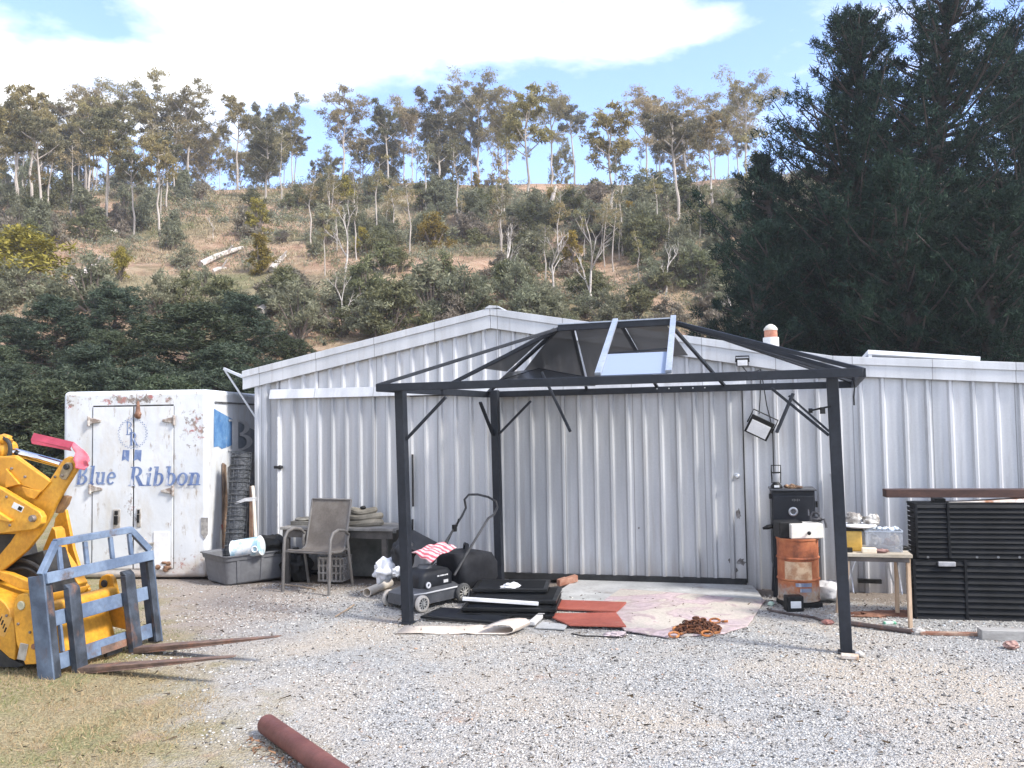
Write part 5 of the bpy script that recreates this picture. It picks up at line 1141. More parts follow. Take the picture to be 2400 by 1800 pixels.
for a, b2, r, nm in ((.27, -.235, .078, 'white'), (.27, .235, .078, 'white'), (-.27, -.24, .095, 'dark'), (-.27, .24, .095, 'dark')):
    mb = MB(); c = M_(a, b2, r); sg = -1 if b2 < 0 else 1
    mb.lathe(c - ML * .022, ML, [(r * .72, 0), (r * .95, .004), (r, .012), (r, .032), (r * .95, .04), (r * .72, .044)], 26, False); wh = mb.build('wheel', mat('tyre_' + nm, (.42, .38, .33) if nm == 'white' else (.05, .05, .05), (.55, .51, .45) if nm == 'white' else (.10, .10, .095), 14, rough=.8), mw)
    mb = MB(); mb.lathe(c + ML * sg * .02, ML, [(r * .22, -.012), (r * .22, .012)], 12)
    for k in range(10):
        t = .628 * k; dv = MF * math.cos(t) + Z3 * math.sin(t); mb.beam(c + ML * sg * .015 + dv * r * .2, c + ML * sg * .015 + dv * r * .75, .010, .008)
    mb.torus(c + ML * sg * .014, ML, r * .72, .007, 22, 6); mb.build('rim', mat('rim_grey', (.42, .41, .38), (.3, .29, .27), 20), wh, 30)
    mb = MB(); mb.cyl(c - ML * .005, c + ML * .005, r * .7, n=18); mb.build('hub', M_blk, wh)
mb = MB(); stackm(mb, [((-.82, -.33, -.19, .19), .10, .09), ((-.86, -.31, -.21, .21), .17, .09), ((-.86, -.29, -.21, .21), .32, .09), ((-.80, -.28, -.19, .19), .42, .09), ((-.66, -.30, -.15, .15), .455, .08)], M_)
mb.build('catcher', mat('catcher_cloth', (.009, .0095, .012), (.024, .025, .029), 5, rough=.7, spec=.25, bump=.5, bscale=14), mw, 50)
mb = MB(); mb.tube([M_(-.50, -.06, .445), M_(-.56, -.02, .51), M_(-.60, .05, .51), M_(-.62, .08, .44)], .02, 8); mb.build('catcher_handle', M_mow, mw)
hd = []
for b2 in (.19, -.19):
    hd.append([M_(-.20, b2, .27), M_(-.36, b2, .44), M_(-.56, b2, .64), M_(-.70, b2, .78)])
tl = hd[0] + [M_(-.76, .19, .86), M_(-.74, .19, .95), M_(-.78, .165, 1.0), M_(-.80, .05, 1.005), M_(-.80, -.10, .985), M_(-.84, -.17, .94), M_(-.84, -.19, .88), M_(-.79, -.19, .81)] + hd[1][::-1]
mb = MB(); mb.tube(tl, .0125, 8); mb.build('handle', mat('tube_black', .02, .05, 10, rough=.4), mw)
mb = MB(); mb.blob(M_(-.36, .19, .44), (.025, .025, .028), 2, .1); mb.box(M_(-.58, .185, .665), (.035, .04, .07), (MF, ML, Z3)); mb.tube([M_(-.60, .17, .68), M_(-.62, .16, .76)], .008, 6); mb.build('throttle', M_blk, mw)
mb = MB(); mb.tube([M_(-.58, .19, .66), M_(-.5, .22, .5), M_(-.4, .2, .36), M_(-.2, .12, .33)], .005, 5); mb.build('throttle_cable', M_blk, mw)
# things heaped on and beside the mower
c = AT(968, 1282, 8.75)
xb = V((.86, -.25, -.42)).normalized(); nb_ = V((.25, -.55, .80)).normalized(); yb = nb_.cross(xb).normalized(); nb_ = xb.cross(yb)
mb = MB(); mb.box(AT(985, 1275, 8.75), (.34, .02, .26), (xb, -nb_, yb)); 
tag(mb.build('plastic_sheet', M_mow, None, 0, .008), 'black plastic lid tipped up behind the mower', 'lid')
def stripes(name, a, b2, sc_):
    m, nt, b, out = newmat(name); tc = nt.n('ShaderNodeTexCoord').outputs['Object']; wv = nt.n('ShaderNodeTexWave', {'Vector': tc, 'Scale': sc_, 'Distortion': 5., 'Detail': 3.}, bands_direction='DIAGONAL').outputs['Fac']
    link(nt, nt.ramp(wv, [(.35, a), (.6, b2)]), b.inputs['Base Color']); b.inputs['Roughness'].default_value = .7; return m
mb = MB(); N1 = 16; P = [AT(965, 1296, 8.5), AT(1036, 1270, 8.6), AT(1070, 1284, 8.45), AT(1008, 1316, 8.3)]
for j in range(N1 + 1):
    for i in range(N1 + 1):
        u, v_ = i / N1, j / N1; p = P[0].lerp(P[1], u).lerp(P[3].lerp(P[2], u), v_); mb.v.append(tuple(p + Z3 * (.018 * math.sin(u * 9 + v_ * 4) * math.sin(v_ * 8 - u * 2) + .03 * math.sin(math.pi * u) * math.sin(math.pi * v_))))
mb.f += [(j * (N1 + 1) + i, j * (N1 + 1) + i + 1, (j + 1) * (N1 + 1) + i + 1, (j + 1) * (N1 + 1) + i) for j in range(N1) for i in range(N1)]
o = mb.build('striped_cloth', stripes('pink_stripe', (.58, .10, .13), (.75, .48, .48), 9), None, 60); sd_ = o.modifiers.new('solid', 'SOLIDIFY'); sd_.thickness = .008; tag(o, 'pink and red striped cloth draped over the mower', 'cloth')
bag('black_sack', 'black plastic sack slumped behind the left gazebo post', 'sack', AT(945, 1300, 8.75), (.12, .13, .17), 12, M_mow, .35)
bag('white_bag', 'crumpled white plastic bag left of the gazebo post', 'bag', AT(903, 1336, 8.75), (.125, .09, .115), 15, mat('white_film', (.62, .63, .66), (.74, .75, .78), 8, rough=.4), .55, (30, 22), 2.2)
bag('white_bag', 'small white cloth knot beside the crumpled white bag', 'bag', AT(932, 1340, 8.6), (.05, .05, .05), 17, M_white, .5)
a = AT(859, 1390, 8.82); a = G(860, 1399) + Z3 * .045; b2 = V(G(912, 1376)) + Z3 * .045; dd = (b2 - a).normalized(); b2 = a + dd * .55
mb = MB(); x, y, d = frame(dd); vs = []; nn = 20
for q, r in ((0, .045), (.55, .045), (.55, .039), (0, .039)):
    vs += [a + d * q + (x * math.cos(6.2832 * k / nn) + y * math.sin(6.2832 * k / nn)) * r for k in range(nn)]
mb.add(vs, [(i * nn + k, i * nn + (k + 1) % nn, ((i + 1) % 4) * nn + (k + 1) % nn, ((i + 1) % 4) * nn + k) for i in range(4) for k in range(nn)]); tag(mb.build('plastic_pipe', mat('cream_pvc', (.74, .66, .55), (.78, .71, .61), 6, rough=.5)), 'short cream plastic pipe lying open end out by the mower', 'pipe')
M_stick = mat('stick_wood', (.25, .18, .12), (.42, .33, .24), 10, rough=.9)
for (p0, p1, lab) in (((846, 1390), (900, 1366), 'thin pale stick lying beside the cream pipe'), ((655, 1372), (740, 1384), 'thin twig under the brown garden chair'), ((786, 1448), (830, 1420), 'thin dark twig on gravel right of the chair')):
    mb = MB(); a, b2 = G(*p0), G(*p1); mb.tube([a + Z3 * .012, a.lerp(b2, .5) + V((.02, 0, .02)), b2 + Z3 * .012], .008, 6); tag(mb.build('stick', M_stick), lab, 'stick')

# ------------------------------------------------------------------ stack of black louvre panels, mats and boards on the ground
M_lv = mat('louvre_black', (.006, .0065, .007), (.012, .0125, .013), 4, rough=.4, spec=.3)
def slab(name, c, sx, sy, sz, rot, m, label, cat, group=None, louv=0):
    ca, sa = math.cos(RAD(rot)), math.sin(RAD(rot)); X = V((ca, sa, 0)); Y = V((-sa, ca, 0))
    t = thing(name, label, cat, c, group); mb = MB()
    for s in (-1, 1): mb.box(V(c) + Y * (s * (sy / 2 - .02)), (sx, .04, sz), (X, Y, Z3)); mb.box(V(c) + X * (s * (sx / 2 - .02)), (.04, sy - .08, sz), (X, Y, Z3))
    mb.build('frame', m, t, 0, .004); mb = MB()
    n = louv or 6
    tl_ = RAD(24); Yt = (Y * math.cos(tl_) + Z3 * math.sin(tl_)); Zt = X.cross(Yt)
    for k in range(n): mb.box(V(c) + Y * (-sy / 2 + .05 + (k + .5) * (sy - .1) / n), (sx - .08, (sy - .1) / n * 1.02, .006), (X, Yt, Zt))
    mb.build('slats', m, t, 0); return t
LP = 'black louvre panels stacked on the ground'
slab('louvre_panel', (-.42, 7.78, .025), .78, .40, .022, -22, M_lv, 'lowest black louvre panel lying skewed toward the left post', 'panel', LP, 5)
slab('louvre_panel', (-.04, 8.08, .03), .88, .72, .03, -9, M_lv, 'bottom black louvre panel of the neat stack', 'panel', LP, 8)
slab('louvre_panel', (-.02, 8.11, .072), .86, .70, .03, -7, M_lv, 'second black louvre panel in the stack', 'panel', LP, 8)
slab('louvre_panel', (.01, 8.22, .118), .82, .66, .03, -8, M_lv, 'third black louvre panel above the white strip', 'panel', LP, 8)
slab('louvre_panel', (-.03, 8.42, .165), .72, .50, .03, -6, M_lv, 'topmost black louvre panel at the back of the stack', 'panel', LP, 6)
mb = MB(); a, b2 = AT(1084, 1403, 7.86), AT(1262, 1415, 7.84); mb.beam(a, b2, .05, .028); tag(mb.build('white_strip', mat('strip_white', .68, .55, 5, rough=.5), None, 0, .003), 'long white strip lying along the front of the black panels', 'strip')
bag('white_rag', 'small crumpled white rag on top of the black panels', 'rag', AT(1197, 1376, 8.30), (.085, .06, .035), 22, M_white, .6)
mb = MB(); mb.tube([AT(1150, 1362, 8.75), AT(1240, 1366, 8.7)], .012, 6); tag(mb.build('stick', M_stick), 'pale stick behind the black panels at the back post', 'stick')
# brick bits by the wall
for k, (px, py, sx, lab) in enumerate(((1265, 1378, .11, 'broken red brick standing behind the black panels'), (1335, 1367, .17, 'flat broken brick near the shed door'), (1318, 1371, .10, 'small brick fragment near the shed door'))):
    mb = MB(); mb.box(G(px, py) + Z3 * .035, (sx, .09, .07), (V((.9, .3, .2)).normalized(), V((-.3, .9, 0)).normalized(), V((0, 0, 1)))); tag(mb.build('brick', mat('brick_red', (.30, .13, .08), (.42, .24, .17), 14, rough=.95, bump=.5), None, 0, .008), lab, 'brick', 'broken bricks by the door')
# cream carpet strip with a rolled-up end
mb = MB(); a, b2 = G(930, 1484), G(1198, 1486); a = G(940, 1478); u_ = (G(1190, 1484) - a).normalized(); v2 = V((-u_.y, u_.x, 0)); Lm = .99; Wd = .27
prof = [(0, .006), (.18, .008), (.42, .010), (.52, .018), (.60, .024), (.68, .012), (.80, .008), (.93, .010), (.985, .03), (.995, .06), (.96, .088), (.90, .092), (.82, .085), (.74, .072)]
vs = []; n = len(prof)
for vv in np.linspace(0, 1, 9):
    for i, (q, z) in enumerate(prof):
        wv = .012 * math.sin(q * 9 + vv * 3) * (1 - vv) ; vs.append(a + u_ * (q * Lm / .995 + .10 * vv * (1 if q > .6 else q)) + v2 * ((vv - .5) * Wd + .03 * q) + Z3 * max(.006, z + wv * .5))
mb.add(vs, [(j * n + i, j * n + i + 1, (j + 1) * n + i + 1, (j + 1) * n + i) for j in range(8) for i in range(n - 1)])
o = mb.build('carpet_strip', mat('cream_carpet', (.50, .43, .36), (.60, .53, .46), 4, rough=.95, bump=.3, bscale=120), None, 60); sd_ = o.modifiers.new('solid', 'SOLIDIFY'); sd_.thickness = .007; sd_.offset = 1
tag(o, 'cream carpet strip with a curled end by the left gazebo post', 'carpet')
# pinkish marbled mat
m, nt, b, out = newmat('marbled_mat'); tc = nt.n('ShaderNodeTexCoord').outputs['Object']
nv = nt.n('ShaderNodeTexNoise', {'Vector': tc, 'Scale': 1.7, 'Detail': 3., 'Distortion': 1.6})
c = nt.ramp(nv.outputs['Fac'], [(.40, (.42, .38, .33)), (.455, (.45, .385, .345)), (.475, (.33, .26, .255)), (.52, (.35, .28, .28)), (.545, (.43, .335, .34)), (.60, (.45, .36, .365)), (.63, (.33, .265, .275)), (.67, (.42, .335, .345))], 'LINEAR')
c = nt.mix(nt.ramp(nt.noise(tc, 1.1, 6, .65), [(.50, 0.), (.66, .7)]), c, (.36, .32, .275)); c = nt.mix(.25, c, nt.ramp(nt.noise(tc, 40, 4), [(.3, .2), (.7, .8)]), 'OVERLAY')
link(nt, c, b.inputs['Base Color']); b.inputs['Roughness'].default_value = .95
def flat(name, pts, m, z0, th, label, cat, sub=10, wob=.006):
    P = [G(*p) for p in pts]; mb = MB(); n = len(P); rows = []
    P = [V((p.x, p.y, z0)) for p in P]; mb.prism(P, V((0, 0, -th))); return tag(mb.build(name, m, None, 0, .002), label, cat)
def jag(pts, n=5, amp=2.2):
    o = []
    for i, p in enumerate(pts):
        q = pts[(i + 1) % len(pts)]
        for k in range(n): t = k / n; o.append((p[0] + (q[0] - p[0]) * t + (rnd.uniform(-amp, amp) if k else 0), p[1] + (q[1] - p[1]) * t + (rnd.uniform(-amp, amp) * .5 if k else 0)))
    return o
flat('floor_mat', jag([(1410, 1415), (1454, 1383), (1610, 1394), (1795, 1410), (1750, 1472), (1690, 1489), (1561, 1497), (1464, 1481), (1440, 1450)]), m, .016, .010, 'dirty pink and cream marbled floor mat on the gravel', 'mat')
M_red = mat('red_board', (.30, .07, .045), (.37, .10, .065), 3, rough=.6, rust=(.40, .33, .29), rlo=.66, rhi=.72, rscale=4, rstretch=(1, 1, 1))
flat('red_board', jag([(1294, 1413), (1468, 1419), (1444, 1441), (1277, 1432)], 4, 1.), M_red, .034, .016, 'brick red painted board nearer the shed door', 'board')
flat('red_board', jag([(1277, 1445), (1444, 1443), (1468, 1475), (1335, 1472)], 4, 1.), M_red, .030, .014, 'brick red painted board nearer the camera', 'board')
flat('grey_board', jag([(1270, 1460), (1330, 1468), (1325, 1478), (1255, 1474)], 3, 2), M_conc, .014, .012, 'small grey broken sheet beside the red boards', 'board')
mb = MB(); mb.beam(G(1246, 1470) + Z3 * .03, G(1270, 1448) + Z3 * .03, .06, .03); tag(mb.build('offcut', mat('offcut_white', (.5, .49, .47), (.62, .6, .58), 9), None, 0, .003), 'short white timber offcut between black panels and red boards', 'offcut')
bag('pink_rag', 'torn pinkish mat scrap in front of the red boards', 'rag', G(1442, 1490) + Z3 * .012, (.09, .05, .018), 31, mat('rag_pink', (.5, .42, .42), (.3, .25, .26), 12, rough=.9), .6)
mb = MB(); a = G(1340, 1485); mb.tube([a, G(1365, 1494) + Z3 * .012, G(1400, 1494) + Z3 * .01, G(1440, 1498) + Z3 * .012, G(1460, 1490)], .006, 6); tag(mb.build('cord', M_blk), 'thin dark cord on gravel before the red boards', 'cord')
# chain heap with orange hooks
cc = G(1636, 1482); chn = thing('rusty_chain', 'tangled heap of rusty brown chain with orange hooks', 'chain', cc); mb = MB()
p = V((cc.x, cc.y, .03)); hdg = 0.
for k in range(210):
    t = rnd.uniform(0, 6.28); r = rnd.random() ** .6; c = V((cc.x + math.cos(t) * r * .185, cc.y + math.sin(t) * r * .11, .012 + (1 - r) * .11 * rnd.random() + .02 * rnd.random()))
    axn = V((rnd.gauss(0, 1), rnd.gauss(0, 1), rnd.gauss(0, 1))).normalized(); x, y, d = frame(axn)
    mb.tube([c + x * math.cos(q) * .026 + y * math.sin(q) * .015 for q in [i * .6283 for i in range(10)]], .0072, 5, True)
mb.build('links', mat('chain_rust', (.06, .024, .014), (.22, .085, .035), 30, rough=.85, metal=.2), chn)
M_or = mat('orange_paint', (.38, .12, .025), (.52, .20, .045), 20, rough=.6, rust=(.14, .06, .03), rlo=.48, rhi=.6, rscale=20)
for px, py, ang_ in ((1580, 1497, 20), (1657, 1494, 5), (1590, 1484, 10), (1676, 1464, -30)):
    g = G(px, py) + Z3 * .02; dx = V((math.cos(RAD(ang_)), math.sin(RAD(ang_)), 0)); dy = V((-dx.y, dx.x, 0)); mb = MB()
    mb.tube([g + Z3 * .012 + dx * .045 * math.cos(q) + (dy * .8 + Z3 * .6) * .025 * math.sin(q) for q in [i * .5236 for i in range(12)]], .0095, 7, True); mb.tube([g + dx * .058 + Z3 * .012, g + dx * .11 + Z3 * .02], .011, 7); mb.build('hook', M_or, chn)
# ------------------------------------------------------------------ smoker cabinet, drum, table on the right
def K(px, py, d): return AT(px, py, d)
cabw = .455; cA = AT(1808, 1150, 8.62); cB = AT(1910, 1152, 8.52); cu = (cB - cA); cu.z = 0; cu = cu.normalized(); cn_ = V((-cu.y, cu.x, 0)); ctop = cA.z; cx0 = V((cA.x, cA.y, 0)); cw_ = (cB - cA).length
def CB(a, b2, z): return cx0 + cu * a + cn_ * b2 + Z3 * z
M_cab = mat('cabinet_black', (.012, .014, .018), (.022, .024, .03), 4, rough=.5, spec=.3)
cab = thing('smoker_cabinet', 'tall black steel smoker cabinet with a round dial against the shed', 'smoker', CB(cw_ / 2, .2, 0))
mb = MB(); mb.box(CB(cw_ / 2, .19, (ctop + .26) / 2), (cw_, .36, ctop - .26), (cu, cn_, Z3)); mb.build('body', M_cab, cab, 0, .008)
mb = MB(); mb.box(CB(cw_ / 2, -.008, (ctop + .40) / 2 - .02), (cw_ - .02, .022, ctop - .46), (cu, cn_, Z3)); dd_ = mb.build('door', M_cab, cab, 0, .006)
mb = MB(); mb.box(CB(cw_ / 2, .18, ctop + .008), (cw_ + .03, .40, .016), (cu, cn_, Z3)); mb.build('top_plate', mat('top_grey', (.05, .053, .06), (.08, .083, .09), 6), cab, 0, .004)
dc = hitp(1859, 1199, CB(0, -.02, 0), cn_)
mb = MB(); mb.torus(dc - cn_ * .008, cn_, .036, .011, 26, 8); mb.build('dial_rim', M_steel, dd_); mb = MB(); mb.cyl(dc, dc - cn_ * .006, .034, n=24); mb.build('dial_face', mat('dial_dark', (.05, .05, .05), (.2, .2, .2), 60), dd_)
dl_ = hitp(1866, 1172, CB(0, -.02, 0), cn_); mb = MB()
for k in range(5): mb.box(dl_ + cu * (-.035 + k * .016) - cn_ * .002, (.009, .003, .016 + .008 * (k % 2)), (cu, cn_, Z3))
mb.build('badge', mat('badge_dim', .13, .09, 30), dd_, 0)
mb = MB(); h0 = CB(-.0, .05, 0); hz_ = K(1800, 1237, 8.6).z; mb.tube([CB(-.0, .02, hz_ + .01), CB(-.05, -.02, hz_ + .005), CB(-.095, -.03, hz_ - .008)], [.022, .024, .012], 8); mb.build('handle', M_blk, cab)
mb = MB()
for z in (.9, .45): mb.cyl(CB(cw_ + .012, -.0, z - .03), CB(cw_ + .012, 0, z + .03), .012, n=8)
mb.cyl(CB(-.012, .02, .95), CB(-.012, .02, 1.0), .014, n=8); mb.build('hinge', M_blk, cab)
for a in (.03, cw_ - .03):
    for b2 in (.04, .34): mb = MB(); mb.beam(CB(a, b2, .27), CB(a - .02 if a < .1 else a + .02, b2, -.03), .035, .035); mb.build('leg', M_cab, cab, 0)
mb = MB(); mb.box(CB(cw_ / 2, .19, .20), (cw_ * .8, .3, .12), (cu, cn_, Z3)); mb.build('fire_tray', M_blk, cab, 0, .004)
# lantern and gloves on the cabinet
lt = V((CB(.055, .10, 0).x, CB(.055, .10, 0).y, ctop + .017)); ln = thing('work_lantern', 'small black battery lantern with a tall wire frame on the black cabinet', 'lantern', lt)
def LN(a, z, b2=0.): return lt + cu * a + cn_ * b2 + Z3 * z
mb = MB(); mb.lathe(lt, Z3, [(.058, 0), (.06, .012), (.052, .035), (.035, .05), (.03, .065)], 18); mb.build('base', M_blk, ln)
mb = MB(); mb.box(LN(0, .022, -.056), (.05, .012, .022), (cu, cn_, Z3)); mb.build('label', M_white, ln, 0, .002)
mb = MB(); mb.lathe(lt, Z3, [(.03, .06), (.036, .09), (.034, .13), (.028, .15)], 14); mb.build('globe', smoked('lantern_glass', (.35, .36, .38), .7, .15), ln)
mb = MB(); mb.tube([LN(-.042, .05), LN(-.045, .16), LN(-.045, .232), LN(.045, .232), LN(.045, .16), LN(.042, .05)], .0065, 6); mb.tube([LN(-.045, .16), LN(.045, .16)], .006, 6); mb.box(LN(0, .158), (.08, .03, .012), (cu, cn_, Z3)); mb.build('frame', M_blk, ln)
gl = CB(.20, .08, ctop + .035); mb = MB(); mb.blob(gl, (.055, .03, .022), 5, .5); mb.blob(gl + cu * .06 + V((0, 0, -.006)), (.05, .028, .016), 6, .5); mb.blob(gl - cu * .05 + Z3 * .004, (.025, .022, .02), 8, .3)
tag(mb.build('leather_glove', mat('glove_tan', (.09, .05, .03), (.42, .26, .15), 22, .5, .6, rough=.85)), 'brown leather glove crumpled on the black cabinet', 'glove')
# rusty drum
dcn = G(1872, 1427); dcn = V((dcn.x + .065, dcn.y + .18, 0)); dR = .187; db, dt = .055, .635
m, nt, b, out = newmat('drum_rust'); tc = nt.n('ShaderNodeTexCoord').outputs['Object']
c = nt.ramp(nt.noise(tc, 5, 8, .65), [(.32, (.13, .045, .025)), (.48, (.36, .11, .045)), (.6, (.44, .17, .07)), (.72, (.38, .24, .15))])
zz = nt.n('ShaderNodeSeparateXYZ', {0: tc}).outputs[2]
c = nt.mix(nt.ramp(nt.math('ADD', nt.math('SUBTRACT', .22, zz), nt.math('MULTIPLY', nt.math('SUBTRACT', nt.noise(tc, 6, 6, .7), .5), .45)), [(.0, 0.), (.1, .9)]), c, nt.ramp(nt.noise(tc, 9, 6, .7), [(.38, (.10, .05, .035)), (.5, (.36, .28, .20)), (.62, (.33, .33, .31))]))
link(nt, c, b.inputs['Base Color']); b.inputs['Roughness'].default_value = .8; link(nt, nt.n('ShaderNodeBump', {'Height': nt.noise(tc, 30, 6, .7), 'Strength': .5, 'Distance': .01}).outputs[0], b.inputs['Normal'])
M_drum = m
drm = thing('rusty_drum', 'orange rusty steel drum with a faded label in front of the black cabinet', 'drum', dcn)
hb = dt - db
mb = MB(); mb.lathe(dcn + Z3 * db, Z3, [(dR * .98, 0), (dR + .008, .003), (dR + .008, .016), (dR, .02), (dR, hb * .32), (dR + .009, hb * .335), (dR + .009, hb * .35), (dR, hb * .365), (dR, hb * .66), (dR + .009, hb * .675), (dR + .009, hb * .69), (dR, hb * .705), (dR, hb - .02), (dR + .008, hb - .016), (dR + .008, hb), (dR * .95, hb), (dR * .94, hb - .012), (.01, hb - .012)], 48); mb.build('body', M_drum, drm, 30)
def onDrum(a, z, off=.004): return dcn + V((math.sin(a), -math.cos(a), 0)) * (dR + off) + Z3 * z
mb = MB(); n = 12
for (a0, a1, z0, z1) in ((-.98, .36, .26, .425),):
    vs = [onDrum(a0 + (a1 - a0) * i / n, z, .005) for z in (z0, z1) for i in range(n + 1)]; mb.add(vs, [(i, i + 1, n + 2 + i, n + 1 + i) for i in range(n)])
mb.build('label', mat('label_tan', (.56, .40, .26), (.40, .22, .12), 14, .45, .62, rough=.8), drm, 60)
mb = MB(); vs = [onDrum(-.45 + .75 * i / n, z, .012) for z in (.20, .235) for i in range(n + 1)]; mb.add(vs, [(i, i + 1, n + 2 + i, n + 1 + i) for i in range(n)]); vs = [onDrum(-.25 + .55 * i / n, z, .006) for z in (.15, .185) for i in range(n + 1)]; mb.add(vs, [(i, i + 1, n + 2 + i, n + 1 + i) for i in range(n)]); mb.build('blue_mark', wornblue('drum_blue', (.10, .14, .24), (.25, .27, .33)), drm, 60)
mb = MB(); mb.box(dcn + V((.0, 0, .022)), (.34, .30, .05)); mb.build('stand', M_blk, drm, 0, .004)
# white drawer front standing on the drum, with taps behind it
p0 = dcn + V((.015, -.12, dt + .002)); wb = thing('white_box', 'white box lid with a black knob standing on the rusty drum', 'box', p0)
mb = MB(); mb.box(p0 + V((.03, .06, .068)), (.30, .20, .135)); mb.build('body', mat('cream_white', (.68, .64, .57), (.74, .71, .65), 5, rough=.5), wb, 0, .008)
mb = MB(); kp = p0 + V((.035, -.045, .055)); mb.lathe(kp, (0, -1, 0), [(.008, 0), (.008, .012), (.017, .018), (.018, .026), (.006, .032)], 14); mb.build('knob', M_blk, wb)
mb = MB(); mb.box(p0 + V((-.10, .12, .075)), (.22, .2, .15)); tag(mb.build('black_tray', M_blk, None, 0, .01), 'black metal tray behind the white box on the drum', 'tray')
mb = MB(); q = p0 + V((.10, .06, .15)); mb.tube([q, q + Z3 * .05, q + V((.02, 0, .08)), q + V((.06, -.01, .08)), q + V((.08, -.01, .05))], .012, 8); mb.tube([q + V((.09, .02, 0)), q + V((.12, -.02, .02)), q + V((.13, -.04, -.06))], .011, 8); mb.tube([q + V((-.02, 0, .05)), q + V((-.02, .01, .11))], .008, 6); mb.blob(q + V((.05, .02, .015)), (.06, .03, .025), 6, .4)
tag(mb.build('tap_fitting', mat('tap_black', (.03, .03, .035), (.10, .10, .11), 18, metal=.4)), 'black pipe fittings lying on the white box', 'tap')
# small black box with white face in front of the drum
p0 = G(1858, 1430) + V((0, -.03, .07)); sb = thing('battery_box', 'small black box with white front at the foot of the drum', 'box', p0 - Z3 * .07)
mb = MB(); mb.box(p0, (.155, .10, .14)); mb.build('case', M_blk, sb, 0, .008); mb = MB(); mb.box(p0 + V((.005, -.052, -.005)), (.095, .006, .062)); mb.build('face', M_white, sb, 0, .003)
bag('green_bottle_cap', 'pale green crumpled wrapper beside the floor mat corner', 'wrapper', G(1807, 1420) + Z3 * .02, (.028, .02, .02), 3, mat('wrap_green', (.35, .52, .40), (.6, .66, .6), 14))
mb = MB(); mb.tube([G(1800, 1432) + Z3 * .01, G(1850, 1442) + Z3 * .012, G(1905, 1450) + Z3 * .014, G(1930, 1458) + Z3 * .012], .012, 7); tag(mb.build('iron_bar', mat('iron', (.06, .045, .04), (.12, .09, .08), 14, rough=.7)), 'dark thin iron bar on gravel before the drum', 'bar')
bag('brick', 'reddish stone chip at the end of the thin iron bar', 'stone', G(1941, 1463) + Z3 * .018, (.05, .035, .022), 8, mat('chip_red', (.26, .11, .09), (.36, .2, .17), 14))
bag('white_sack', 'white grey sack behind the right gazebo post', 'sack', G(1955, 1412) + V((.0, .12, .085)), (.17, .13, .10), 13, mat('sack_white', (.42, .42, .42), (.55, .55, .55), 8, rough=.8), .35)
mb = MB(); a = WS(1947, 1108, .06); q0 = S(a[0], a[1], .06); a = WS(1965, 1185, .06); q1 = S(a[0], a[1], .06); mb.beam(q0, q1, .035, .02); mb.beam(q1 + UW * .005 + Z3 * .05, q1 + UW * .03 - Z3 * .06, .025, .015); tag(mb.build('door_latch_bar', M_steel, None, 0, .003), 'steel latch bar hanging on the wall behind the right post', 'latch')

# folding table at the right
M_ttop = mat('plank_grey', (.33, .28, .21), (.46, .41, .33), 6, rough=.85, stretch=(.4, 2, 1)); M_tleg = mat('leg_wood', (.36, .25, .16), (.50, .37, .26), 8, rough=.8, stretch=(1, 1, .2))
tF = AT(2139, 1300, 7.12); tz2 = tF.z; tX = V((.965, -.26, 0)).normalized(); tY = V((.26, .965, 0)); tO = V((tF.x, tF.y, 0))
def TT(a, b2, z): return tO - tX * a + tY * b2 + Z3 * z
ft = thing('folding_table', 'small wooden topped folding table with thin legs right of the gazebo post', 'table', TT(.27, .3, 0))
mb = MB(); mb.box(TT(.27, .27, tz2 - .015), (.54, .54, .03), (tX, tY, Z3)); mb.build('tabletop', M_ttop, ft, 0, .004)
mb = MB(); mb.box(TT(.27, .03, tz2 - .05), (.50, .02, .04), (tX, tY, Z3)); mb.box(TT(.03, .27, tz2 - .05), (.02, .46, .04), (tX, tY, Z3)); mb.build('apron', mat('apron_dark', (.06, .05, .045), (.11, .09, .08), 8), ft, 0)
for a, b2, fa, fb in ((.03, .04, .0, .0), (.50, .04, .04, .0), (.05, .50, .0, .03), (.50, .50, .05, .03)):
    mb = MB(); mb.beam(TT(a, b2, tz2 - .03), TT(a + fa, b2 + fb, -.01), .03, .03); mb.build('leg', M_tleg, ft, 0, .004)
for a in (.08, .46):
    mb = MB(); mb.tube([TT(.25 - (.1 if a < .2 else -.1), .48, tz2 - .04), TT(a, .49, tz2 - .34)], .007, 6); mb.tube([TT(a, .3, tz2 - .04), TT(a, .06, tz2 - .34)], .007, 6); mb.build('stay', M_steel, ft)
# what stands on it
p0 = TT(.45, .20, tz2); ys = thing('yellow_bucket', 'square yellow bucket with black rim on the folding table', 'bucket', p0)
mb = MB(); mb.box(p0 + Z3 * .088, (.155, .19, .175), (tX, tY, Z3)); mb.build('body', mat('mustard', (.50, .29, .045), (.56, .36, .09), 5, rough=.6), ys, 0, .012)
mb = MB(); mb.box(p0 + Z3 * .182, (.175, .21, .018), (tX, tY, Z3)); mb.build('rim', M_blk, ys, 0, .004)
mb = MB(); q = p0 + tX * .06 + V((0, 0, .2)); mb.lathe(q, Z3, [(.13, 0), (.15, .012), (.14, .024), (.06, .026)], 22); tag(mb.build('white_dish', M_white), 'white shallow dish lying on the yellow bucket', 'dish')
M_shoe = mat('shoe_grey', (.20, .18, .16), (.60, .57, .52), 14, .42, .55, rough=.8)
for k, (dx, ps, lab) in enumerate(((-.005, 0, 'dirty white shoe on the dish, left one'), (.135, 1, 'dirty white shoe tipping off the dish, right one'))):
    q = p0 + tX * (.03 + dx) + V((0, 0, .27 - .015 * ps)); mb = MB(); mb.blob(q, (.07, .045, .05), 3 + k, .5, 20, 14); mb.blob(q + V((.02 if ps else -.02, -.02, .02)), (.04, .03, .035), 9 + k, .4)
    tag(mb.build('shoe', M_shoe, None, 50), lab, 'shoe')
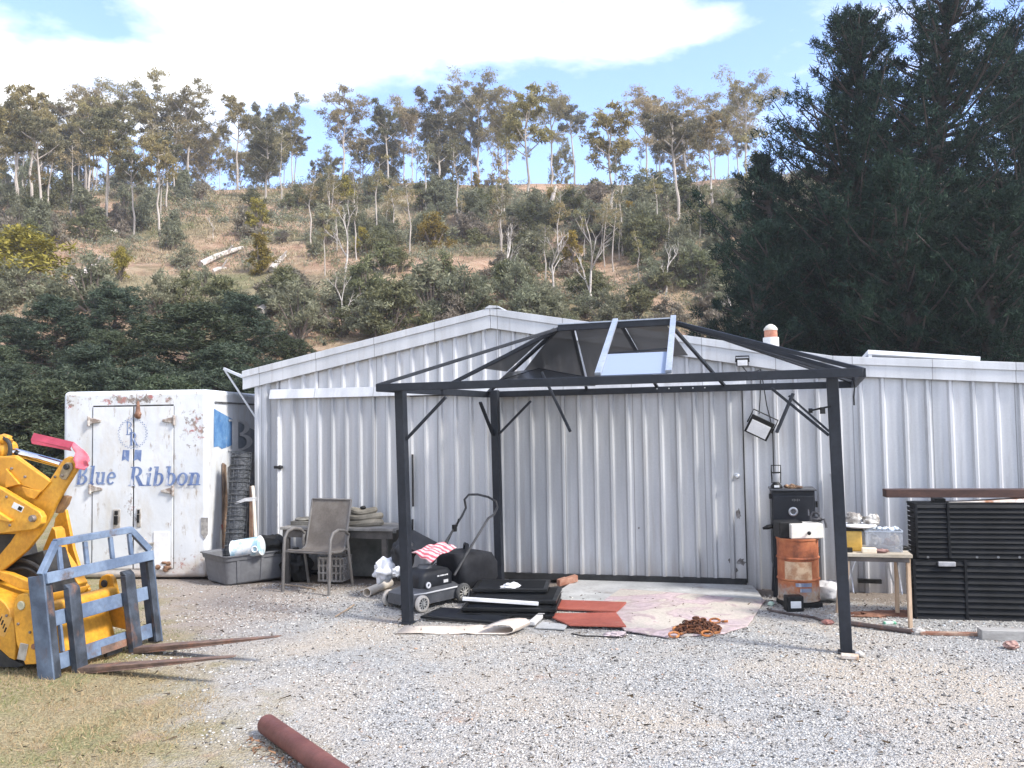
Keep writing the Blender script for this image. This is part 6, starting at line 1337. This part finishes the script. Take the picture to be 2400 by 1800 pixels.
p0 = TT(.20, .22, tz2 + .0); bx = thing('clear_box', 'clear plastic box of odds and ends on the folding table', 'box', p0)
mb = MB(); w3, d3, h3 = .29, .22, .17
for c, s in (((0, -d3 / 2, h3 / 2), (w3, .004, h3)), ((0, d3 / 2, h3 / 2), (w3, .004, h3)), ((-w3 / 2, 0, h3 / 2), (.004, d3 - .01, h3)), ((w3 / 2, 0, h3 / 2), (.004, d3 - .01, h3)), ((0, 0, .003), (w3 - .01, d3 - .01, .004))): mb.box(p0 + tX * c[0] + tY * c[1] + Z3 * c[2], s, (tX, tY, Z3))
mb.build('sides', smoked('clear_plastic', (.45, .47, .5), .32, .1), bx, 0)
mb = MB(); mb.box(p0 + tX * 0 - tY * (d3 / 2 + .003) + Z3 * (h3 + .004), (w3 + .012, .008, .012), (tX, tY, Z3)); mb.box(p0 - tX * (w3 / 2 + .004) + Z3 * (h3 + .004), (.008, d3 + .0, .012), (tX, tY, Z3)); mb.box(p0 + tX * (w3 / 2 + .004) + Z3 * (h3 + .004), (.008, d3, .012), (tX, tY, Z3)); mb.build('rim', mat('rim_blue', (.30, .34, .40), (.4, .43, .47), 10), bx, 0)
for k, (a, z, r, cl, nm, lab) in enumerate(((-.05, .07, (.045, .05, .06), (.45, .43, .40), 'cloth', 'pale rag bundle inside the clear box'), (.06, .055, (.05, .05, .045), (.16, .08, .06), 'brown_jar', 'brown lump inside the clear box'), (.10, .09, (.035, .03, .05), (.50, .42, .33), 'cloth', 'beige rag standing up inside the clear box'), (0., .03, (.12, .08, .028), (.10, .09, .09), 'cloth', 'dark rag on the floor of the clear box'))):
    mb = MB(); mb.blob(p0 + tX * a + Z3 * z, r, 40 + k, .5); tag(mb.build(nm, mat('odd' + str(k), cl, [q * .7 for q in cl], 14, rough=.8)), lab, 'rag')
for k in range(6):
    mb = MB(); mb.blob(p0 + tX * (-.11 + .045 * k) + tY * rnd.uniform(-.05, .05) + Z3 * (h3 + .012), (.03, .02, .018), 60 + k, .5); tag(mb.build('scrap', mat('scrap_blue', (.45, .52, .60), (.62, .66, .70), 14)), 'pale blue paper scrap on top of the clear box', 'scrap', 'blue scraps on the clear box')
mb = MB(); mb.box(TT(.33, .04, tz2 + .022), (.115, .05, .044), (tX, tY, Z3)); tag(mb.build('cream_block', mat('cream_soap', (.70, .58, .42), (.74, .64, .5), 6), None, 0, .006), 'cream block at the front edge of the folding table', 'block')
bag('brown_rag', 'dark red brown rag at the front of the folding table', 'rag', TT(.235, .05, tz2 + .018), (.06, .03, .018), 33, mat('rag_brown', (.14, .06, .05), (.22, .12, .1), 12), .5)
mb = MB(); mb.box(TT(.50, .06, tz2 + .02), (.08, .05, .035), (tX, tY, Z3)); mb.blob(TT(.02, .25, tz2 + .02), (.05, .03, .02), 3, .4); tag(mb.build('black_tool', M_blk, None, 0, .006), 'black hand tools at the edges of the folding table', 'tool')

# ------------------------------------------------------------------ black louvred crates at the right
pA = G(2144, 1450); pB = V((pA.x + 1.9, pA.y - .36, 0)); bu = (pB - pA).normalized(); bn = V((-bu.y, bu.x, 0)); BW = 1.75; BD = .24
def BX(a, b2, z): return V((pA.x, pA.y, 0)) + bu * a + bn * b2 + Z3 * z
M_bk = mat('crate_black', (.005, .0055, .0065), (.010, .011, .013), 5, rough=.6, spec=.2)
def louv_crate(label, a0, z0, z1, nsl, ph):
    t = thing('louvred_crate', label, 'crate', BX(a0 + BW / 2, BD / 2, z0), 'black louvred crates'); mb = MB(); h = (z1 - z0) / nsl
    tl_ = RAD(28); Zt = (Z3 * math.cos(tl_) + bn * math.sin(tl_)).normalized(); Yt = Zt.cross(bu)
    mbk = MB(); mbk.box(BX(a0 + BW / 2, BD / 2 + .03, (z0 + z1) / 2), (BW - .04, BD - .06, z1 - z0 - .02), (bu, bn, Z3)); mbk.build('core', M_blk, t, 0)
    for k in range(nsl): mb.box(BX(a0 + BW / 2, .0, z0 + h * (k + .5)), (BW - .02, .006, h * 1.12), (bu, Yt, Zt))
    for k in range(nsl): mb.box(BX(a0, BD / 2, z0 + h * (k + .5)), (.006, BD - .02, h * .8), (bu, bn, Z3))
    mb.build('slats', M_bk, t, 0)
    for a in (a0 + .008, a0 + .42 + ph, a0 + .95, a0 + BW): mb = MB(); mb.box(BX(a, -.008, (z0 + z1) / 2), (.022, .02, z1 - z0), (bu, bn, Z3)); mb.build('upright', M_bk, t, 0, .003)
    mb = MB()
    mb.box(BX(a0 + BW / 2, BD / 2, z1 - .012), (BW + .01, BD, .022), (bu, bn, Z3)); mb.box(BX(a0 + BW / 2, BD / 2, z0 + .012), (BW + .01, BD, .022), (bu, bn, Z3)); mb.build('rail', M_bk, t, 0, .003); return t
zt1 = 1.75 - (1311 - 977) * 7.4 / FPX; zt2 = 1.75 - (1180 - 977) * 7.4 / FPX
lc = louv_crate('lower black louvred plastic crate standing on the ground', .0, .0, zt1, 10, .0); louv_crate('upper black louvred plastic crate stacked on another crate', .03, zt1 + .012, zt2, 11, -.15)
mb = MB(); hp = hitp(2219, 1322, BX(0, -.02, 0), bn); mb.box(hp, (.14, .03, .04), (bu, bn, Z3)); mb.build('handle', mat('handle_grey', (.28, .28, .29), (.38, .38, .39), 10), lc, 0, .006)
mb = MB()
for px in (2175, 2290, 2340, 2390): mb.cyl(hitp(px, 1306, BX(0, -.03, 0), bn), hitp(px, 1306, BX(0, -.04, 0), bn), .011, n=8)
mb.build('bolt', mat('bolt_dull', .16, .1, 10), lc)
zb3 = 1.75 - (1168 - 977) * 7.4 / FPX
mb = MB(); mb.box(BX(-.19 + 1.1, .10, zb3 + .035), (2.2, .14, .07), (bu, bn, Z3)); tag(mb.build('timber_beam', mat('brown_beam', (.035, .015, .011), (.065, .03, .021), 6, rough=.7, stretch=(.4, 3, 3), fine=.3), None, 0, .004), 'long dark red brown beam resting on top of the crates', 'beam')
mb = MB(); mb.box(BX(.27, .16, zt2 + .012), (.09, .12, .035), (bu, bn, Z3)); tag(mb.build('packer_block', M_blk, None, 0), 'dark packer block between the crates and the beam', 'block')
mb = MB(); mb.prism([BX(.32, .02, zt2 + .004), BX(1.9, -.02, zt2 + .004), BX(1.9, -.02, zt2 + .05), BX(.9, .0, zt2 + .036), BX(.5, .0, zt2 + .012)], bn * .16); tag(mb.build('white_sheet', mat('rust_white', (.62, .6, .57), (.55, .42, .32), 7, rough=.6, rust=(.36, .16, .08), rlo=.55, rhi=.64), None, 0, .004), 'white sheet with rusty edge on the upper crate', 'sheet')
# timbers and bits on the ground
mb = MB(); mb.tube([G(1990, 1466) + Z3 * .02, G(2060, 1476) + Z3 * .022, G(2150, 1488) + Z3 * .02], .020, 8); tag(mb.build('wooden_pole', mat('pole_brown', (.07, .05, .045), (.26, .11, .06), 8, .5, .6, rough=.8)), 'dark pole with rusty end lying on gravel by the table', 'pole')
mb = MB(); mb.beam(G(2155, 1488) + Z3 * .016, G(2310, 1492) + Z3 * .018, .06, .022); tag(mb.build('rusty_strip', mat('strip_rust', (.20, .09, .055), (.34, .25, .19), 9, rough=.85), None, 0, .003), 'flat rusty strip on gravel left of the grey timber', 'strip')
bag('stone', 'grey stone between the pole and the rusty strip', 'stone', G(2150, 1487) + Z3 * .02, (.05, .035, .035), 19, mat('stone_grey', (.30, .28, .26), (.42, .4, .37), 10))
mb = MB(); mb.beam(G(2296, 1497) + Z3 * .04, G(2560, 1505) + Z3 * .04, .11, .08); tag(mb.build('grey_timber', mat('grey_timber', (.26, .25, .235), (.36, .35, .33), 6, rough=.85, stretch=(.4, 3, 3)), None, 0, .005), 'weathered grey square timber at the right edge', 'timber')
mb = MB(); a = G(2085, 1463) + Z3 * .012; mb.box(a, (.10, .04, .02)); tag(mb.build('lighter', mat('green_case', (.12, .42, .26), (.55, .6, .55), 9, .5, .55), None, 0, .004), 'small green and white plastic piece on gravel under the table', 'plastic piece')
bag('brick', 'small broken brick on gravel at the far right', 'brick', G(2370, 1520) + Z3 * .025, (.055, .04, .03), 23, mat('brick_dk', (.24, .12, .10), (.36, .24, .2), 14), .5)
bag('earth_heap', 'patch of reddish bark and earth under the folding table', 'earth', G(2070, 1440) + Z3 * -.01, (.36, .16, .035), 29, mat('bark_red', (.12, .05, .03), (.26, .13, .08), 14, rough=.95, bump=1.), .5, (30, 12))
mb = MB(); a = WS(2010, 1360, .04); b_ = WS(2065, 1362, .04); mb.beam(S(a[0], a[1], .06), S(b_[0], b_[1], .06), .05, .04); tag(mb.build('iron_bar', M_blk, None, 0), 'black bar at the wall foot behind the folding table', 'bar')

# ------------------------------------------------------------------ steel pipe
a = G(622, 1719) + Z3 * .057; b2 = G(790, 1843) + Z3 * .057; dd = (b2 - a).normalized(); x, y, d = frame(dd); nn = 32; vs = []
a = a + dd * .02
for q, r in ((0, .055), (.006, .057), (2.4, .057), (2.4, .051), (0, .051)): vs += [a + d * q + (x * math.cos(6.2832 * k / nn) + y * math.sin(6.2832 * k / nn)) * r for k in range(nn)]
mb = MB(); mb.add(vs, [(i * nn + k, i * nn + (k + 1) % nn, ((i + 1) % 5) * nn + (k + 1) % nn, ((i + 1) % 5) * nn + k) for i in range(5) for k in range(nn)] )
mb.add([a + d * .03 + (x * math.cos(6.2832 * k / nn) + y * math.sin(6.2832 * k / nn)) * .0515 for k in range(nn)], [tuple(range(nn))])
tag(mb.build('steel_pipe', mat('red_oxide', (.11, .032, .023), (.17, .06, .045), 5, rough=.6, rust=(.33, .20, .16), rlo=.58, rhi=.72, rscale=4, rstretch=(1, 1, 1), bump=.25, bscale=40)), 'thick red oxide steel pipe lying in the foreground', 'pipe')
n = 150; t = NR.random(n); c = np.array([tuple(a)])[0] + np.array(tuple(dd)) * (t[:, None] * 1.2) + np.array(tuple(V((-dd.y, dd.x, 0)))) * ((-.07 - np.abs(NR.normal(size=(n, 1))) * .06)) ; c[:, 2] = .015
if (V((-dd.y, dd.x, 0))).x > 0: pass
else: c = c + np.array(tuple(V((-dd.y, dd.x, 0)))) * 2 * (.09 + 0)
dl2 = NR.normal(size=(n, 3)); dl2[:, 2] *= .3
tag(put('bark_litter', npmesh('bark_litter', leafquads(c, dl2, NR.uniform(.02, .05, n), NR.uniform(.006, .014, n), .5), 4), leafmat('bark_bits', [(.05, .025, .015), (.16, .08, .045), (.26, .15, .09)], .05)), 'brown bark chips along the steel pipe', 'litter', kind='stuff')

# ------------------------------------------------------------------ yellow loader and its pallet forks
M_yel = mat('machine_yellow', (.52, .24, .018), (.64, .32, .03), 4, rough=.5, coat=.05, rust=(.26, .14, .05), rlo=.66, rhi=.85, rscale=5, fine=.18, bump=.12, bscale=25)
M_ylo = mat('machine_shade', (.52, .24, .018), (.60, .29, .025), 3, rough=.5)
M_fblue = mat('fork_blue', (.085, .12, .185), (.17, .225, .31), 4, rough=.6, rust=(.13, .085, .06), rlo=.58, rhi=.72, rscale=5, rstretch=(1, 1, 1), bump=.2, bscale=30)
M_fdk = mat('fork_worn_shaded', (.02, .025, .033), (.06, .075, .10), 7, rough=.6, rust=(.20, .10, .06), rlo=.55, rhi=.70, rscale=6, rstretch=(1, 1, .6), bump=.3, bscale=30)  # wear and rust, plus the uprights' shadow put into the colour
M_fside = mat('fork_side_shaded', (.045, .062, .095), (.10, .135, .19), 5, rough=.6, rust=(.13, .08, .06), rlo=.6, rhi=.74, rscale=5, bump=.2, bscale=30)  # darker copy of the blue with the side plates' shade in it
M_frst = mat('fork_rust', (.10, .065, .05), (.20, .125, .09), 8, rough=.75, rust=(.27, .13, .08), rlo=.52, rhi=.66, rscale=6, rstretch=(1, 1, 1), bump=.3, bscale=50)
M_grime_shade = mat('black_grime_and_shade', (.012, .012, .013), (.035, .033, .03), 10, rough=.7)
M_chrome = mat('chrome', (.75, .75, .76), (.62, .62, .63), 8, rough=.12, metal=1.)
F0 = G(118, 1597); F1 = G(376, 1503); fe = (F1 - F0).normalized(); fn = V((fe.y, -fe.x, 0)); TL = RAD(8)
fup = (Z3 * math.cos(TL) - fn * math.sin(TL)); ffw = (fn * math.cos(TL) + Z3 * math.sin(TL)); FLn = (F1 - F0).length
def FK(t, h, f=0.): return V((F0.x, F0.y, 0)) + fe * t + fup * h + ffw * f
fork = thing('pallet_fork', 'worn blue pallet fork frame with two rusty tines on the loader', 'pallet fork', FK(FLn / 2, 0))
def fb(name, t0, t1, h0, h1, f0, f1, m, bev=.004):
    mb = MB(); mb.box(FK((t0 + t1) / 2, (h0 + h1) / 2, (f0 + f1) / 2), (abs(t1 - t0), abs(h1 - h0), abs(f1 - f0)), (fe, fup, -ffw)); return mb.build(name, m, fork, 0, bev)
hm = .735
for t0, t1 in ((0, .016), (FLn - .016, FLn)): fb('side_plate', t0, t1, 0.0, hm, -.11, .03, M_fside)
for t0, t1 in ((.0161, .075), (FLn - .075, FLn - .0161)): fb('upright', t0, t1, 0.01, hm - .002, .0, .028, M_fdk)
fb('rail', .017, FLn - .017, hm - .065, hm + .012, .004, .05, M_fblue)
fb('rail', .076, FLn - .076, .36, .465, -.03, -.002, M_fblue); 
lr = fb('rail', .076, FLn - .076, .055, .165, -.03, -.002, M_fblue); mb = MB(); mb.box(FK(FLn * .55, .052, -.016), (.16, .05, .034), (fe, fup, -ffw)); mb.build('notch', M_blk, lr, 0)
mb = MB(); mb.box(FK(FLn * .62, .085, .0005), (.42, .055, .004), (fe, fup, -ffw)); mb.build('rust_patch', M_frst, lr, 0)
ht = .965; ta_, tb2 = .17, FLn - .20
mb = MB(); mb.beam(FK(.008, hm, 0), FK(ta_, ht - .02, 0), .04, .05); mb.beam(FK(ta_ - .01, ht - .02, 0), FK(tb2 + .01, ht - .02, 0), .045, .05); mb.beam(FK(tb2, ht - .02, 0), FK(FLn - .01, hm + .02, 0), .04, .05); mb.build('guard', M_fblue, fork, 0, .004)
for t in (ta_ + .02, ta_ + .27, ta_ + .53, tb2 - .02): fb('guard_bar', t - .018, t + .018, hm + .012, ht - .05, -.012, .012, M_fblue)
fb('strut', .235 + .07 - .17, .235 + .09 - .17, .17, .36, -.03, .0, M_fblue)
for t in (.235, .80):
    mb = MB(); mb.box(FK(t, .30, .035), (.105, .60, .055), (fe, fup, -ffw)); mb.prism([FK(t - .052, .60, .0075), FK(t - .052, .60, .0625), FK(t - .052, .635, .03), FK(t - .052, .635, .0075)], fe * .105); sh_ = mb.build('shank', M_fdk, fork, 0, .006)
    mb = MB(); Lf = 1.34
    mb.prism([FK(t - .052, -.012, .008), FK(t - .052, .035, .064), FK(t - .052, .030, .4), FK(t - .052, .012, Lf), FK(t - .052, .004, Lf), FK(t - .052, -.010, .6)], fe * .104)
    o = mb.build('tine', M_frst, fork, 0, .004)
    for v_ in o.data.vertices:      # the tines taper in plan towards the tip
        q = (v_.co - FK(t, 0, 0)); f_ = q.dot(ffw)
        if f_ > .9: w_ = q.dot(fe); v_.co -= fe * w_ * .55
# the loader
def PL(px, py, t): return hitp(px, py, V((F0.x, F0.y, 0)) + fe * t, fe)
ldr = thing('loader', 'yellow wheel loader arm and coupler at the left edge', 'loader', PL(60, 1560, .5) * V((1, 1, 0)).x if False else V((F0.x - .6, F0.y + .6, 0)))
def plate(name, pts, t, th, m=M_yel, par=None, bev=.006):
    mb = MB(); mb.prism([PL(p[0] / 2.553, 1000 + p[1] / 2.553, t) for p in pts], fe * th); return mb.build(name, m, par or ldr, 25, bev)
# pts in the scale of an enlarged crop: the lift arm, near cheek
arm_near = [(-160, 150), (0, 178), (90, 172), (295, 322), (360, 222), (385, 190), (410, 178), (438, 184), (458, 210), (462, 250), (392, 360), (330, 470), (290, 555), (240, 640), (165, 735), (90, 800), (0, 872), (-160, 940), (-160, 760), (0, 760), (60, 690), (90, 645), (0, 640), (-160, 660)]
plate('lift_arm', arm_near, .30, .03)
plate('lift_arm', [(x + 2, y) for x, y in arm_near], .365, .03)
arm = plate('arm_core', [(-160, 200), (0, 215), (85, 205), (300, 350), (365, 240), (410, 190), (452, 225), (380, 350), (280, 545), (225, 640), (150, 730), (0, 850), (-160, 920)], .331, .033, M_yel)
# stiffener box on the arm face and its bright lip
plate('arm_box', [(0, 185), (88, 182), (300, 330), (248, 392), (128, 350), (30, 370), (0, 372)], .285, .014, M_ylo, None, .004)
plate('gusset', [(32, 250), (115, 345), (30, 368)], .262, .022, M_yel, None, .004); plate('gusset', [(128, 360), (242, 386), (205, 434), (158, 420)], .272, .012, M_yel, None, .003)
# dark plate painting the shade of the void behind the bell crank
plate('void_shade', [(-160, 655), (0, 648), (92, 642), (62, 690), (0, 765), (-160, 800)], .30, .2, M_grime_shade, None, 0)
# bell crank link
lk = plate('link', [(-160, 300), (0, 368), (195, 486), (232, 508), (250, 540), (246, 580), (222, 606), (190, 618), (0, 640), (-160, 655)], .20, .05)
def pin(px, py, t, r, m, name='pin', par=None, ln=.03):
    c = PL(px / 2.553, 1000 + py / 2.553, t); mb = MB(); mb.lathe(c, -fe, [(r, -.04), (r, ln * .7), (r * .85, ln), (r * .1, ln)], 20); return mb.build(name, m, par or ldr, 30)
M_pin = mat('pin_steel', (.22, .19, .17), (.12, .09, .07), 20, rough=.5, metal=.4)
pin(203, 548, .20, .026, M_pin, 'pin', lk)
def rect(cx, cy, w2, h2, a): 
    ca, sa = math.cos(RAD(a)), math.sin(RAD(a)); return [(cx + x_ * ca - y_ * sa, cy + x_ * sa + y_ * ca) for x_, y_ in ((-w2, -h2), (w2, -h2), (w2, h2), (-w2, h2))]
plate('sticker', rect(106, 482, 34, 18, 26), .1985, .004, M_white, lk, 0); plate('sticker_print', rect(119, 490, 12, 11, 26), .196, .004, M_blk, lk, 0)
plate('gusset', [(-60, 480), (0, 520), (60, 560), (55, 572), (0, 560), (-60, 560)], .17, .03, M_yel, None, .004)
# pin keeper plate at the arm tip
kp_ = plate('keeper_plate', [(372, 238), (395, 214), (425, 216), (432, 250), (392, 318), (368, 316), (352, 300)], .285, .014, mat('keeper', (.25, .19, .11), (.36, .28, .18), 12), None, .004); pin(402, 240, .285, .022, M_grime_shade, 'bolt', kp_, .02); pin(378, 292, .285, .010, M_pin, 'bolt', kp_, .02)
plate('arm_lug', [(345, 470), (372, 412), (404, 420), (388, 468), (350, 520), (328, 515)], .335, .05, mat('lug_brown', (.20, .11, .05), (.30, .17, .07), 10), None, .006)
# tilt ram: barrel, gland and rod
r0 = PL(-60 / 2.553, 1000 + 120 / 2.553, .46); r1 = PL(30 / 2.553, 1000 + 136 / 2.553, .46); r2 = PL(372 / 2.553, 1000 + 226 / 2.553, .46); dn = (r2 - r1).normalized()
mb = MB(); mb.cyl(r0 - dn * .4, r1, .062, n=24); ram = mb.build('ram_barrel', M_yel, ldr, 30); mb = MB(); mb.lathe(r1 - dn * .02, dn, [(.064, 0), (.078, .005), (.078, .07), (.06, .085), (.05, .09)], 24); mb.build('ram_gland', M_yel, ram, 30)
mb = MB(); mb.cyl(r1 + dn * .06, r2, .031, n=20); mb.build('ram_rod', M_chrome, ram, 30)
mb = MB(); q = PL(20 / 2.553, 1000 + 75 / 2.553, .42); mb.blob(q, (.07, .05, .04), 2, .3); mb.tube([q + V((-.3, 0, .02)), q, q + V((.05, .02, -.02))], .018, 8); mb.build('hose_fitting', M_yel, ldr)
# far side arm and coupler
plate('far_arm', [(330, 545), (372, 490), (392, 500), (412, 600), (440, 735), (470, 830), (500, 925), (532, 975), (520, 1002), (470, 1000), (400, 940), (330, 800), (300, 690)], .86, .03)
plate('cross_web', [(255, 735), (310, 600), (330, 620), (352, 760), (470, 940), (440, 1000), (320, 980)], .70, .10, M_ylo)
plate('lower_link', [(-120, 850), (0, 866), (55, 878), (215, 945), (208, 985), (110, 970), (0, 915), (-120, 890)], .26, .05)
plate('dark_backing', [(-160, 800), (120, 780), (260, 740), (300, 880), (330, 1000), (330, 1180), (260, 1180), (200, 1060), (60, 1060), (-160, 1000)], .44, .22, M_grime_shade, None, .01)  # thick black plate filling the space behind the arms
ear = plate('coupler', [(82, 1090), (90, 1030), (110, 1006), (135, 998), (160, 1004), (178, 1030), (188, 1090), (235, 1185), (262, 1300), (268, 1418), (150, 1425), (98, 1300), (84, 1180)], .02, .04)
pin(130, 1070, .02, .032, mat('pin_green', (.30, .29, .20), (.42, .38, .26), 14), 'pin', ear, .012); pin(205, 1315, .02, .020, mat('pin_rust', (.20, .09, .05), (.28, .14, .08), 14), 'bolt', ear, .012)
plate('wear_plate', rect(133, 1348, 24, 50, 12), .012, .010, mat('wear_grey', (.22, .20, .17), (.33, .31, .27), 16, rust=(.15, .1, .07)), ear, .003)
plate('coupler', [(590, 950), (592, 920), (608, 894), (632, 884), (656, 888), (676, 912), (690, 975), (702, 1020), (790, 1205), (770, 1220), (640, 1190), (600, 1080)], .86, .04)
pin(626, 938, .86, .030, M_grime_shade, 'pin', ldr, .012)
ct0, ct1 = PL(150 / 2.553, 1000 + 1100 / 2.553, .06), PL(665 / 2.553, 1000 + 1000 / 2.553, .86); ct0 = ct1 - fe * .80
mb = MB(); mb.cyl(ct0, ct1, .062, n=24); mb.build('cross_tube', M_yel, ldr, 30)
mb = MB(); b0 = ct1 + Z3 * -.14 - fn * .02; mb.prism([b0 - fe * .76 + Z3 * .06, b0 - fe * .02 + Z3 * .06, b0 - fe * .02 - Z3 * .24 + fn * .10, b0 - fe * .76 - Z3 * .24 + fn * .10], fn * -.03); mb.build('coupler_plate', M_yel, ldr, 0, .006)
mb = MB(); b0 = ct1 - fn * .10; mb.prism([b0 - fe * .55 + Z3 * .02, b0 - fe * .2 + Z3 * .05, b0 - fe * .12 + Z3 * .09, b0 - fe * .5 + Z3 * .10], fn * .02); mb.build('spacer', M_ylo, ldr, 0, .004)
low = plate('lower_body', [(-200, 960), (0, 1030), (30, 1060), (52, 1095), (82, 1190), (92, 1300), (88, 1398), (55, 1385), (0, 1335), (-200, 1300)], .10, .30, M_yel)
st = plate('sticker', rect(18, 1190, 34, 62, 22), .0985, .004, mat('sticker_amber', (.60, .33, .08), (.56, .28, .05), 20), low, 0)
for k in range(4): plate('sticker_print', rect(4 + k * 9, 1150 + k * 22, 3 + (k % 2), 15, 22), .096, .003, M_blk, st, 0)
plate('underside', [(-200, 1300), (0, 1335), (60, 1388), (150, 1425), (100, 1440), (-200, 1430)], .15, .40, M_grime_shade, None, 0)
for q in ([(-60, 60), (10, 60), (60, 110), (40, 200), (-60, 230)], [(-80, 880), (40, 820), (140, 800), (250, 860), (300, 960), (290, 1080)], [(-80, 930), (60, 860), (170, 850), (255, 920), (280, 1050)]):
    mb = MB(); P_ = [PL(a_ / 2.553, 1000 + b_ / 2.553, .40) for a_, b_ in q]; P2 = []
    for i in range(len(P_) - 1):
        for u_ in (0, .25, .5, .75): 
            p_1, p_2 = P_[max(i - 1, 0)], P_[min(i + 2, len(P_) - 1)]; m1_, m2_ = (P_[i + 1] - p_1) / 2, (p_2 - P_[i]) / 2
            P2.append(P_[i] * (2 * u_ ** 3 - 3 * u_ ** 2 + 1) + m1_ * (u_ ** 3 - 2 * u_ ** 2 + u_) + P_[i + 1] * (-2 * u_ ** 3 + 3 * u_ ** 2) + m2_ * (u_ ** 3 - u_ ** 2))
    mb.tube(P2 + [P_[-1]], .016, 8); mb.build('hose', M_grime_shade, ldr)
for px_, py_, t_ in ((70, 250, .28), (150, 300, .28), (330, 300, .298), (40, 420, .198), (60, 590, .198), (110, 1180, .018), (180, 1230, .018), (40, 1130, .098)): pin(px_, py_, t_, .010, M_pin, 'bolt', ldr, .008)
# chassis and wheels lie out of the frame
cb_ = V((F0.x, F0.y, 0)) + fe * .5 - fn * 2.6
mb = MB(); mb.box(cb_ + Z3 * 1.0, (1.9, 1.3, .9), (fn, fe, Z3)); mb.box(cb_ - fn * .4 + Z3 * 1.9, (1.2, 1.2, .9), (fn, fe, Z3)); mb.build('chassis', M_yel, ldr, 0, .05)
for s in (-.75, .75):
    mb = MB(); c = cb_ + fe * s + fn * .55 + Z3 * .55; mb.lathe(c - fe * .17, fe, [(.3, 0), (.5, .02), (.55, .07), (.55, .27), (.5, .32), (.3, .34)], 32); mb.build('wheel', M_grime_shade, ldr, 30)
# red plastic channel and cloth over the arm tip
c0, c1, c2, c3 = PL(205 / 2.553, 1000 + 42 / 2.553, .52), PL(438 / 2.553, 1000 + 95 / 2.553, .42), PL(430 / 2.553, 1000 + 146 / 2.553, .36), PL(195 / 2.553, 1000 + 104 / 2.553, .42)
rc = thing('red_cover', 'red plastic channel with a pink flap laid over the loader arm tip', 'cover', c1)
m1 = c0.lerp(c3, .45) + V((0, -.03, -.015)); m2 = c1.lerp(c2, .45) + V((0, -.03, -.015)); M_redp = mat('red_plastic', (.26, .012, .03), (.36, .03, .055), 6, rough=.45); M_pink = mat('pink_flap', (.50, .08, .115), (.58, .14, .17), 6, rough=.55)
mb = MB(); mb.add([c0, c1, m2, m1, c3, c2], [(0, 1, 2, 3), (3, 2, 5, 4)]); o = mb.build('channel', M_redp, rc, 0); s_ = o.modifiers.new('solid', 'SOLIDIFY'); s_.thickness = .008
N1 = 10; mb = MB(); Pf = [PL(438 / 2.553, 1000 + 92 / 2.553, .36), PL(500 / 2.553, 1000 + 140 / 2.553, .34), PL(545 / 2.553, 1000 + 205 / 2.553, .30), PL(505 / 2.553, 1000 + 260 / 2.553, .27), PL(452 / 2.553, 1000 + 248 / 2.553, .26), PL(445 / 2.553, 1000 + 170 / 2.553, .28)]
def coons(u, v_): return (Pf[0].lerp(Pf[1], u / .5) if u < .5 else Pf[1].lerp(Pf[2], (u - .5) / .5)).lerp(Pf[5].lerp(Pf[4], u / .6) if u < .6 else Pf[4].lerp(Pf[3], (u - .6) / .4), v_)
for j in range(N1 + 1):
    for i in range(N1 + 1): u, v_ = i / N1, j / N1; mb.v.append(tuple(coons(u, v_) + fe * (-.02 * math.sin(u * 7 + v_ * 3) * math.sin(v_ * 6 + u))))
mb.f += [(j * (N1 + 1) + i, j * (N1 + 1) + i + 1, (j + 1) * (N1 + 1) + i + 1, (j + 1) * (N1 + 1) + i) for j in range(N1) for i in range(N1)]
o = mb.build('flap', M_pink, rc, 60); s_ = o.modifiers.new('solid', 'SOLIDIFY'); s_.thickness = .006
# prototypes that found no place are removed
for p in PROTO + DK:
    if p.name not in USED and p.get('label', '') == '':
        for ch in list(p.children): bpy.data.objects.remove(ch)
        bpy.data.objects.remove(p)

mb = MB(); mb.box((0, 75, 17), (330, 290, 80))
m = bpy.data.materials.new('haze_air'); m.use_nodes = True; m.node_tree.nodes.clear(); nt = NT(m.node_tree)
o_ = nt.n('ShaderNodeOutputMaterial'); vp = nt.n('ShaderNodeVolumePrincipled', {'Color': (.90, .94, 1., 1), 'Density': HAZE, 'Anisotropy': .25})
link(nt, vp.outputs[0], o_.inputs['Volume'])
hzo = mb.build('haze', m, None, 0); hzo['kind'] = 'stuff'; hzo['label'] = 'thin pale haze over the valley'; hzo['category'] = 'haze'
sc.cycles.volume_bounces = 1
